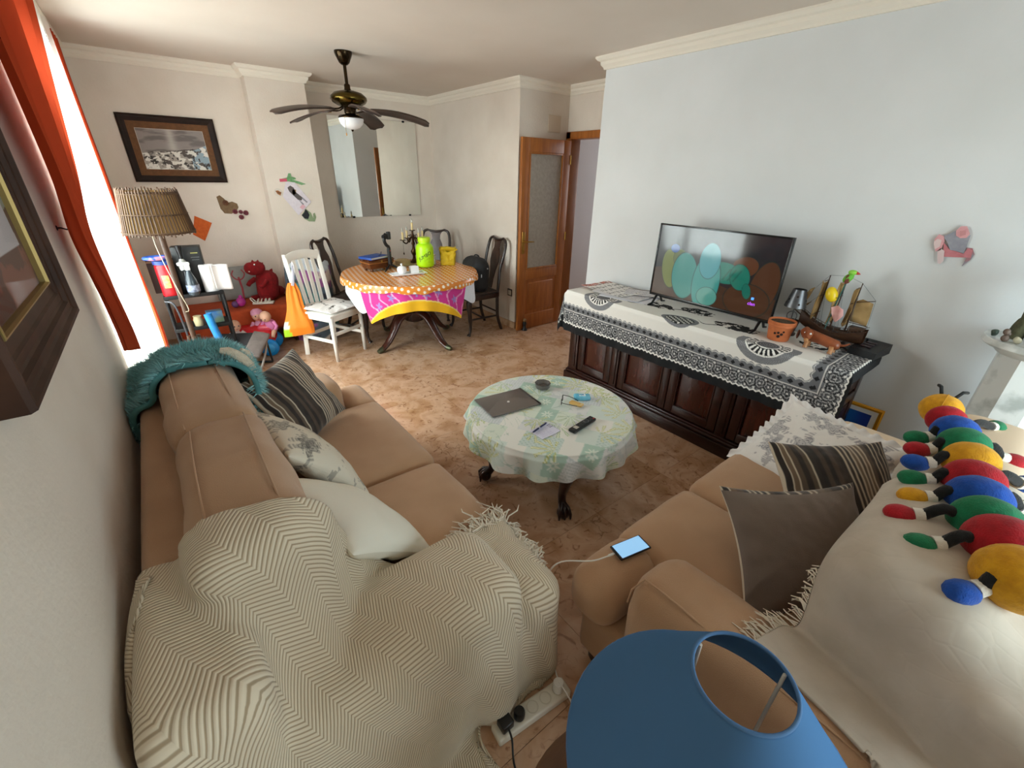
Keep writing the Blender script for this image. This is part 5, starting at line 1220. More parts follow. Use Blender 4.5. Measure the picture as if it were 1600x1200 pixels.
def pinky(X, Y, RR, TH, ov):
    r = math.radians(-112); u = X*math.cos(r)+Y*math.sin(r); v = -X*math.sin(r)+Y*math.cos(r); e = np.maximum(np.abs(u), np.abs(v)); c = np.ones(X.shape+(3,))*rgb('#c9368a')
    for k, (p, q) in enumerate(((.71, .0), (.69, .22), (.72, -.25), (.70, .42), (.74, -.42), (.73, .1))):
        d = np.hypot(u-p, v-q)/.045; t = np.arctan2(v-q, u-p); c = paint(c, (d < .6+.4*np.cos(5*t))*.9, '#8d8fd0')
    c = paint(c, (np.abs((v*7.3+np.sin(u*30)*.2) % 1-.5) < .06)*.7, '#efc6dc'); c = paint(c, (e > .785), '#e8b21c'); return paint(c, (np.abs(e-.785) < .006), '#f0d878')
def pink_drop(th):
    t = ((th-math.radians(-112))+PI) % (2*PI)-PI
    d = .90/np.maximum(np.abs(np.cos(t)), np.abs(np.sin(t)))-DR; d = np.where(np.abs(t) < .68, .225+.14*np.abs(t/.66)**2.0, np.where(np.abs(t) < .82, .37-(np.abs(t)-.68)*2.45, .03))
    return np.clip(d, .03, .42)
round_drape('bright_cloth', 'pink flowered cloth with broad yellow hem hanging from the table front', DR+.006, pink_drop, DZ0+.006, pinky, mat_attr('bright_cotton', .85), nth=500, waves=17, amp=.012, off=.010)
def dots(X, Y, RR, TH, ov):
    c = np.ones(X.shape+(3,))*rgb('#d9822c'); c = paint(c, ss(fbm(X*3, Y*3, 2), .4, .7)*.3, '#e09a48'); p = .052; ca, sa = math.cos(.3), math.sin(.3); u, v = X*ca+Y*sa, -X*sa+Y*ca
    iv = np.floor(v/p); fu = ((u/p+.5*(iv % 2)) % 1-.5); fv = (v/p-iv-.5); return paint(c, ss(np.hypot(fu, fv), .30, .22), '#f1ead8')
round_drape('dotted_cover', 'orange oilcloth cover with white dots on the round dining table', DR+.008, lambda th: .060+.008*np.sin(th*9)+.006*np.sin(th*23), DZ0+.009, dots, mat_attr('dotted_oilcloth', .25, spec=.55), nth=720, waves=24, amp=.012, rad0=210, off=.024)
DZT = DZ0+.011

# Queen Anne dining chair
def make_chair():
    t = thing('dining_chair', 'x', 'chair'); W_ = DARKW2
    sh = [(-.20, -.205), (.20, -.205), (.235, .20), (-.235, .20)]      # front is +Y
    obj('seat', join_bm((prism_bm([(x*.96, y*.96) for x, y in sh], .455, .478), None)), mat('seat_velvet', '#4a3a30', .9, '#3d2f27', scale=20), t)
    bm = BM()
    for (a, b) in zip(sh, sh[1:]+sh[:1]):
        d = Vector((b[0]-a[0], b[1]-a[1], 0)); L_ = d.length; an = math.atan2(d.y, d.x); add_box(bm, (0, 0, 0), (L_, .024, .055), .005, M=Matrix.Translation(((a[0]+b[0])/2, (a[1]+b[1])/2, .43)) @ Matrix.Rotation(an, 4, 'Z'))
    obj('apron', bm, W_, t)
    for s in (-1, 1):
        obj('leg', tube_bm(spline([(s*.215, .185, .455), (s*.228, .205, .40), (s*.225, .20, .28), (s*.212, .185, .14), (s*.212, .190, .05), (s*.220, .212, .012), (s*.222, .222, .0)], 4), [r for k in range(6) for r in (( .026, .032, .024, .017, .015, .022)[k],)*4]+[.018], 10), W_, t)
        obj('leg', tube_bm(spline([(s*.19, -.195, .455), (s*.19, -.195, .30), (s*.19, -.205, .15), (s*.192, -.255, .0)], 4), [.019]*12+[.017], 10), W_, t)
        obj('back_post', tube_bm(spline([(s*.19, -.195, .44), (s*.185, -.215, .55), (s*.165, -.245, .70), (s*.178, -.285, .85), (s*.172, -.315, .96), (s*.150, -.325, 1.015), (s*.10, -.330, 1.035)], 4), [.017]*20+[.016, .016, .015, .015, .015], 10), W_, t)
    obj('crest_rail', tube_bm(spline([(-.11, -.329, 1.034), (-.06, -.330, 1.022), (0, -.331, 1.015), (.06, -.330, 1.022), (.11, -.329, 1.034)], 4), [.016, .017, .018, .019, .020, .021, .022, .022, .022, .022, .021, .020, .019, .018, .017, .017, .016], 10, flat=.75), W_, t)
    sp = [(.045, 0), (.040, .10), (.055, .20), (.085, .30), (.080, .38), (.050, .45), (.055, .50), (.085, .545)]
    bm = BM(); n = 24; zs = np.linspace(0, .545, n); ws = np.interp(zs, [q[1] for q in sp], [q[0] for q in sp]); F, B = [], []
    for z, w in zip(zs, ws):
        y = -.205-.125*(z/.545)**.9; F.append([bm.verts.new((x, y+.006, .478+z)) for x in (-w, -w/3, w/3, w)]); B.append([bm.verts.new((x, y-.006, .478+z)) for x in (-w, -w/3, w/3, w)])
    for i in range(n-1):
        for j in range(3): bm.faces.new((F[i][j], F[i][j+1], F[i+1][j+1], F[i+1][j])); bm.faces.new((B[i][j+1], B[i][j], B[i+1][j], B[i+1][j+1]))
        bm.faces.new((F[i][0], F[i+1][0], B[i+1][0], B[i][0])); bm.faces.new((F[i][3], B[i][3], B[i+1][3], F[i+1][3]))
    obj('splat', bm, wood('splat_walnut', '#3d2115', '#241208', .3, (12, 12, 2), coat=.25), t)
    for s in (-1, 1): obj('stretcher', tube_bm([(s*.20, .18, .18), (s*.19, -.20, .18)], [.012, .011], 8), W_, t)
    obj('stretcher', tube_bm([(-.195, .0, .18), (.195, .0, .18)], .011, 8), W_, t); obj('stretcher', tube_bm([(-.19, -.205, .22), (.19, -.205, .22)], .010, 8), W_, t)
    return t
def face(dx, dy): return math.atan2(dy, dx)-PI/2
ch0 = make_chair(); ch0['group'] = 'dark dining chairs'
ch0.location = (2.735, 4.205, 0); ch0.rotation_euler = (0, 0, face(-1, .05)); ch0['label'] = 'dark wooden dining chair carrying the black backpack beside the door'
dup(ch0, (2.58, 4.93, 0), face(-.65, -.75), 'dark wooden dining chair in the corner behind the yellow bag')
dup(ch0, (1.52, 4.735, 0), face(.70, -.72), 'dark wooden dining chair between the white chair and the wall mirror')
def white_chair():
    t = thing('white_chair', 'white slatted dining chair with printed seat cushion beside the table', 'chair', (1.135, 4.36, 0), face(.46, -.89)); W_ = WHITE
    for s in (-1, 1):
        obj('leg', tube_bm([(s*.19, .19, .445), (s*.19, .195, 0)], [.021, .017], 4), W_, t, smooth=False)
        obj('back_post', tube_bm(spline([(s*.185, -.22, 0), (s*.185, -.20, .25), (s*.185, -.195, .46), (s*.188, -.235, .75), (s*.190, -.275, .98)], 4), [.018]*14+[.017, .016, .012], 6, flat=1.3), W_, t)
        obj('stretcher', box_bm((s*.188, 0, .20), (.020, .38, .032), .004), W_, t)
    obj('seat', box_bm((0, 0, .455), (.42, .42, .022), .008), W_, t)
    bm = BM()
    for y in (-.19, .185): add_box(bm, (0, y, .42), (.36, .022, .05), .004)
    for x in (-.185, .185): add_box(bm, (x, 0, .42), (.022, .35, .05), .004)
    obj('apron', bm, W_, t); obj('stretcher', box_bm((0, .188, .27), (.36, .020, .032), .004), W_, t); obj('stretcher', box_bm((0, -.205, .20), (.36, .020, .032), .004), W_, t)
    obj('top_rail', tube_bm(spline([(-.185, -.262, .93), (-.09, -.275, .955), (0, -.280, .96), (.09, -.275, .955), (.185, -.262, .93)], 4), .012, 10, flat=3.6), W_, t)
    for k in range(4):
        x = -.105+.07*k; obj('slat', strip_bm(spline([(x*.85, -.195, .462), (x*.95, -.222, .66), (x*1.05, -.262, .92)], 4), .036, .012), W_, t)
    return t
wc = white_chair()
def inkprint(U, V, s):
    c = np.ones(U.shape+(3,))*rgb('#dcd8d4')
    for k, (p, q, a) in enumerate(((.4, -.3, .5), (-.3, .1, 1.2), (.5, .5, -.4), (-.5, -.5, .2), (0, .65, .8), (-.65, .6, 0))):
        u = (U-p)*math.cos(a)+(V-q)*math.sin(a); v = -(U-p)*math.sin(a)+(V-q)*math.cos(a); c = paint(c, (np.abs(v) < .07)*(np.abs(u) < .26)*(fbm(u*14+k, v*18, k) > .42)*.9, '#3b3733')
    return c
sc_ = cushion('flat ink print seat pad lying on the white slatted chair', .43, .43, .055, (.89, .46, 0), (-.46, .89, 0), (1.145, 4.345, .496), inkprint, PRINT, 9, pinch=.03, n=60)
# ------------------------------------------------------------------ on the dining table
box = thing('wooden_box', 'brown lacquered sarcophagus shaped wooden box on the dining table', 'box', (1.70, 4.46, DZT), math.radians(10))
BW = wood('box_wood', '#6a3a1c', '#46230f', .22, (3, 14, 14), coat=.4)
def frus(bm, a, b, z0, z1):
    A = [bm.verts.new((x*a[0]/2, y*a[1]/2, z0)) for x, y in ((-1, -1), (1, -1), (1, 1), (-1, 1))]; B = [bm.verts.new((x*b[0]/2, y*b[1]/2, z1)) for x, y in ((-1, -1), (1, -1), (1, 1), (-1, 1))]
    bm.faces.new(A[::-1]); bm.faces.new(B)
    for i in range(4): bm.faces.new((A[i], A[(i+1) % 4], B[(i+1) % 4], B[i]))
    return bm
obj('body', frus(BM(), (.25, .15), (.29, .18), .025, .105), BW, box, smooth=False); obj('lid', frus(BM(), (.31, .20), (.27, .17), .107, .125), BW, box, smooth=False)
obj('band', frus(BM(), (.286, .176), (.294, .184), .078, .090), wood('box_inlay', '#a06a3a', '#8a5428', .3), box, smooth=False)
for x in (-.105, .105):
    for y in (-.055, .055): obj('foot', lathe_bm([(.012, 0), (.018, .012), (.014, .026), (0, .026)], (x, y, 0), 10), BW, box)
obj('clasp', box_bm((0, -.094, .10), (.016, .004, .028), .002), BRASS, box)
bk = thing('book', 'blue covered book lying on the wooden box', 'book', (1.665, 4.44, DZT+.1255), math.radians(24))
obj('cover', join_bm((box_bm((0, 0, .021), (.25, .175, .003), .001), None), (box_bm((0, 0, .0015), (.25, .175, .003), .001), None), (box_bm((-.124, 0, .011), (.003, .175, .020), .001), None)), mat('book_blue', '#16489c', .5, '#103a84', scale=20), bk)
obj('pages', box_bm((.0, 0, .011), (.242, .167, .016), 0), mat('page_edge', '#dcd8cc', .9), bk)
obj('ribbon', tube_bm([(.02, -.05, .024), (.08, -.02, .027), (.14, .03, .040)], .004, 6), mat('dark_blue_strap', '#0e2a5c', .6), bk)
tri = thing('phone_tripod', 'black phone gimbal on mini tripod standing before the wooden box', 'tripod', (1.80, 4.36, DZT), math.radians(15))
for a in (80, 200, 320): a = math.radians(a); obj('leg', tube_bm([(.012*math.cos(a), .012*math.sin(a), .06), (.05*math.cos(a), .05*math.sin(a), .036), (.105*math.cos(a), .105*math.sin(a), .006)], [.011, .010, .006], 8), BLACK, tri)
obj('grip', lathe_bm([(0, .05), (.019, .05), (.021, .07), (.019, .15), (.020, .20), (.017, .235), (0, .235)], n=16), mat('gimbal_grip', '#141416', .6), tri)
obj('arm', tube_bm(spline([(0, 0, .235), (-.03, .0, .262), (-.045, 0, .30), (-.040, 0, .34), (-.02, 0, .362)], 4), .017, 10), BLACK, tri)
obj('motor', lathe_bm([(.021, -.02), (.021, .02), (0, .02)], M=xf((-.04, 0, .335), (PI/2, 0, 0)), n=14), BLACK, tri)
obj('clamp', box_bm((.012, 0, .345), (.040, .028, .075), .006), mat('gimbal_grey', '#2e3032', .5), tri)
obj('mode_button', lathe_bm([(.007, 0), (.006, .003), (0, .003)], M=xf((0, -.0205, .20), (PI/2, 0, 0)), n=10), mat('button_red2', '#8a1d1d', .5), tri)
cd = thing('candelabra', 'bronze five arm candelabra with cream electric candles behind the green bottle', 'candelabra', (2.19, 4.60, DZT))
BZ = mat('old_bronze', '#4a3018', .35, '#2f1d0e', scale=20, metal=.8); CNDL = mat('candle_cream', '#d8c08a', .5); BULB = mat('bulb_clear', '#e6e2d6', .1, trans=.5)
obj('base', lathe_bm([(0, 0), (.075, 0), (.078, .008), (.06, .018), (.03, .03), (.02, .05), (0, .05)], n=24), BZ, cd)
obj('stem', lathe_bm([(.018, .045), (.014, .08), (.030, .11), (.034, .13), (.018, .155), (.013, .19), (.022, .215), (.015, .23), (.012, .28), (.020, .30), (.012, .315), (.010, .345), (0, .345)], n=16), BZ, cd)
def candle(p, par):
    obj('drip_cup', lathe_bm([(0, 0), (.010, 0), (.032, .006), (.034, .011), (.012, .012), (0, .012)], p, 16), BZ, par)
    c_ = obj('candle', lathe_bm([(.0115, .012), (.0115, .085), (.009, .089), (0, .089)], p, 12), CNDL, par)
    obj('bulb', lathe_bm([(.006, .089), (.011, .102), (.010, .115), (.004, .134), (0, .138)], p, 12), BULB, c_)
for k in range(4):
    a = math.radians(205+90*k-20); u = Vector((math.cos(a), math.sin(a), 0))
    am = obj('arm', tube_bm(spline([tuple(u*q+Vector((0, 0, z))) for q, z in ((.012, .285), (.045, .262), (.075, .222), (.105, .225), (.125, .250))], 4), .0075, 8), BZ, cd)
    obj('scroll', tube_bm([tuple(u*(.045+.018*math.cos(t))+Vector((0, 0, .285+.018*math.sin(t)))) for t in np.linspace(-1.6, 2.6, 12)], .004, 6), BZ, am); candle(tuple(u*.125+Vector((0, 0, .250))), cd)
candle((0, 0, .343), cd)
ul = Vector((math.cos(math.radians(185)), math.sin(math.radians(185)), 0)); obj('pendant', join_bm((tube_bm([ul*.125+Vector((0, 0, .25)), ul*.125+Vector((0, 0, .13))], .0015, 5), None), (lathe_bm([(0, 0), (.008, .012), (.006, .026), (0, .034)], tuple(ul*.125+Vector((0, 0, .098))), 8), None)), BZ, cd)
ht = thing('straw_mat', 'pale round straw mat hat lying behind the tripod', 'hat', (2.03, 4.56, DZT), 0)
STR = mat('straw', '#b9a27a', .9, '#a58d66', scale=40, stretch=(1, 1, 12), bump=(180, .4)); obj('brim', lathe_bm([(.085, .010), (.13, .006), (.155, .010), (.157, .014), (.13, .010), (.085, .014)], n=36), STR, ht); obj('crown', lathe_bm([(.086, .010), (.082, .05), (.06, .062), (0, .066)], n=32), STR, ht)
jb = thing('green_bottle', 'neon yellow green wide mouth plastic bottle with JUMBO lettering', 'bottle', (2.195, 4.345, DZT))
obj('body', lathe_bm([(0, .004), (.078, .004), (.090, .014), (.094, .03), (.094, .19), (.090, .215), (.072, .242), (.060, .248), (.060, .285), (0, .285)], n=40), mat('neon_plastic', '#b4ec10', .35), jb)
obj('lid', lathe_bm([(.064, .262), (.066, .266), (.066, .302), (.062, .308), (0, .308)], n=36), mat('neon_lid', '#c2ea20', .4), jb)
yw_ = math.atan2(-4.345, -2.195)
def wrapb(p, r=.0950):
    a = yw_+p.x/r; return (r*math.cos(a), r*math.sin(a), p.y)
def tw(name, s, size, dz, m, dx=0, rot=.50):
    cs, sn = math.cos(rot), math.sin(rot)
    def f(p):
        x, y = p.x*cs-p.y*sn+dx, p.x*sn+p.y*cs+dz; return wrapb(Vector((x, y, 0)), .0950+p.z)
    return text_mesh(name, s, size, m, jb, .0006, None, wrap=f)
INK = mat('print_black', '#15170c', .6); tw('lettering', 'JUMBO', .050, .125, INK, .0); tw('small_print', '-- - ---- --', .018, .092, INK, .018); tw('small_print', '---- --', .014, .066, INK, .045, .1)
yb = thing('yellow_bag', 'crumpled yellow paper bag on the right side of the dining table', 'bag', (2.47, 4.335, DZT), math.radians(-30))
n1, n2 = 56, 26; th = np.linspace(0, 2*PI, n1+1)[:-1]; zz = np.linspace(0, 1, n2); THb, ZZ = np.meshgrid(th, zz, indexing='ij')
k_ = 1/np.maximum(np.abs(np.cos(THb)), np.abs(np.sin(THb))); kk = k_**.75; cr = (fbm(THb*2.2+3, ZZ*6, 3)-.47)*.060*(.3+ZZ)
fl_ = 1+.12*ZZ-.06*np.sin(ZZ*PI); X = (.080*fl_*kk*np.cos(THb))+cr*np.cos(THb); Y = .060*kk*np.sin(THb)*(1-.78*ZZ**1.6)+cr*np.sin(THb); Zb = ZZ*(.165+.02*np.sin(THb*2+1)+.010*np.sin(THb*5))
YB_ = mat('yellow_paper', '#e2c21e', .6, '#d1ae12', scale=10, bump=(60, .4)); solid(obj('sack', grid_mesh('sack', np.stack([X, Y, Zb], -1), closed_u=True), YB_, yb), .002)
obj('bottom', box_bm((0, 0, .003), (.14, .10, .005), .002), YB_, yb); obj('folded_top', soft_box(.165, .050, .036, .014, (0, 0, .004), 10, .010, 24, 30), YB_, yb, loc=(.0, -.004, .172), rot=(.2, .06, .05))
jar = thing('spice_jar', 'small clear jar with pale lid between the green bottle and yellow bag', 'jar', (2.335, 4.42, DZT)); obj('glass', lathe_bm([(0, .002), (.026, .002), (.028, .01), (.028, .085), (.024, .09), (0, .09)], n=18), mat('jar_salt', '#cfc8ba', .2, trans=.3), jar); obj('lid', lathe_bm([(.029, .088), (.029, .108), (0, .110)], n=18), mat('jar_lid', '#b9b0a0', .4), jar)
PORC = mat('white_porcelain', '#eef0f2', .2, spec=.6)
tr = thing('serving_tray', 'white rectangular porcelain tray at the front of the dining table', 'tray', (1.865, 4.085, DZT), math.radians(-6))
obj('plate', join_bm((box_bm((0, 0, .006), (.31, .115, .010), .004), None)), PORC, tr)
bm = BM()
for x, y, a, b in ((0, .060, .36, .022), (0, -.060, .36, .022), (.170, 0, .022, .12), (-.170, 0, .022, .12)): add_box(bm, (x, y, .014), (a, b, .007), .003)
obj('rim', bm, PORC, tr)
sg = thing('sugar_bowl', 'round white porcelain sugar bowl with lid on the tray', 'bowl', (1.805, 4.095, DZT+.011)); obj('bowl', lathe_bm([(0, .0), (.026, .0), (.034, .006), (.047, .028), (.048, .045), (.044, .055), (0, .055)], n=28), PORC, sg); obj('lid', lathe_bm([(.046, .055), (.040, .066), (.018, .075), (.007, .078), (.006, .084), (.011, .090), (.010, .098), (0, .102)], n=28), PORC, sg)
np_ = thing('napkin_holder', 'curved white porcelain napkin holder on the tray', 'holder', (1.930, 4.078, DZT+.011), math.radians(-6))
obj('curved_plate', join_bm((prism_bm([(-.042, 0), (.042, 0), (.042, .065), (.03, .070), (-.03, .070), (-.042, .065)], -.003, .003, plane_M((0, -.022, 0), (1, 0, 0), (0, .12, 1))), None)), PORC, np_); obj('curved_plate', join_bm((prism_bm([(-.042, 0), (.042, 0), (.042, .06), (.03, .066), (-.03, .066), (-.042, .06)], -.003, .003, plane_M((0, .022, 0), (1, 0, 0), (0, .16, 1))), None)), PORC, np_)
obj('foot', box_bm((0, 0, .003), (.085, .055, .006), .002), PORC, np_)
# orange bag on the white chair, backpack on the right chair, soft bag behind
ob = thing('cloth_bag', 'orange drawstring bag with white and lime corner hanging from the white chair', 'bag', (.835, 4.40, .235), math.radians(-28)); ob.scale = (.86, .86, .97)
n1, n2 = 48, 30; S, T_ = np.meshgrid(np.linspace(0, 2*PI, n1+1)[:-1], np.linspace(0, 1, n2), indexing='ij')
wd = .165-.145*T_**1.25+.012*np.sin(T_*9); dp = .055*(1-.75*T_)*(.35+.65*np.minimum(1, T_*6)); fo_ = .014*np.sin(S*7+T_*3)*(.25+T_)
Xb = (wd+fo_)*np.cos(S)-.02*(1-T_); Yb = (dp+fo_*.6)*np.sin(S)+.02*T_; Zb = .52*T_+.020*np.cos(S)*(1-T_)
cb_ = np.ones(S.shape+(3,))*rgb('#e8801c'); cb_ = paint(cb_, (Xb < -.095-.05*T_)*(T_ < .28)*1., '#e6e2d2'); cb_ = paint(cb_, (Xb < -.095-.05*T_)*(T_ < .16)*1., '#a8d42c')
obj('sack', grid_mesh('sack', np.stack([Xb, Yb, Zb], -1), closed_u=True, col=cb_), mat_attr('bag_nylon', .6, bump=(40, .2)), ob)
obj('drawstring', tube_bm(spline([(.0, .0, .50), (.015, .01, .56), (.035, .015, .66), (.045, .02, .72), (.055, .02, .66), (.03, .015, .56), (.01, .01, .50)], 3), .006, 6), mat('cord_white', '#dfe0e4', .8), ob); obj('strap', tube_bm(spline([(.02, -.01, .50), (.04, -.012, .58), (.05, -.010, .69)], 4), .011, 6, flat=.3), mat('strap_lilac', '#c9cbe0', .7), ob)
bp_ = thing('backpack', 'black backpack sitting on the dining chair beside the door', 'backpack', (2.73, 4.17, .479), math.radians(6))
BKF = mat('black_nylon', '#121214', .75, '#1a1a1d', scale=30, bump=(150, .2)); obj('body', soft_box(.20, .31, .36, .075, (.025, .02, .02), 14, .010, 7, 40), BKF, bp_, loc=(0, 0, .175)); obj('front_pocket', soft_box(.06, .24, .19, .03, (.018, .01, .01), 10, .006, 8, 41), BKF, bp_, loc=(-.105, 0, .125))
obj('zip_pull', box_bm((-.05, -.165, .19), (.012, .006, .036), .002), mat('zip_white', '#d8d8d8', .4), bp_); obj('carry_handle', tube_bm(spline([(.02, -.05, .345), (.02, -.03, .385), (.02, .03, .385), (.02, .05, .345)], 4), .008, 6), BKF, bp_); obj('tag', box_bm((.03, -.166, .26), (.035, .004, .014), .001), mat('tag_grey', '#c6c6c6', .6), bp_)
obj('zip', tube_bm(spline([(-.132, -.10, .10), (-.135, -.095, .21), (-.135, 0, .23), (-.135, .095, .21), (-.132, .10, .10)], 4), .003, 5), mat('zip_grey', '#2c2c30', .5), bp_)
sb = thing('soft_bag', 'large soft bag in teal, blue and magenta patches behind the white chair', 'bag', (1.12, 4.95, 0), math.radians(-25))
S, T_ = np.meshgrid(np.linspace(0, 2*PI, 73)[:-1], np.linspace(0, 1, 50), indexing='ij'); kk = (1/np.maximum(np.abs(np.cos(S)), np.abs(np.sin(S))))**.6; bl = .9+.14*np.sin(np.clip(T_, 0, 1)*PI)-.10*T_**4; cr = (fbm(S*2+1, T_*5, 6)-.47)*.05
Xs, Ys, Zs = (.235*kk*bl+cr)*np.cos(S), (.13*kk*bl+cr)*np.sin(S), .88*T_+.03*np.sin(S*2)*T_; tp_ = T_ > .9; Xs = np.where(tp_, Xs*(1-(T_-.9)*7), Xs); Ys = np.where(tp_, Ys*(1-(T_-.9)*8), Ys)
n_ = fbm(S*1.6+2, T_*4, 12); cs_ = np.ones(S.shape+(3,))*rgb('#4a5560'); cs_ = paint(cs_, ss(n_, .48, .54), '#3f7573'); cs_ = paint(cs_, ss(fbm(S*2, T_*5, 5), .56, .60), '#84467a'); cs_ = paint(cs_, ss(fbm(S*2.3+9, T_*5, 15), .58, .62), '#c9b9ae'); cs_ = paint(cs_, ss(fbm(S*2.5+4, T_*7, 25), .60, .64), '#2a2b34'); cs_ = paint(cs_, (T_ > .86)*1., '#b9c0c6')
obj('sack', grid_mesh('sack', np.stack([Xs, Ys, Zs], -1), closed_u=True, col=cs_), mat_attr('patch_fabric', .8, bump=(60, .3)), sb)
obj('handle', tube_bm(spline([(-.10, -.02, .84), (-.08, -.03, .93), (.06, -.03, .93), (.09, -.02, .84)], 4), .010, 6), mat('bag_handle', '#7d4a78', .8), sb)

# ------------------------------------------------------------------ mirror, papers, plates on the walls
mi = thing('wall_mirror', 'large frameless rectangular mirror on the back wall above the table', 'mirror', (2.342, YM-.003, 1.17))
obj('glass', box_bm((0, -.009, .54), (1.083, .006, 1.082), 0), mat('mirror_glass', '#eef2ee', .015, metal=1), mi); obj('backing', box_bm((0, -.003, .54), (1.06, .005, 1.06), 0), mat('mirror_back', '#3a3a3a', .7), mi)
for x in (-.38, .38):
    for z in (0, 1.08): obj('clip', box_bm((x, -.012, z), (.030, .014, .022), .004), BLACKM, mi)
def flat(name, label, cat_, poly, plane, m, t=.0015, origin=None, group=None, parent=None):
    """cut-out shape on a wall: plane 'y' -> (x,z) outline facing -Y, plane 'x' -> (y,z) outline facing -X"""
    ax, v = plane
    if ax == 'y': M = plane_M((0, v, 0), (1, 0, 0), (0, 0, 1)); P_ = poly
    else: M = plane_M((v, 0, 0), (0, -1, 0), (0, 0, 1)); P_ = [(-y, z) for y, z in poly]
    o = obj(name, prism_bm(P_, 0, t, M), m, parent, smooth=False)
    if parent is None: tag(o, label, cat_, group)
    return o
PAP = lambda n, h, h2=None: mat('paper_'+n, h, .85, h2, scale=40)
yc = 5.2995
flat('card', 'pale outlined card at the upper right of the papers on the pillar', 'paper', [(1.252, 1.525), (1.318, 1.603), (1.411, 1.541), (1.333, 1.440)], ('y', yc), PAP('card', '#d6cfc2'))
o = flat('drawing', 'green plant drawing with red strip at the top of the pillar papers', 'drawing', [(1.10, 1.600), (1.17, 1.615), (1.19, 1.655), (1.212, 1.655), (1.215, 1.625), (1.25, 1.615), (1.255, 1.600), (1.225, 1.595), (1.29, 1.575), (1.345, 1.555), (1.30, 1.545), (1.24, 1.565), (1.18, 1.580), (1.10, 1.575)], ('y', yc-.002), PAP('leaf_green', '#5d8f5a', '#7ba278'))
flat('red_strip', '', '', [(1.095, 1.602), (1.165, 1.606), (1.165, 1.578), (1.095, 1.574)], ('y', yc-.0035), PAP('strip_red', '#c2566a'), parent=o)
ph_ = flat('photo_print', 'large tilted white photo print of a standing person in dark clothes', 'photo', [(1.095, 1.434), (1.150, 1.575), (1.235, 1.570), (1.367, 1.381), (1.215, 1.250)], ('y', yc-.004), PAP('photo', '#d9d2da', '#d2cad2'))
for nm, pl, h in (('printed_figure', [(1.155, 1.520), (1.185, 1.540), (1.215, 1.520), (1.225, 1.480), (1.285, 1.425), (1.270, 1.395), (1.235, 1.405), (1.200, 1.445), (1.165, 1.485)], '#57504f'), ('printed_torso', [(1.205, 1.505), (1.235, 1.500), (1.225, 1.460), (1.200, 1.450), (1.190, 1.480)], '#9a7a58'), ('printed_legs', [(1.270, 1.420), (1.288, 1.425), (1.330, 1.380), (1.318, 1.372)], '#8f8d98'), ('printed_legs', [(1.240, 1.405), (1.258, 1.395), (1.290, 1.360), (1.275, 1.350)], '#8f8d98'), ('pink_print', [(1.24, 1.33), (1.275, 1.36), (1.30, 1.335), (1.265, 1.305)], '#d8a9b4')):
    flat(nm, '', '', pl, ('y', yc-.0056), PAP(nm+h, h), parent=ph_)
o = flat('round_sticker', 'small round animal picture left of the large photo print', 'sticker', [(1.060+.040*math.cos(t), 1.475+.040*math.sin(t)) for t in np.linspace(0, 2*PI, 19)[:-1]], ('y', yc-.002), PAP('sticker', '#cfc6bc'))
flat('printed_animal', '', '', [(1.035, 1.49), (1.06, 1.495), (1.09, 1.475), (1.075, 1.445), (1.05, 1.46)], ('y', yc-.0036), PAP('fox', '#b9783f', '#5b3c2c'), parent=o)
o = flat('cutout', 'black and green cutout creature below the photo print on the pillar', 'cutout', [(1.245, 1.250), (1.275, 1.285), (1.30, 1.31), (1.345, 1.27), (1.36, 1.215), (1.365, 1.262), (1.384, 1.271), (1.392, 1.225), (1.37, 1.181), (1.31, 1.185), (1.27, 1.21)], ('y', yc-.002), PAP('sage', '#8b9b78'))
flat('black_shape', '', '', [(1.245, 1.250), (1.275, 1.275), (1.292, 1.31), (1.312, 1.29), (1.325, 1.25), (1.305, 1.21), (1.27, 1.215)], ('y', yc-.0036), PAP('ink', '#222428'), parent=o)
yb2 = YB-.0005
ht_ = thing('paper_heart', 'brown cardboard heart with purple paper roses on the back wall', 'decoration', (.60, yb2, 1.33))
flat('heart', '', '', [(-.075, .10), (-.045, .115), (-.015, .085), (.01, .045), (.05, .055), (.09, .035), (.095, .0), (.07, -.035), (.02, -.06), (-.04, -.055), (-.065, -.01)], ('y', 0), PAP('kraft', '#7d6448', '#6e573e'), .003, parent=ht_)
for x, z, r in ((-.010, .045, .026), (.055, -.040, .024), (.105, -.045, .020), (.150, -.055, .025), (.100, -.095, .024)):
    fl_r = obj('paper_rose', lathe_bm([(r, 0), (r*.9, r*.5), (r*.5, r*.6), (r*.45, r*.3), (r*.2, r*.55), (0, r*.5)], M=xf((x, -.003, z), (PI/2, 0, 0)), n=14), PAP('rose_purple', '#5b2630', '#7a3a44') if z < 0 else PAP('rose_brown', '#6b4630', '#5a3826'), ht_)
flat('paper_note', 'tilted orange paper note on the back wall beside the lamp shade', 'note', [(.300, 1.262), (.429, 1.190), (.330, 1.023), (.245, 1.090)], ('y', yb2-.001), PAP('note_orange', '#cd6224', '#c0561c'), .003)
cv = thing('junction_cover', 'square cream junction box cover high above the open door', 'cover plate', (3.59, YS-.0005, 2.182)); CVM = mat('cover_plastic', '#cdbdaa', .6)
obj('plate', box_bm((0, -.004, 0), (.172, .008, .155), .003), CVM, cv); obj('lip', join_bm((box_bm((-.0855, -.006, 0), (.006, .010, .158), .002), None), (box_bm((.0855, -.006, 0), (.006, .010, .158), .002), None)), CVM, cv)
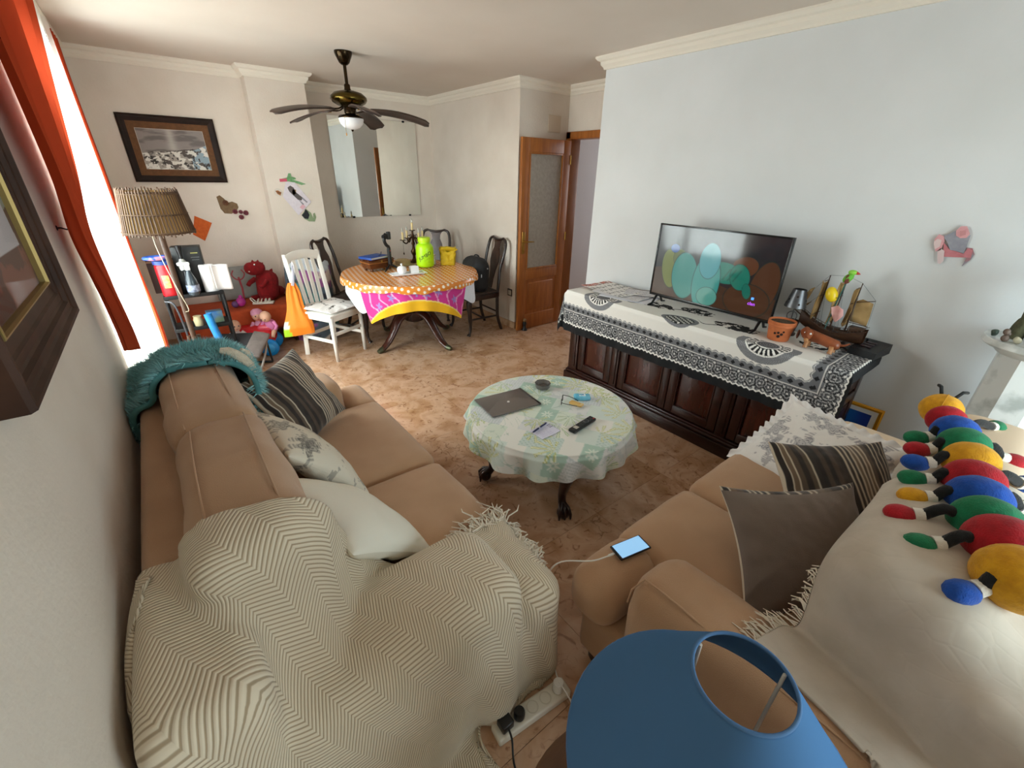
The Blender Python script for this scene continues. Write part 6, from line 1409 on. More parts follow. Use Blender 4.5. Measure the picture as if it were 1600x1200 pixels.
ou = thing('wall_outlet', 'dark framed wall socket low beside the open door', 'socket', (XT-.0005, 4.02, .425)); obj('frame', box_bm((-.004, 0, 0), (.008, .085, .085), .004), mat('outlet_brown', '#3c3230', .5), ou); obj('insert', box_bm((-.008, 0, 0), (.006, .056, .056), .003), mat('outlet_ivory', '#c9c2b4', .5), ou); obj('contact_hole', join_bm((box_bm((-.0112, -.010, 0), (.001, .005, .005), 0), None), (box_bm((-.0112, .010, 0), (.001, .005, .005), 0), None)), BLACK, ou)
ds = thing('door_stop', 'small dark figurine door stop at the foot of the open door', 'door stop', (3.18, 3.80, 0)); obj('base', lathe_bm([(0, 0), (.032, 0), (.032, .015), (.020, .03), (.018, .07), (.026, .085), (.018, .105), (0, .108)], n=16), mat('stop_dark', '#1d1a18', .5), ds); obj('head', ball_bm((0, 0, .125), .022, 12, 10), mat('stop_tan', '#8a6a44', .6), ds)
# cut-out figure on the tv wall
xw = XT-.006
fig = thing('paper_figure', 'pink and grey cut out paper figure stuck on the wall above the pedestal', 'drawing', (xw, 0, 0))
PK = PAP('figure_pink', '#d9a2a6', '#cf959a'); GY = PAP('figure_grey', '#9a9aa4', '#8b8b97'); LP = PAP('figure_pale', '#d6bfbf')
flat('tail', '', '', [(.356, 1.422), (.334, 1.421), (.317, 1.395), (.321, 1.37), (.342, 1.332), (.339, 1.376)], ('x', .002), PAP('figure_red', '#a8666c', '#8d8d97'), .002, parent=fig)
flat('legs', '', '', [(.446, 1.436), (.413, 1.407), (.356, 1.392), (.350, 1.420), (.330, 1.412), (.324, 1.378), (.369, 1.373), (.422, 1.368)], ('x', .0), PAP('figure_rose', '#c97f86', '#bd7279'), .002, parent=fig)
flat('torso', '', '', [(.455, 1.462), (.419, 1.495), (.392, 1.462), (.371, 1.465), (.361, 1.481), (.357, 1.422), (.355, 1.394), (.389, 1.402), (.409, 1.403), (.429, 1.434)], ('x', -.002), GY, .002, parent=fig)
flat('arm', '', '', [(.483, 1.448), (.475, 1.472), (.453, 1.464), (.443, 1.44), (.443, 1.399), (.459, 1.388), (.475, 1.415)], ('x', -.004), PK, .002, parent=fig); flat('hand', '', '', [(.482, 1.430), (.474, 1.450), (.455, 1.445), (.452, 1.415), (.465, 1.400)], ('x', -.0055), LP, .0015, parent=fig)
flat('foot', '', '', [(.454, 1.393), (.446, 1.407), (.428, 1.396), (.415, 1.348), (.423, 1.332), (.434, 1.336)], ('x', -.004), LP, .002, parent=fig)
flat('head', '', '', [(.419, 1.495), (.408, 1.516), (.387, 1.518), (.365, 1.485), (.371, 1.465), (.392, 1.462), (.411, 1.472)], ('x', -.004), PK, .002, parent=fig); flat('face_patch', '', '', [(.405, 1.495), (.385, 1.500), (.378, 1.480), (.395, 1.470)], ('x', -.0055), PAP('figure_face', '#c48a8c'), .0015, parent=fig)

# ------------------------------------------------------------------ ceiling fan
FX, FY = 1.50, 4.15
fan = thing('ceiling_fan', 'bronze five blade ceiling fan with frosted bowl light', 'ceiling fan', (FX, FY, H)); FB = mat('fan_bronze', '#3a2c18', .25, '#2a1f12', scale=8, metal=.9)
obj('canopy', lathe_bm([(.068, 0), (.068, -.015), (.060, -.035), (.040, -.075), (.024, -.088), (0, -.088)], n=28), FB, fan); obj('downrod', tube_bm([(0, 0, -.08), (0, 0, -.29)], .013, 12), FB, fan)
obj('collar', lathe_bm([(.020, -.215), (.024, -.225), (.024, -.245), (.034, -.265), (0, -.27)], n=18), FB, fan)
obj('motor_housing', lathe_bm([(0, -.258), (.05, -.260), (.11, -.275), (.142, -.302), (.146, -.322), (.130, -.345), (.09, -.365), (.05, -.375), (0, -.377)], n=40), mat('fan_antique_brass', '#5b4a1e', .22, '#473a18', scale=6, metal=.95), fan)
obj('switch_housing', lathe_bm([(.045, -.372), (.050, -.385), (.046, -.42), (.030, -.43), (0, -.432)], n=24), FB, fan); obj('fitter', lathe_bm([(.040, -.425), (.090, -.435), (.102, -.448), (.100, -.455), (0, -.455)], n=32), FB, fan)
obj('light_bowl', lathe_bm([(.098, -.453), (.100, -.465), (.090, -.495), (.065, -.520), (.030, -.533), (0, -.536)], n=32), mat('opal_glass', '#e4e4e6', .25, spec=.5), fan)
obj('finial', lathe_bm([(.012, -.534), (.008, -.545), (0, -.552)], n=10), FB, fan)
BL = wood('fan_blade', '#3c2a22', '#2a1c16', .35, (2, 12, 12))
for k in range(5):
    a = math.radians(48+72*k); R = Matrix.Rotation(a, 4, 'Z')
    arm = obj('blade_arm', tube_bm([R @ Vector(p) for p in ((.06, 0, -.372), (.10, 0, -.392), (.14, 0, -.398), (.18, .012, -.395), (.235, .02, -.398))], [.010, .009, .009, .010, .008], 8, flat=.6), FB, fan)
    n, m = 16, 7; g = np.zeros((n, m, 3))
    for i in range(n):
        f = i/(n-1); r = .165+f*.478; w = (.052+.020*min(1, f*2.2))*(1-max(0, (f-.93)/.07)**2*.45); z = -.392+.004*f-.082*f**2.1
        for j in range(m):
            v = (j/(m-1)-.5)*2; p = R @ Vector((r, v*w, z-v*w*.22-.005*v*v)); g[i, j] = p
    solid(obj('blade', grid_mesh('blade', g), BL, fan), .008)
    for q in (.19, .215): obj('screw', ball_bm(tuple(R @ Vector((q, .016, -.408))), .004, 8, 6), BRASS, arm)
pc_ = obj('pull_chain', tube_bm([(-.075, -.065, -.445), (-.078, -.068, -.56)], .0014, 6), BRASS, fan); obj('pull_knob', lathe_bm([(0, 0), (.005, -.008), (.006, -.022), (0, -.03)], (-.078, -.068, -.56), 8), mat('pull_wood', '#a87838', .5), pc_)

# ------------------------------------------------------------------ play corner: bamboo lamp, cart, bench, toys
la = thing('floor_lamp', 'bamboo stick floor lamp with wide conical shade beside the curtain', 'lamp', (-.005, 4.05, 0)); BAM = wood('bamboo_pole', '#4e311c', '#382212', .55, (8, 8, 2))
obj('pole', tube_bm([(0, 0, .02), (0, 0, 1.50)], .019, 12), BAM, la); obj('base', join_bm((lathe_bm([(0, 0), (.14, 0), (.14, .02), (.03, .035), (0, .035)], n=24), None)), BAM, la)
for a in (30, 150, 270): a = math.radians(a); obj('brace', tube_bm([(.045*math.cos(a), .045*math.sin(a), .02), (.036*math.cos(a), .036*math.sin(a), .50)], .014, 8), BAM, la)
RT, RB, Z1, Z0 = .165, .208, 1.545, 1.265
STK = mat('bamboo_stick', '#5a3c22', .6, '#3d2716', scale=14, stretch=(1, 1, .2))
for k in range(58):
    a = 2*PI*k/58; e = RNG.uniform(-.010, .012); zt, zb = Z1+e+.008, Z0+RNG.uniform(-.012, .008)
    obj('stick', tube_bm([(RB*math.cos(a), RB*math.sin(a), zb), (RT*math.cos(a), RT*math.sin(a), zt)], .0052, 5), STK, la)
for r, z in ((RT-.004, Z1-.010), ((RT+RB)/2-.004, (Z0+Z1)/2-.01), (RB-.004, Z0+.012)): obj('hoop', tube_bm([(r*math.cos(t), r*math.sin(t), z) for t in np.linspace(0, 2*PI, 40)], .006, 6, False), BAM, la)
for r, z in (((RT+RB)/2+.006, (Z0+Z1)/2-.005), (RT+.006, Z1-.02), (RB+.004, Z0+.02)): obj('binding', tube_bm([(r*math.cos(t), r*math.sin(t), z) for t in np.linspace(0, 2*PI, 40)], .0035, 5, False), mat('binding_twine', '#4f3820', .8), la)
for s in (0, 1, 2): a = s*2*PI/3+.3; obj('strut', tube_bm([(0, 0, 1.47), (RT*.96*math.cos(a), RT*.96*math.sin(a), 1.53)], .005, 6), BAM, la)
lnr = obj('shade_lining', lathe_bm([(RB-.012, Z0+.006), (RT-.012, Z1-.004)], n=40), sheer_mat('shade_parchment', '#8f7148', .05, .45), la)
obj('bulb', ball_bm((0, 0, 1.40), (.03, .03, .042), 12, 10), mat('bulb_white', '#e8e2d2', .3), la)
obj('cord', tube_bm(spline([(-.03, -.02, 1.38), (-.05, -.03, 1.2), (-.01, -.026, .9), (.022, -.012, .72), (.0, -.022, .70)], 5), .003, 6), mat('lamp_cord', '#c9bda6', .6), la)
ca_ = thing('utility_cart', 'black metal two tier shelf stand between the bamboo lamp and bench', 'shelf', (.09, 4.56, 0))
for x in (-.20, .20):
    for y in (-.12, .12): obj('post', tube_bm([(x, y, 0), (x, y, .73)], .012, 8), BLACKM, ca_)
for z in (.72, .44, .14): obj('shelf', join_bm((box_bm((0, 0, z), (.42, .26, .018), .003), None), (box_bm((0, -.13, z+.006), (.42, .010, .030), .002), None)), BLACKM, ca_)
obj('handle_bar', tube_bm(spline([(-.21, -.12, .70), (-.16, -.15, .68), (-.14, -.17, .55), (-.13, -.17, .25)], 4), .008, 6), mat('grey_metal', '#4a4a4e', .4, metal=.6), ca_)
CZ = .7305
bb = thing('appliance_box', 'tall matte black appliance carton at the back of the shelf stand', 'box', (.125, 4.60, CZ), math.radians(-8)); obj('carton', box_bm((0, 0, .185), (.20, .12, .37), .003), mat('black_carton', '#111113', .5), bb); obj('printed_line', box_bm((.055, -.0605, .32), (.05, .001, .008), 0), mat('carton_print', '#8f8a4a', .5), bb); obj('printed_line', box_bm((.055, -.0605, .285), (.06, .001, .005), 0), mat('carton_grey', '#55565a', .5), bb); obj('printed_line', box_bm((.055, -.0605, .265), (.05, .001, .005), 0), MATS['carton_grey'], bb)
dc = thing('coffee_press', 'small glass decanter with black stopper above the spray bottle', 'decanter', (.075, 4.50, CZ)); obj('glass', lathe_bm([(0, .2), (.03, .20), (.036, .23), (.03, .26), (.016, .285), (0, .285)], n=18), mat('decanter_glass', '#c6c9c4', .06, metal=.5), dc); obj('stopper', lathe_bm([(.014, .285), (.014, .32), (.024, .39), (0, .392)], n=14), BLACK, dc); obj('stand', lathe_bm([(.035, 0), (.02, .02), (.018, .19), (.034, .20), (0, .20)], n=16), BLACK, dc)
sp_ = thing('spray_bottle', 'clear grey spray bottle with white trigger head on the shelf stand', 'bottle', (.095, 4.435, CZ)); obj('body', lathe_bm([(0, .002), (.040, .002), (.044, .01), (.045, .08), (.038, .13), (.020, .185), (.016, .20), (0, .20)], n=24), mat('spray_plastic', '#3d464e', .15, trans=.3), sp_)
obj('label', lathe_bm([(.0455, .03), (.0462, .032), (.0462, .082), (.0452, .085)], n=24), mat('spray_label', '#9aa0b4', .5, '#50586e', scale=40), sp_); obj('trigger_head', join_bm((box_bm((0, 0, .225), (.036, .030, .045), .006), None), (box_bm((-.020, 0, .255), (.085, .028, .024), .008), None), (tube_bm([(-.035, 0, .245), (-.042, 0, .225), (-.038, 0, .205)], .006, 8), None)), PORC, sp_)
rl = thing('paper_towel', 'white paper towel roll with loose sheet on the shelf stand edge', 'paper towel', (.225, 4.505, CZ)); obj('roll', lathe_bm([(.018, .002), (.052, .002), (.054, .01), (.054, .215), (.052, .222), (.018, .222), (.018, .002)], n=32), mat('tissue_white', '#e8e4e4', .95, bump=(120, .15)), rl)
T__, S__ = np.meshgrid(np.linspace(0, 1, 14), np.linspace(0, 1, 10), indexing='ij'); solid(obj('loose_sheet', grid_mesh('loose_sheet', np.stack([.03+.125*T__, -.046+.03*T__+.012*np.sin(T__*5), .01+.215*S__-.006*T__], -1)), MATS['tissue_white'], rl), .0015)
cn = thing('red_canister', 'red cylinder canister with cream labels behind the bamboo pole', 'canister', (-.055, 4.50, CZ), 0); obj('body', lathe_bm([(0, .002), (.058, .002), (.062, .012), (.062, .24), (.056, .255), (0, .255)], n=28), mat('canister_red', '#b3121e', .35), cn); obj('cap', lathe_bm([(.060, .255), (.066, .258), (.066, .285), (.05, .295), (0, .296)], n=28), mat('cap_blue', '#1d3f86', .4), cn)
for a in (-1.75, -.75): obj('label', lathe_bm([(.0628, .07), (.0628, .17)], n=3) if False else prism_bm([(.0626*math.cos(a+t), .0626*math.sin(a+t)) for t in np.linspace(-.38, .38, 8)]+[(.0640*math.cos(a+t), .0640*math.sin(a+t)) for t in np.linspace(.38, -.38, 8)], .075, .175), mat('label_cream', '#d9b878', .6, '#a88448', scale=60), cn)
rg = tag(obj('toy_ring', tube_bm([(.075*math.cos(t), .05*math.sin(t), .0) for t in np.linspace(0, 2*PI, 24)], .014, 8, False), mat('ring_blue', '#1f4c9c', .4, '#c57a8c', scale=9, ramp=(.55, .6))), 'blue and pink ring lying on top of the red canister', 'toy'); rg.location = (-.085, 4.48, CZ+.310)
dk_ = thing('dark_crate', 'dark open storage crate standing on the left of the shelf stand', 'crate', (-.06, 4.70, CZ)); obj('side', join_bm((box_bm((0, -.06, .13), (.20, .008, .26), .002), None), (box_bm((0, .06, .13), (.20, .008, .26), .002), None), (box_bm((-.10, 0, .13), (.008, .12, .26), .002), None), (box_bm((.10, 0, .13), (.008, .12, .26), .002), None), (box_bm((0, 0, .005), (.20, .12, .008), 0), None)), mat('crate_dark', '#2a2420', .7), dk_); obj('rim', box_bm((0, -.066, .255), (.205, .008, .016), .002), mat('crate_rim', '#6a5a48', .6), dk_)
sk = tag(obj('small_pot', lathe_bm([(0, 0), (.03, 0), (.035, .05), (.028, .075), (.032, .085), (0, .085)], n=16), mat('pot_cream', '#b9ab84', .6)), 'small cream pot on the middle shelf of the stand', 'pot'); sk.location = (.06, 4.50, .4495)
bx2 = tag(obj('blue_carton', box_bm((0, 0, .05), (.12, .09, .10), .003), mat('carton_blue', '#1c5a94', .5, '#6b7a5c', scale=12)), 'blue printed carton on the middle shelf of the stand', 'box'); bx2.location = (.19, 4.55, .4495)
be = thing('bench', 'low bench covered with a rust orange cloth along the back wall', 'bench', (.43, 5.17, 0)); OC = mat('rust_cloth', '#b4481c', .9, '#a33e16', scale=18, bump=(180, .2))
obj('seat', box_bm((0, 0, .33), (1.02, .50, .06), .008), DARKW2, be); obj('cover', soft_box(1.05, .535, .24, .03, (.003, .004, .006), 16, .006, 5, 50), OC, be, loc=(0, 0, .30))
for x in (-.47, .47):
    for y in (-.20, .20): obj('leg', box_bm((x, y, .10), (.05, .05, .20), .004), DARKW2, be)
BZT = .4255
gb = thing('grey_board', 'pale grey upholstered board leaning on the wall above the bench', 'board', (.51, 5.36, BZT)); o = obj('panel', soft_box(.42, .035, .335, .014, (.0, .006, 0), 10, .002, 5, 52), mat('board_grey', '#8d8f8c', .9, '#82847f', scale=10, bump=(200, .2)), gb, loc=(0, .030, .168), rot=(math.radians(-8), 0, 0)); obj('seam', tube_bm([(-.20, .020, .17), (.20, .020, .17)], .003, 5), mat('board_seam', '#6d6f6c', .9), gb)
RD = mat('plush_dark_red', '#8f0f16', .95, '#790a11', scale=40, bump=(200, .3))
di = thing('plush_dinosaur', 'dark red plush dinosaur sitting on the orange bench by the pillar', 'toy', (.755, 5.20, BZT), face(-.85, -.45))
obj('body', soft_box(.18, .20, .30, .08, (.01, .01, .01), 10, .006, 6, 60), RD, di, loc=(0, 0, .15), rot=(math.radians(12), 0, 0)); obj('head', soft_box(.13, .19, .12, .055, (.005, .005, .005), 10, .004, 6, 61), RD, di, loc=(0, .10, .345)); obj('tail', tube_bm(spline([(0, -.08, .08), (.02, -.15, .06), (.06, -.20, .045), (.11, -.22, .035)], 4), [.06, .058, .056, .053, .05, .046, .042, .038, .034, .028, .022, .016, .010], 10), RD, di)
for s in (-1, 1):
    obj('arm', tube_bm([(s*.08, .06, .22), (s*.10, .12, .19), (s*.09, .15, .17)], [.028, .024, .022], 8), RD, di); obj('foot', soft_box(.07, .14, .06, .028, (0, 0, 0), 8, .002, 6, 62), RD, di, loc=(s*.065, .10, .03)); obj('eye', ball_bm((s*.050, .13, .39), .011, 8, 6), MATS['shiny_eye'], di)
for y, z, a in ((.105, .398, 0), (.055, .392, 20), (.018, .365, 45), (-.075, .285, 40), (-.100, .235, 65), (-.108, .175, 85), (-.105, .115, 100)):
    obj('back_spike', lathe_bm([(.022, -.008), (.013, .016), (0, .034)], M=xf((0, y, z), (math.radians(a), 0, 0)), n=8), RD, di)
obj('mouth', box_bm((0, .185, .33), (.08, .02, .012), .004), mat('mouth_pale', '#d4bdb0', .8), di)
sn = thing('white_sandal', 'white cut out toy sandal lying on the bench before the dinosaur', 'shoe', (.66, 5.04, BZT), math.radians(-22)); obj('sole', soft_box(.20, .07, .022, .010, (0, 0, 0), 8, .001, 6, 63), mat('sandal_white', '#ddd8cc', .6), sn, loc=(0, 0, .012))
for x in (-.05, -.015, .02, .055): obj('strap', tube_bm([(x, -.034, .018), (x+.006, -.018, .048), (x+.006, .018, .048), (x, .034, .018)], .007, 6), MATS['sandal_white'], sn)
obj('heel_loop', tube_bm(spline([(-.08, -.03, .02), (-.11, -.02, .06), (-.11, .02, .06), (-.08, .03, .02)], 4), .005, 6), MATS['sandal_white'], sn)
pg = thing('toy_wand', 'magenta toy with gem base and two curled red antennae on the bench', 'toy', (.46, 5.04, BZT)); MG = mat('magenta_toy', '#a82b86', .4); bm = ball_bm((0, 0, .05), (.045, .04, .048), 8, 6); obj('gem', bm, MG, pg, smooth=False); obj('gem', ball_bm((-.055, -.01, .035), (.035, .03, .034), 7, 5), mat('violet_toy', '#5a3468', .4), pg, smooth=False); obj('knob', ball_bm((.005, 0, .10), .02, 8, 6), MG, pg)
obj('stem', tube_bm([(.035, .01, .03), (.045, .02, .18), (.035, .02, .29)], .009, 8), mat('antenna_red', '#8d2430', .5), pg)
for s in (-1, 1): obj('antenna', tube_bm(spline([(.038, .02, .26), (.038+s*.035, .02, .28), (.038+s*.055, .02, .32), (.038+s*.035, .02, .36)], 4), .006, 6), MATS['antenna_red'], pg)
car = thing('toy_car', 'red ride on toy car with bright blue wheels on the floor', 'toy car', (.49, 4.80, 0), math.radians(-110)); RP = mat('toy_red', '#c0101e', .25, spec=.6)
bm = soft_box(.22, .36, .17, .06, (.01, .01, .02), 12, 0, 5, 0); obj('body', bm, RP, car, loc=(0, 0, .185)); obj('hood', soft_box(.19, .14, .06, .028, (0, .01, .02), 8, 0, 5, 0), mat('toy_pink_red', '#d8485c', .25), car, loc=(0, .12, .272))
for x in (-.125, .125):
    for y in (-.13, .13): w_ = obj('wheel', lathe_bm([(0, -.026), (.075, -.026), (.085, -.016), (.085, .016), (.075, .026), (0, .026)], M=xf((x, y, .0855), (0, PI/2, 0)), n=28), mat('toy_blue', '#0f8fe0', .3) if y > 0 else mat('toy_navy', '#14265c', .35), car); obj('hub', lathe_bm([(.05, .026), (.045, .032), (0, .034)] if x > 0 else [(.05, -.026), (.045, -.032), (0, -.034)], M=xf((x, y, .0855), (0, PI/2, 0)), n=20), mat('toy_blue_light', '#37a7ee', .3), w_)
obj('badge', lathe_bm([(.026, 0), (.022, .006), (0, .007)], M=xf((.112, .02, .215), (0, PI/2, 0)), n=18), mat('badge_blue', '#4a86b8', .4), car)
SK_ = mat('doll_skin', '#d2a288', .55); 
def doll(label, loc, rz, cloth, hat, lie=0, seat=0):
    d = thing('baby_doll', label, 'doll', loc, rz); R = Matrix.Translation((0, 0, seat)) @ Matrix.Rotation(lie, 4, 'X')
    def b(bm): bm.transform(R); return bm
    obj('body', b(tube_bm([(0, 0, .01), (0, 0, .05), (0, 0, .11), (0, 0, .145)], [.04, .052, .045, .022], 12)), cloth, d)
    hd = obj('head', b(ball_bm((0, .004, .195), (.050, .052, .056), 16, 12)), SK_, d)
    for s in (-1, 1):
        obj('eye', b(ball_bm((s*.018, .052, .200), (.006, .004, .007), 8, 6)), mat('doll_eye', '#2a3a48', .2), hd); obj('arm', b(tube_bm([(s*.045, 0, .125), (s*.075, .03, .09), (s*.065, .065, .075)], [.018, .016, .013], 8)), cloth, d); obj('leg', b(tube_bm([(s*.025, .02, .03), (s*.035, .08, .035), (s*.038, .115, .02)], [.024, .020, .016], 8)), SK_, d)
    obj('nose', b(ball_bm((0, .056, .19), .006, 8, 6)), SK_, hd); obj('mouth', b(ball_bm((0, .050, .172), (.010, .004, .004), 8, 6)), mat('doll_lip', '#b05a5a', .5), hd)
    if hat: obj('bonnet', b(lathe_bm([(.053, .0), (.056, .012), (.05, .04), (.028, .058), (0, .062)], (0, -.004, .200), 18)), hat, d)
    return d
PKC = mat('doll_pink', '#d79ab4', .9, '#c98aa6', scale=60)
doll('baby doll in pale pink knitted bonnet riding behind the red toy car', (.545, 4.80, 0), math.radians(175), PKC, PKC, 0, .185)
doll('bald baby doll in pink dress slumped over the red toy car', (.655, 4.72, .20), math.radians(140), mat('doll_dress', '#d880b0', .8), None, -.5, .03)
doll('bald baby doll with white collar behind the grey bouncer seat', (.33, 4.72, 0), math.radians(190), mat('doll_white', '#cfc8ca', .85), None, 0, .14)
bs = thing('baby_bouncer', 'folded grey and black baby bouncer seat on the floor behind the sofa', 'baby seat', (.27, 4.40, 0), math.radians(-28))
GYF = mat('bouncer_grey', '#6a5f5a', .85, '#5e544f', scale=20, bump=(150, .2)); o = obj('backrest', soft_box(.30, .34, .035, .016, (0, 0, .01), 10, .002, 5, 70), mat('bouncer_black', '#232022', .8), bs, loc=(-.02, .02, .22), rot=(math.radians(28), 0, 0)); obj('label_patch', box_bm((0, 0, .026), (.10, .035, .003), .001), mat('patch_grey', '#a9a5a2', .6), o)
obj('cover_flap', soft_box(.14, .30, .03, .014, (0, 0, .008), 10, .004, 5, 71), GYF, bs, loc=(.17, .03, .24), rot=(math.radians(25), math.radians(14), 0)); obj('seat_pad', soft_box(.26, .22, .035, .016, (0, 0, .006), 10, .003, 5, 72), GYF, bs, loc=(.06, -.24, .085), rot=(math.radians(6), 0, 0))
obj('frame_tube', tube_bm(spline([(-.17, .16, .28), (-.18, -.05, .14), (-.15, -.32, .012), (.10, -.38, .012), (.22, -.30, .03), (.24, -.05, .14), (.22, .16, .28)], 5), .010, 8), mat('frame_grey', '#8d8782', .4, metal=.3), bs); obj('foot_bar', tube_bm([(-.18, .16, .012), (.22, .16, .012)], .012, 8), BLACK, bs)
for x in (-.17, .22): obj('support_leg', tube_bm([(x, .16, .012), (x, .12, .26)], .010, 8), BLACK, bs)
tag(obj('foam_tube', tube_bm(spline([(.135, 4.385, .57), (.150, 4.37, .45), (.18, 4.35, .25), (.20, 4.32, .032)], 5), .030, 14), mat('foam_blue', '#1a74b8', .7, '#2283c8', scale=20)), 'blue foam tube leaning against the front of the shelf stand', 'toy')
rb = thing('red_tub', 'dark red plastic tub pushed under the front of the bench', 'tub', (.42, 5.02, 0)); obj('tub', frus(BM(), (.30, .16), (.34, .19), .0, .16), mat('tub_red', '#8a1420', .4), rb, smooth=False); obj('rim', join_bm((box_bm((0, -.098, .158), (.36, .012, .016), .003), None), (box_bm((0, .098, .158), (.36, .012, .016), .003), None)), MATS['tub_red'], rb)

# ------------------------------------------------------------------ right: pedestal and what stands on it
PX, PY = 2.905, -.045
MRB = mat('white_marble', '#dfe3e2', .3, '#aeb5b3', scale=9, detail=8, ramp=(.48, .66)); 
pd = thing('marble_pedestal', 'white marble octagonal pedestal with round top by the right wall', 'pedestal', (PX, PY, 0))
oc = lambda r: [(r*math.cos(PI/8+PI/4*k+.10), r*math.sin(PI/8+PI/4*k+.10)) for k in range(8)]
obj('shaft', prism_bm(oc(.125), .10, 1.03), MRB, pd, smooth=False); obj('base', join_bm((prism_bm(oc(.185), 0, .06), None), (prism_bm(oc(.155), .06, .10), None)), MRB, pd, smooth=False)
obj('capital', lathe_bm([(0, 1.025), (.130, 1.025), (.150, 1.045), (.178, 1.055), (.190, 1.065), (.190, 1.085), (.186, 1.09), (0, 1.09)], n=40), MRB, pd)
PZ = 1.0905
dw = thing('driftwood_plant', 'gnarled olive green dried plant sculpture on the marble pedestal', 'plant', (PX-.005, PY+.050, PZ)); OL = mat('olive_bark', '#5d5e44', .85, '#43442f', scale=20, bump=(60, .6)); DRY = mat('dry_flower', '#8f6f48', .9, '#6a4a2c', scale=40)
for k, (a, L_, ln_) in enumerate(((2.2, .26, .03), (1.2, .24, -.02), (-.3, .25, .02), (3.6, .22, .05), (-1.4, .23, .03))):
    u = Vector((math.cos(a), math.sin(a), 0)); b_ = obj('stem', tube_bm(spline([tuple(u*.05), tuple(u*.045+Vector((0, 0, .07))), tuple(u*(.02+ln_)+Vector((0, 0, .15))), tuple(u*(.03+ln_)+Vector((0, 0, L_)))], 4), [.026, .025, .024, .022, .020, .018, .018, .017, .016, .016, .016, .018, .020], 10), OL, dw)
    bm = ball_bm(tuple(u*(.04+ln_)+Vector((0, 0, L_+.01))), (.042, .042, .036), 14, 10)
    for v in bm.verts: v.co += Vector(noise.noise_vector(v.co*38))*.016
    obj('flower_head', bm, DRY, b_)
for lab, (dx, dy), col, kind in (('tiny brown and black figurine on the left rim of the pedestal top', (-.125, .115), '#6b5a50', 1), ('pale shell standing by the plant on the pedestal rim', (-.120, .078), '#c9c5ad', 0), ('bright white shell on the pedestal front rim', (-.155, .035), '#eceef2', 0), ('dark green glass chip at the far rim of the pedestal', (-.055, .155), '#3c4a40', 0), ('small amber pebble at the front of the pedestal top', (-.165, .005), '#b98a44', 0), ('brown pebble beside the yellow toy block', (-.165, -.03), '#7a4a26', 0)):
    bm = ball_bm((0, 0, .015), (.017, .013, .0155), 12, 8)
    for v in bm.verts: v.co += Vector(noise.noise_vector(v.co*60+Vector((dx*90, 0, 0))))*.004
    if kind: add_ball(bm, (0, .004, .042), (.012, .012, .014), 10, 8); add_ball(bm, (.016, -.004, .030), (.008, .008, .010), 8, 6)
    for v in bm.verts: v.co.z = max(v.co.z, .0005)
    nm = 'figurine' if kind else ('shell' if 'shell' in lab else 'pebble'); o = tag(obj(nm, bm, mat('trinket'+col, col, .45)), lab, 'figurine' if kind else ('shell' if nm == 'shell' else 'stone')); o.location = (PX+dx, PY+dy, PZ)
tb_ = thing('toy_block', 'bright yellow toy brick with blue foot on the pedestal front', 'toy', (PX-.145, PY-.075, PZ), .4); obj('brick', box_bm((0, 0, .030), (.045, .045, .036), .003), mat('block_yellow', '#f0cf10', .35), tb_); obj('foot', box_bm((0, 0, .006), (.05, .05, .012), .002), mat('block_blue', '#2a3f9c', .35), tb_)
for x in (-.011, .011):
    for y in (-.011, .011): obj('stud', lathe_bm([(.007, .048), (.007, .054), (0, .054)], (x, y, 0), 10), MATS['block_yellow'], tb_)

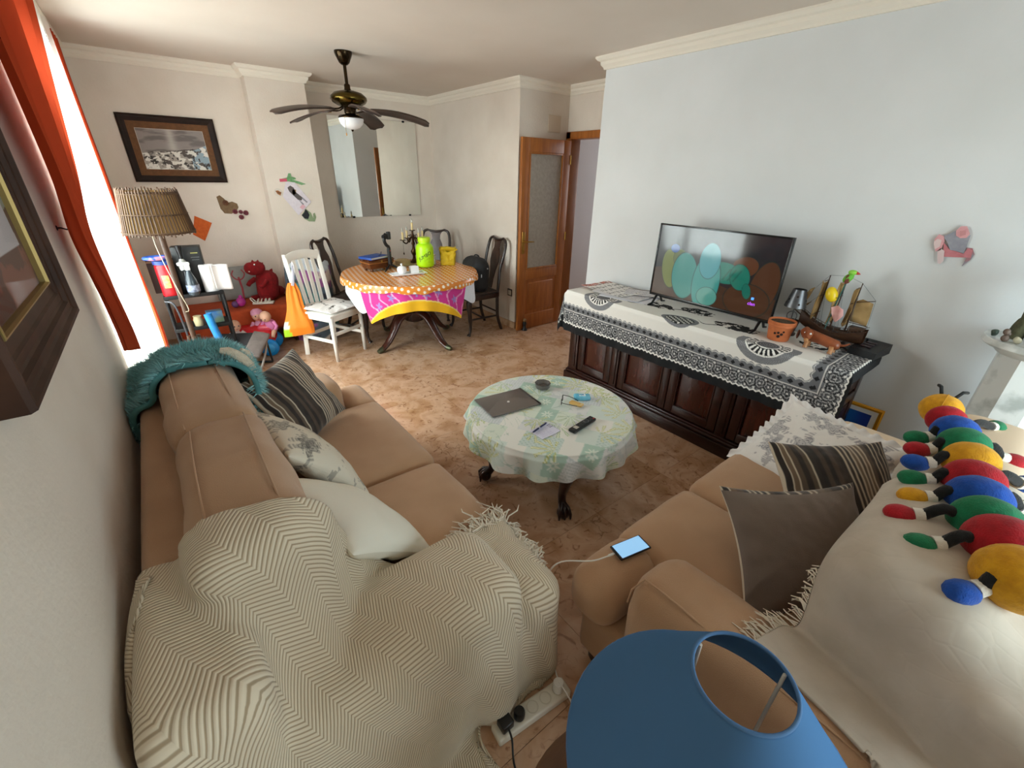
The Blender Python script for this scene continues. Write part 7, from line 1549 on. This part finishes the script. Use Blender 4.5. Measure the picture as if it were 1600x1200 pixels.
# ------------------------------------------------------------------ foreground lamp on its side table
st_ = thing('side_table', 'small round brown wooden side table between the sofas', 'table', (.46, .12, 0)); STW = wood('side_table_wood', '#6a4424', '#4a2c15', .4, (3, 14, 14))
obj('tabletop', lathe_bm([(0, .40), (.235, .40), (.250, .408), (.250, .420), (.242, .426), (0, .426)], n=48), STW, st_); obj('pedestal', lathe_bm([(.04, .40), (.03, .36), (.025, .28), (.04, .20), (.045, .12), (.03, .08), (.06, .05), (0, .05)], n=20), STW, st_)
for k in range(3): a = 2*PI*k/3+.4; obj('foot', tube_bm([(.03*math.cos(a), .03*math.sin(a), .075), (.11*math.cos(a), .11*math.sin(a), .055), (.19*math.cos(a), .19*math.sin(a), .013)], [.022, .018, .013], 8), STW, st_)
LX, LY = .541, .083
tlp = thing('table_lamp', 'table lamp with large blue cone shade in the foreground between the sofas', 'lamp', (LX, LY, .4265))
z0 = -.4265
obj('base', lathe_bm([(0, 0), (.07, 0), (.072, .012), (.03, .03), (.05, .07), (.065, .12), (.055, .17), (.025, .21), (.015, .225), (0, .225)], n=32), mat('lamp_ceramic', '#3a5f8c', .2, spec=.6), tlp)
obj('socket', lathe_bm([(.014, .22), (.018, .235), (.018, .275), (.012, .28), (0, .28)], n=16), BRASS, tlp)
obj('bulb', lathe_bm([(.012, .275), (.016, .29), (.028, .32), (.028, .345), (.015, .365), (0, .37)], n=18), mat('bulb_white', '#e8e2d2', .3), tlp)
ZS0, ZS1, RS0, RS1 = .74+z0, 1.0+z0, .2535, .0755
sh_m = sheer_mat('blue_shade_cloth', '#527ba8', .0, .10); nt_ = sh_m.node_tree
o = obj('shade', lathe_bm([(RS0, ZS0), (RS0-.002, ZS0+.004)]+[(RS0+(RS1-RS0)*t, ZS0+(ZS1-ZS0)*t) for t in np.linspace(.04, .98, 12)]+[(RS1, ZS1)], n=64), sh_m, tlp); solid(o, .0022)
for r, z in ((RS1, ZS1), (RS0, ZS0)): obj('shade_rim', tube_bm([(r*math.cos(t), r*math.sin(t), z) for t in np.linspace(0, 2*PI, 56)], .0032, 8, False), mat('blue_binding', '#4b74a2', .85), tlp)
ROD = mat('white_wire', '#e9e4d8', .45)
for a in (90, -30):
    a = math.radians(a); u = Vector((math.cos(a), math.sin(a), 0)); obj('shade_carrier', tube_bm(spline([tuple(u*.072+Vector((0, 0, ZS1-.004))), tuple(u*.070+Vector((0, 0, ZS1-.10))), tuple(u*.066+Vector((0, 0, .36))), tuple(u*.045+Vector((0, 0, .275))), tuple(u*.016+Vector((0, 0, .262)))], 5), .0030, 8), ROD, tlp)
bpy.context.view_layer.update()
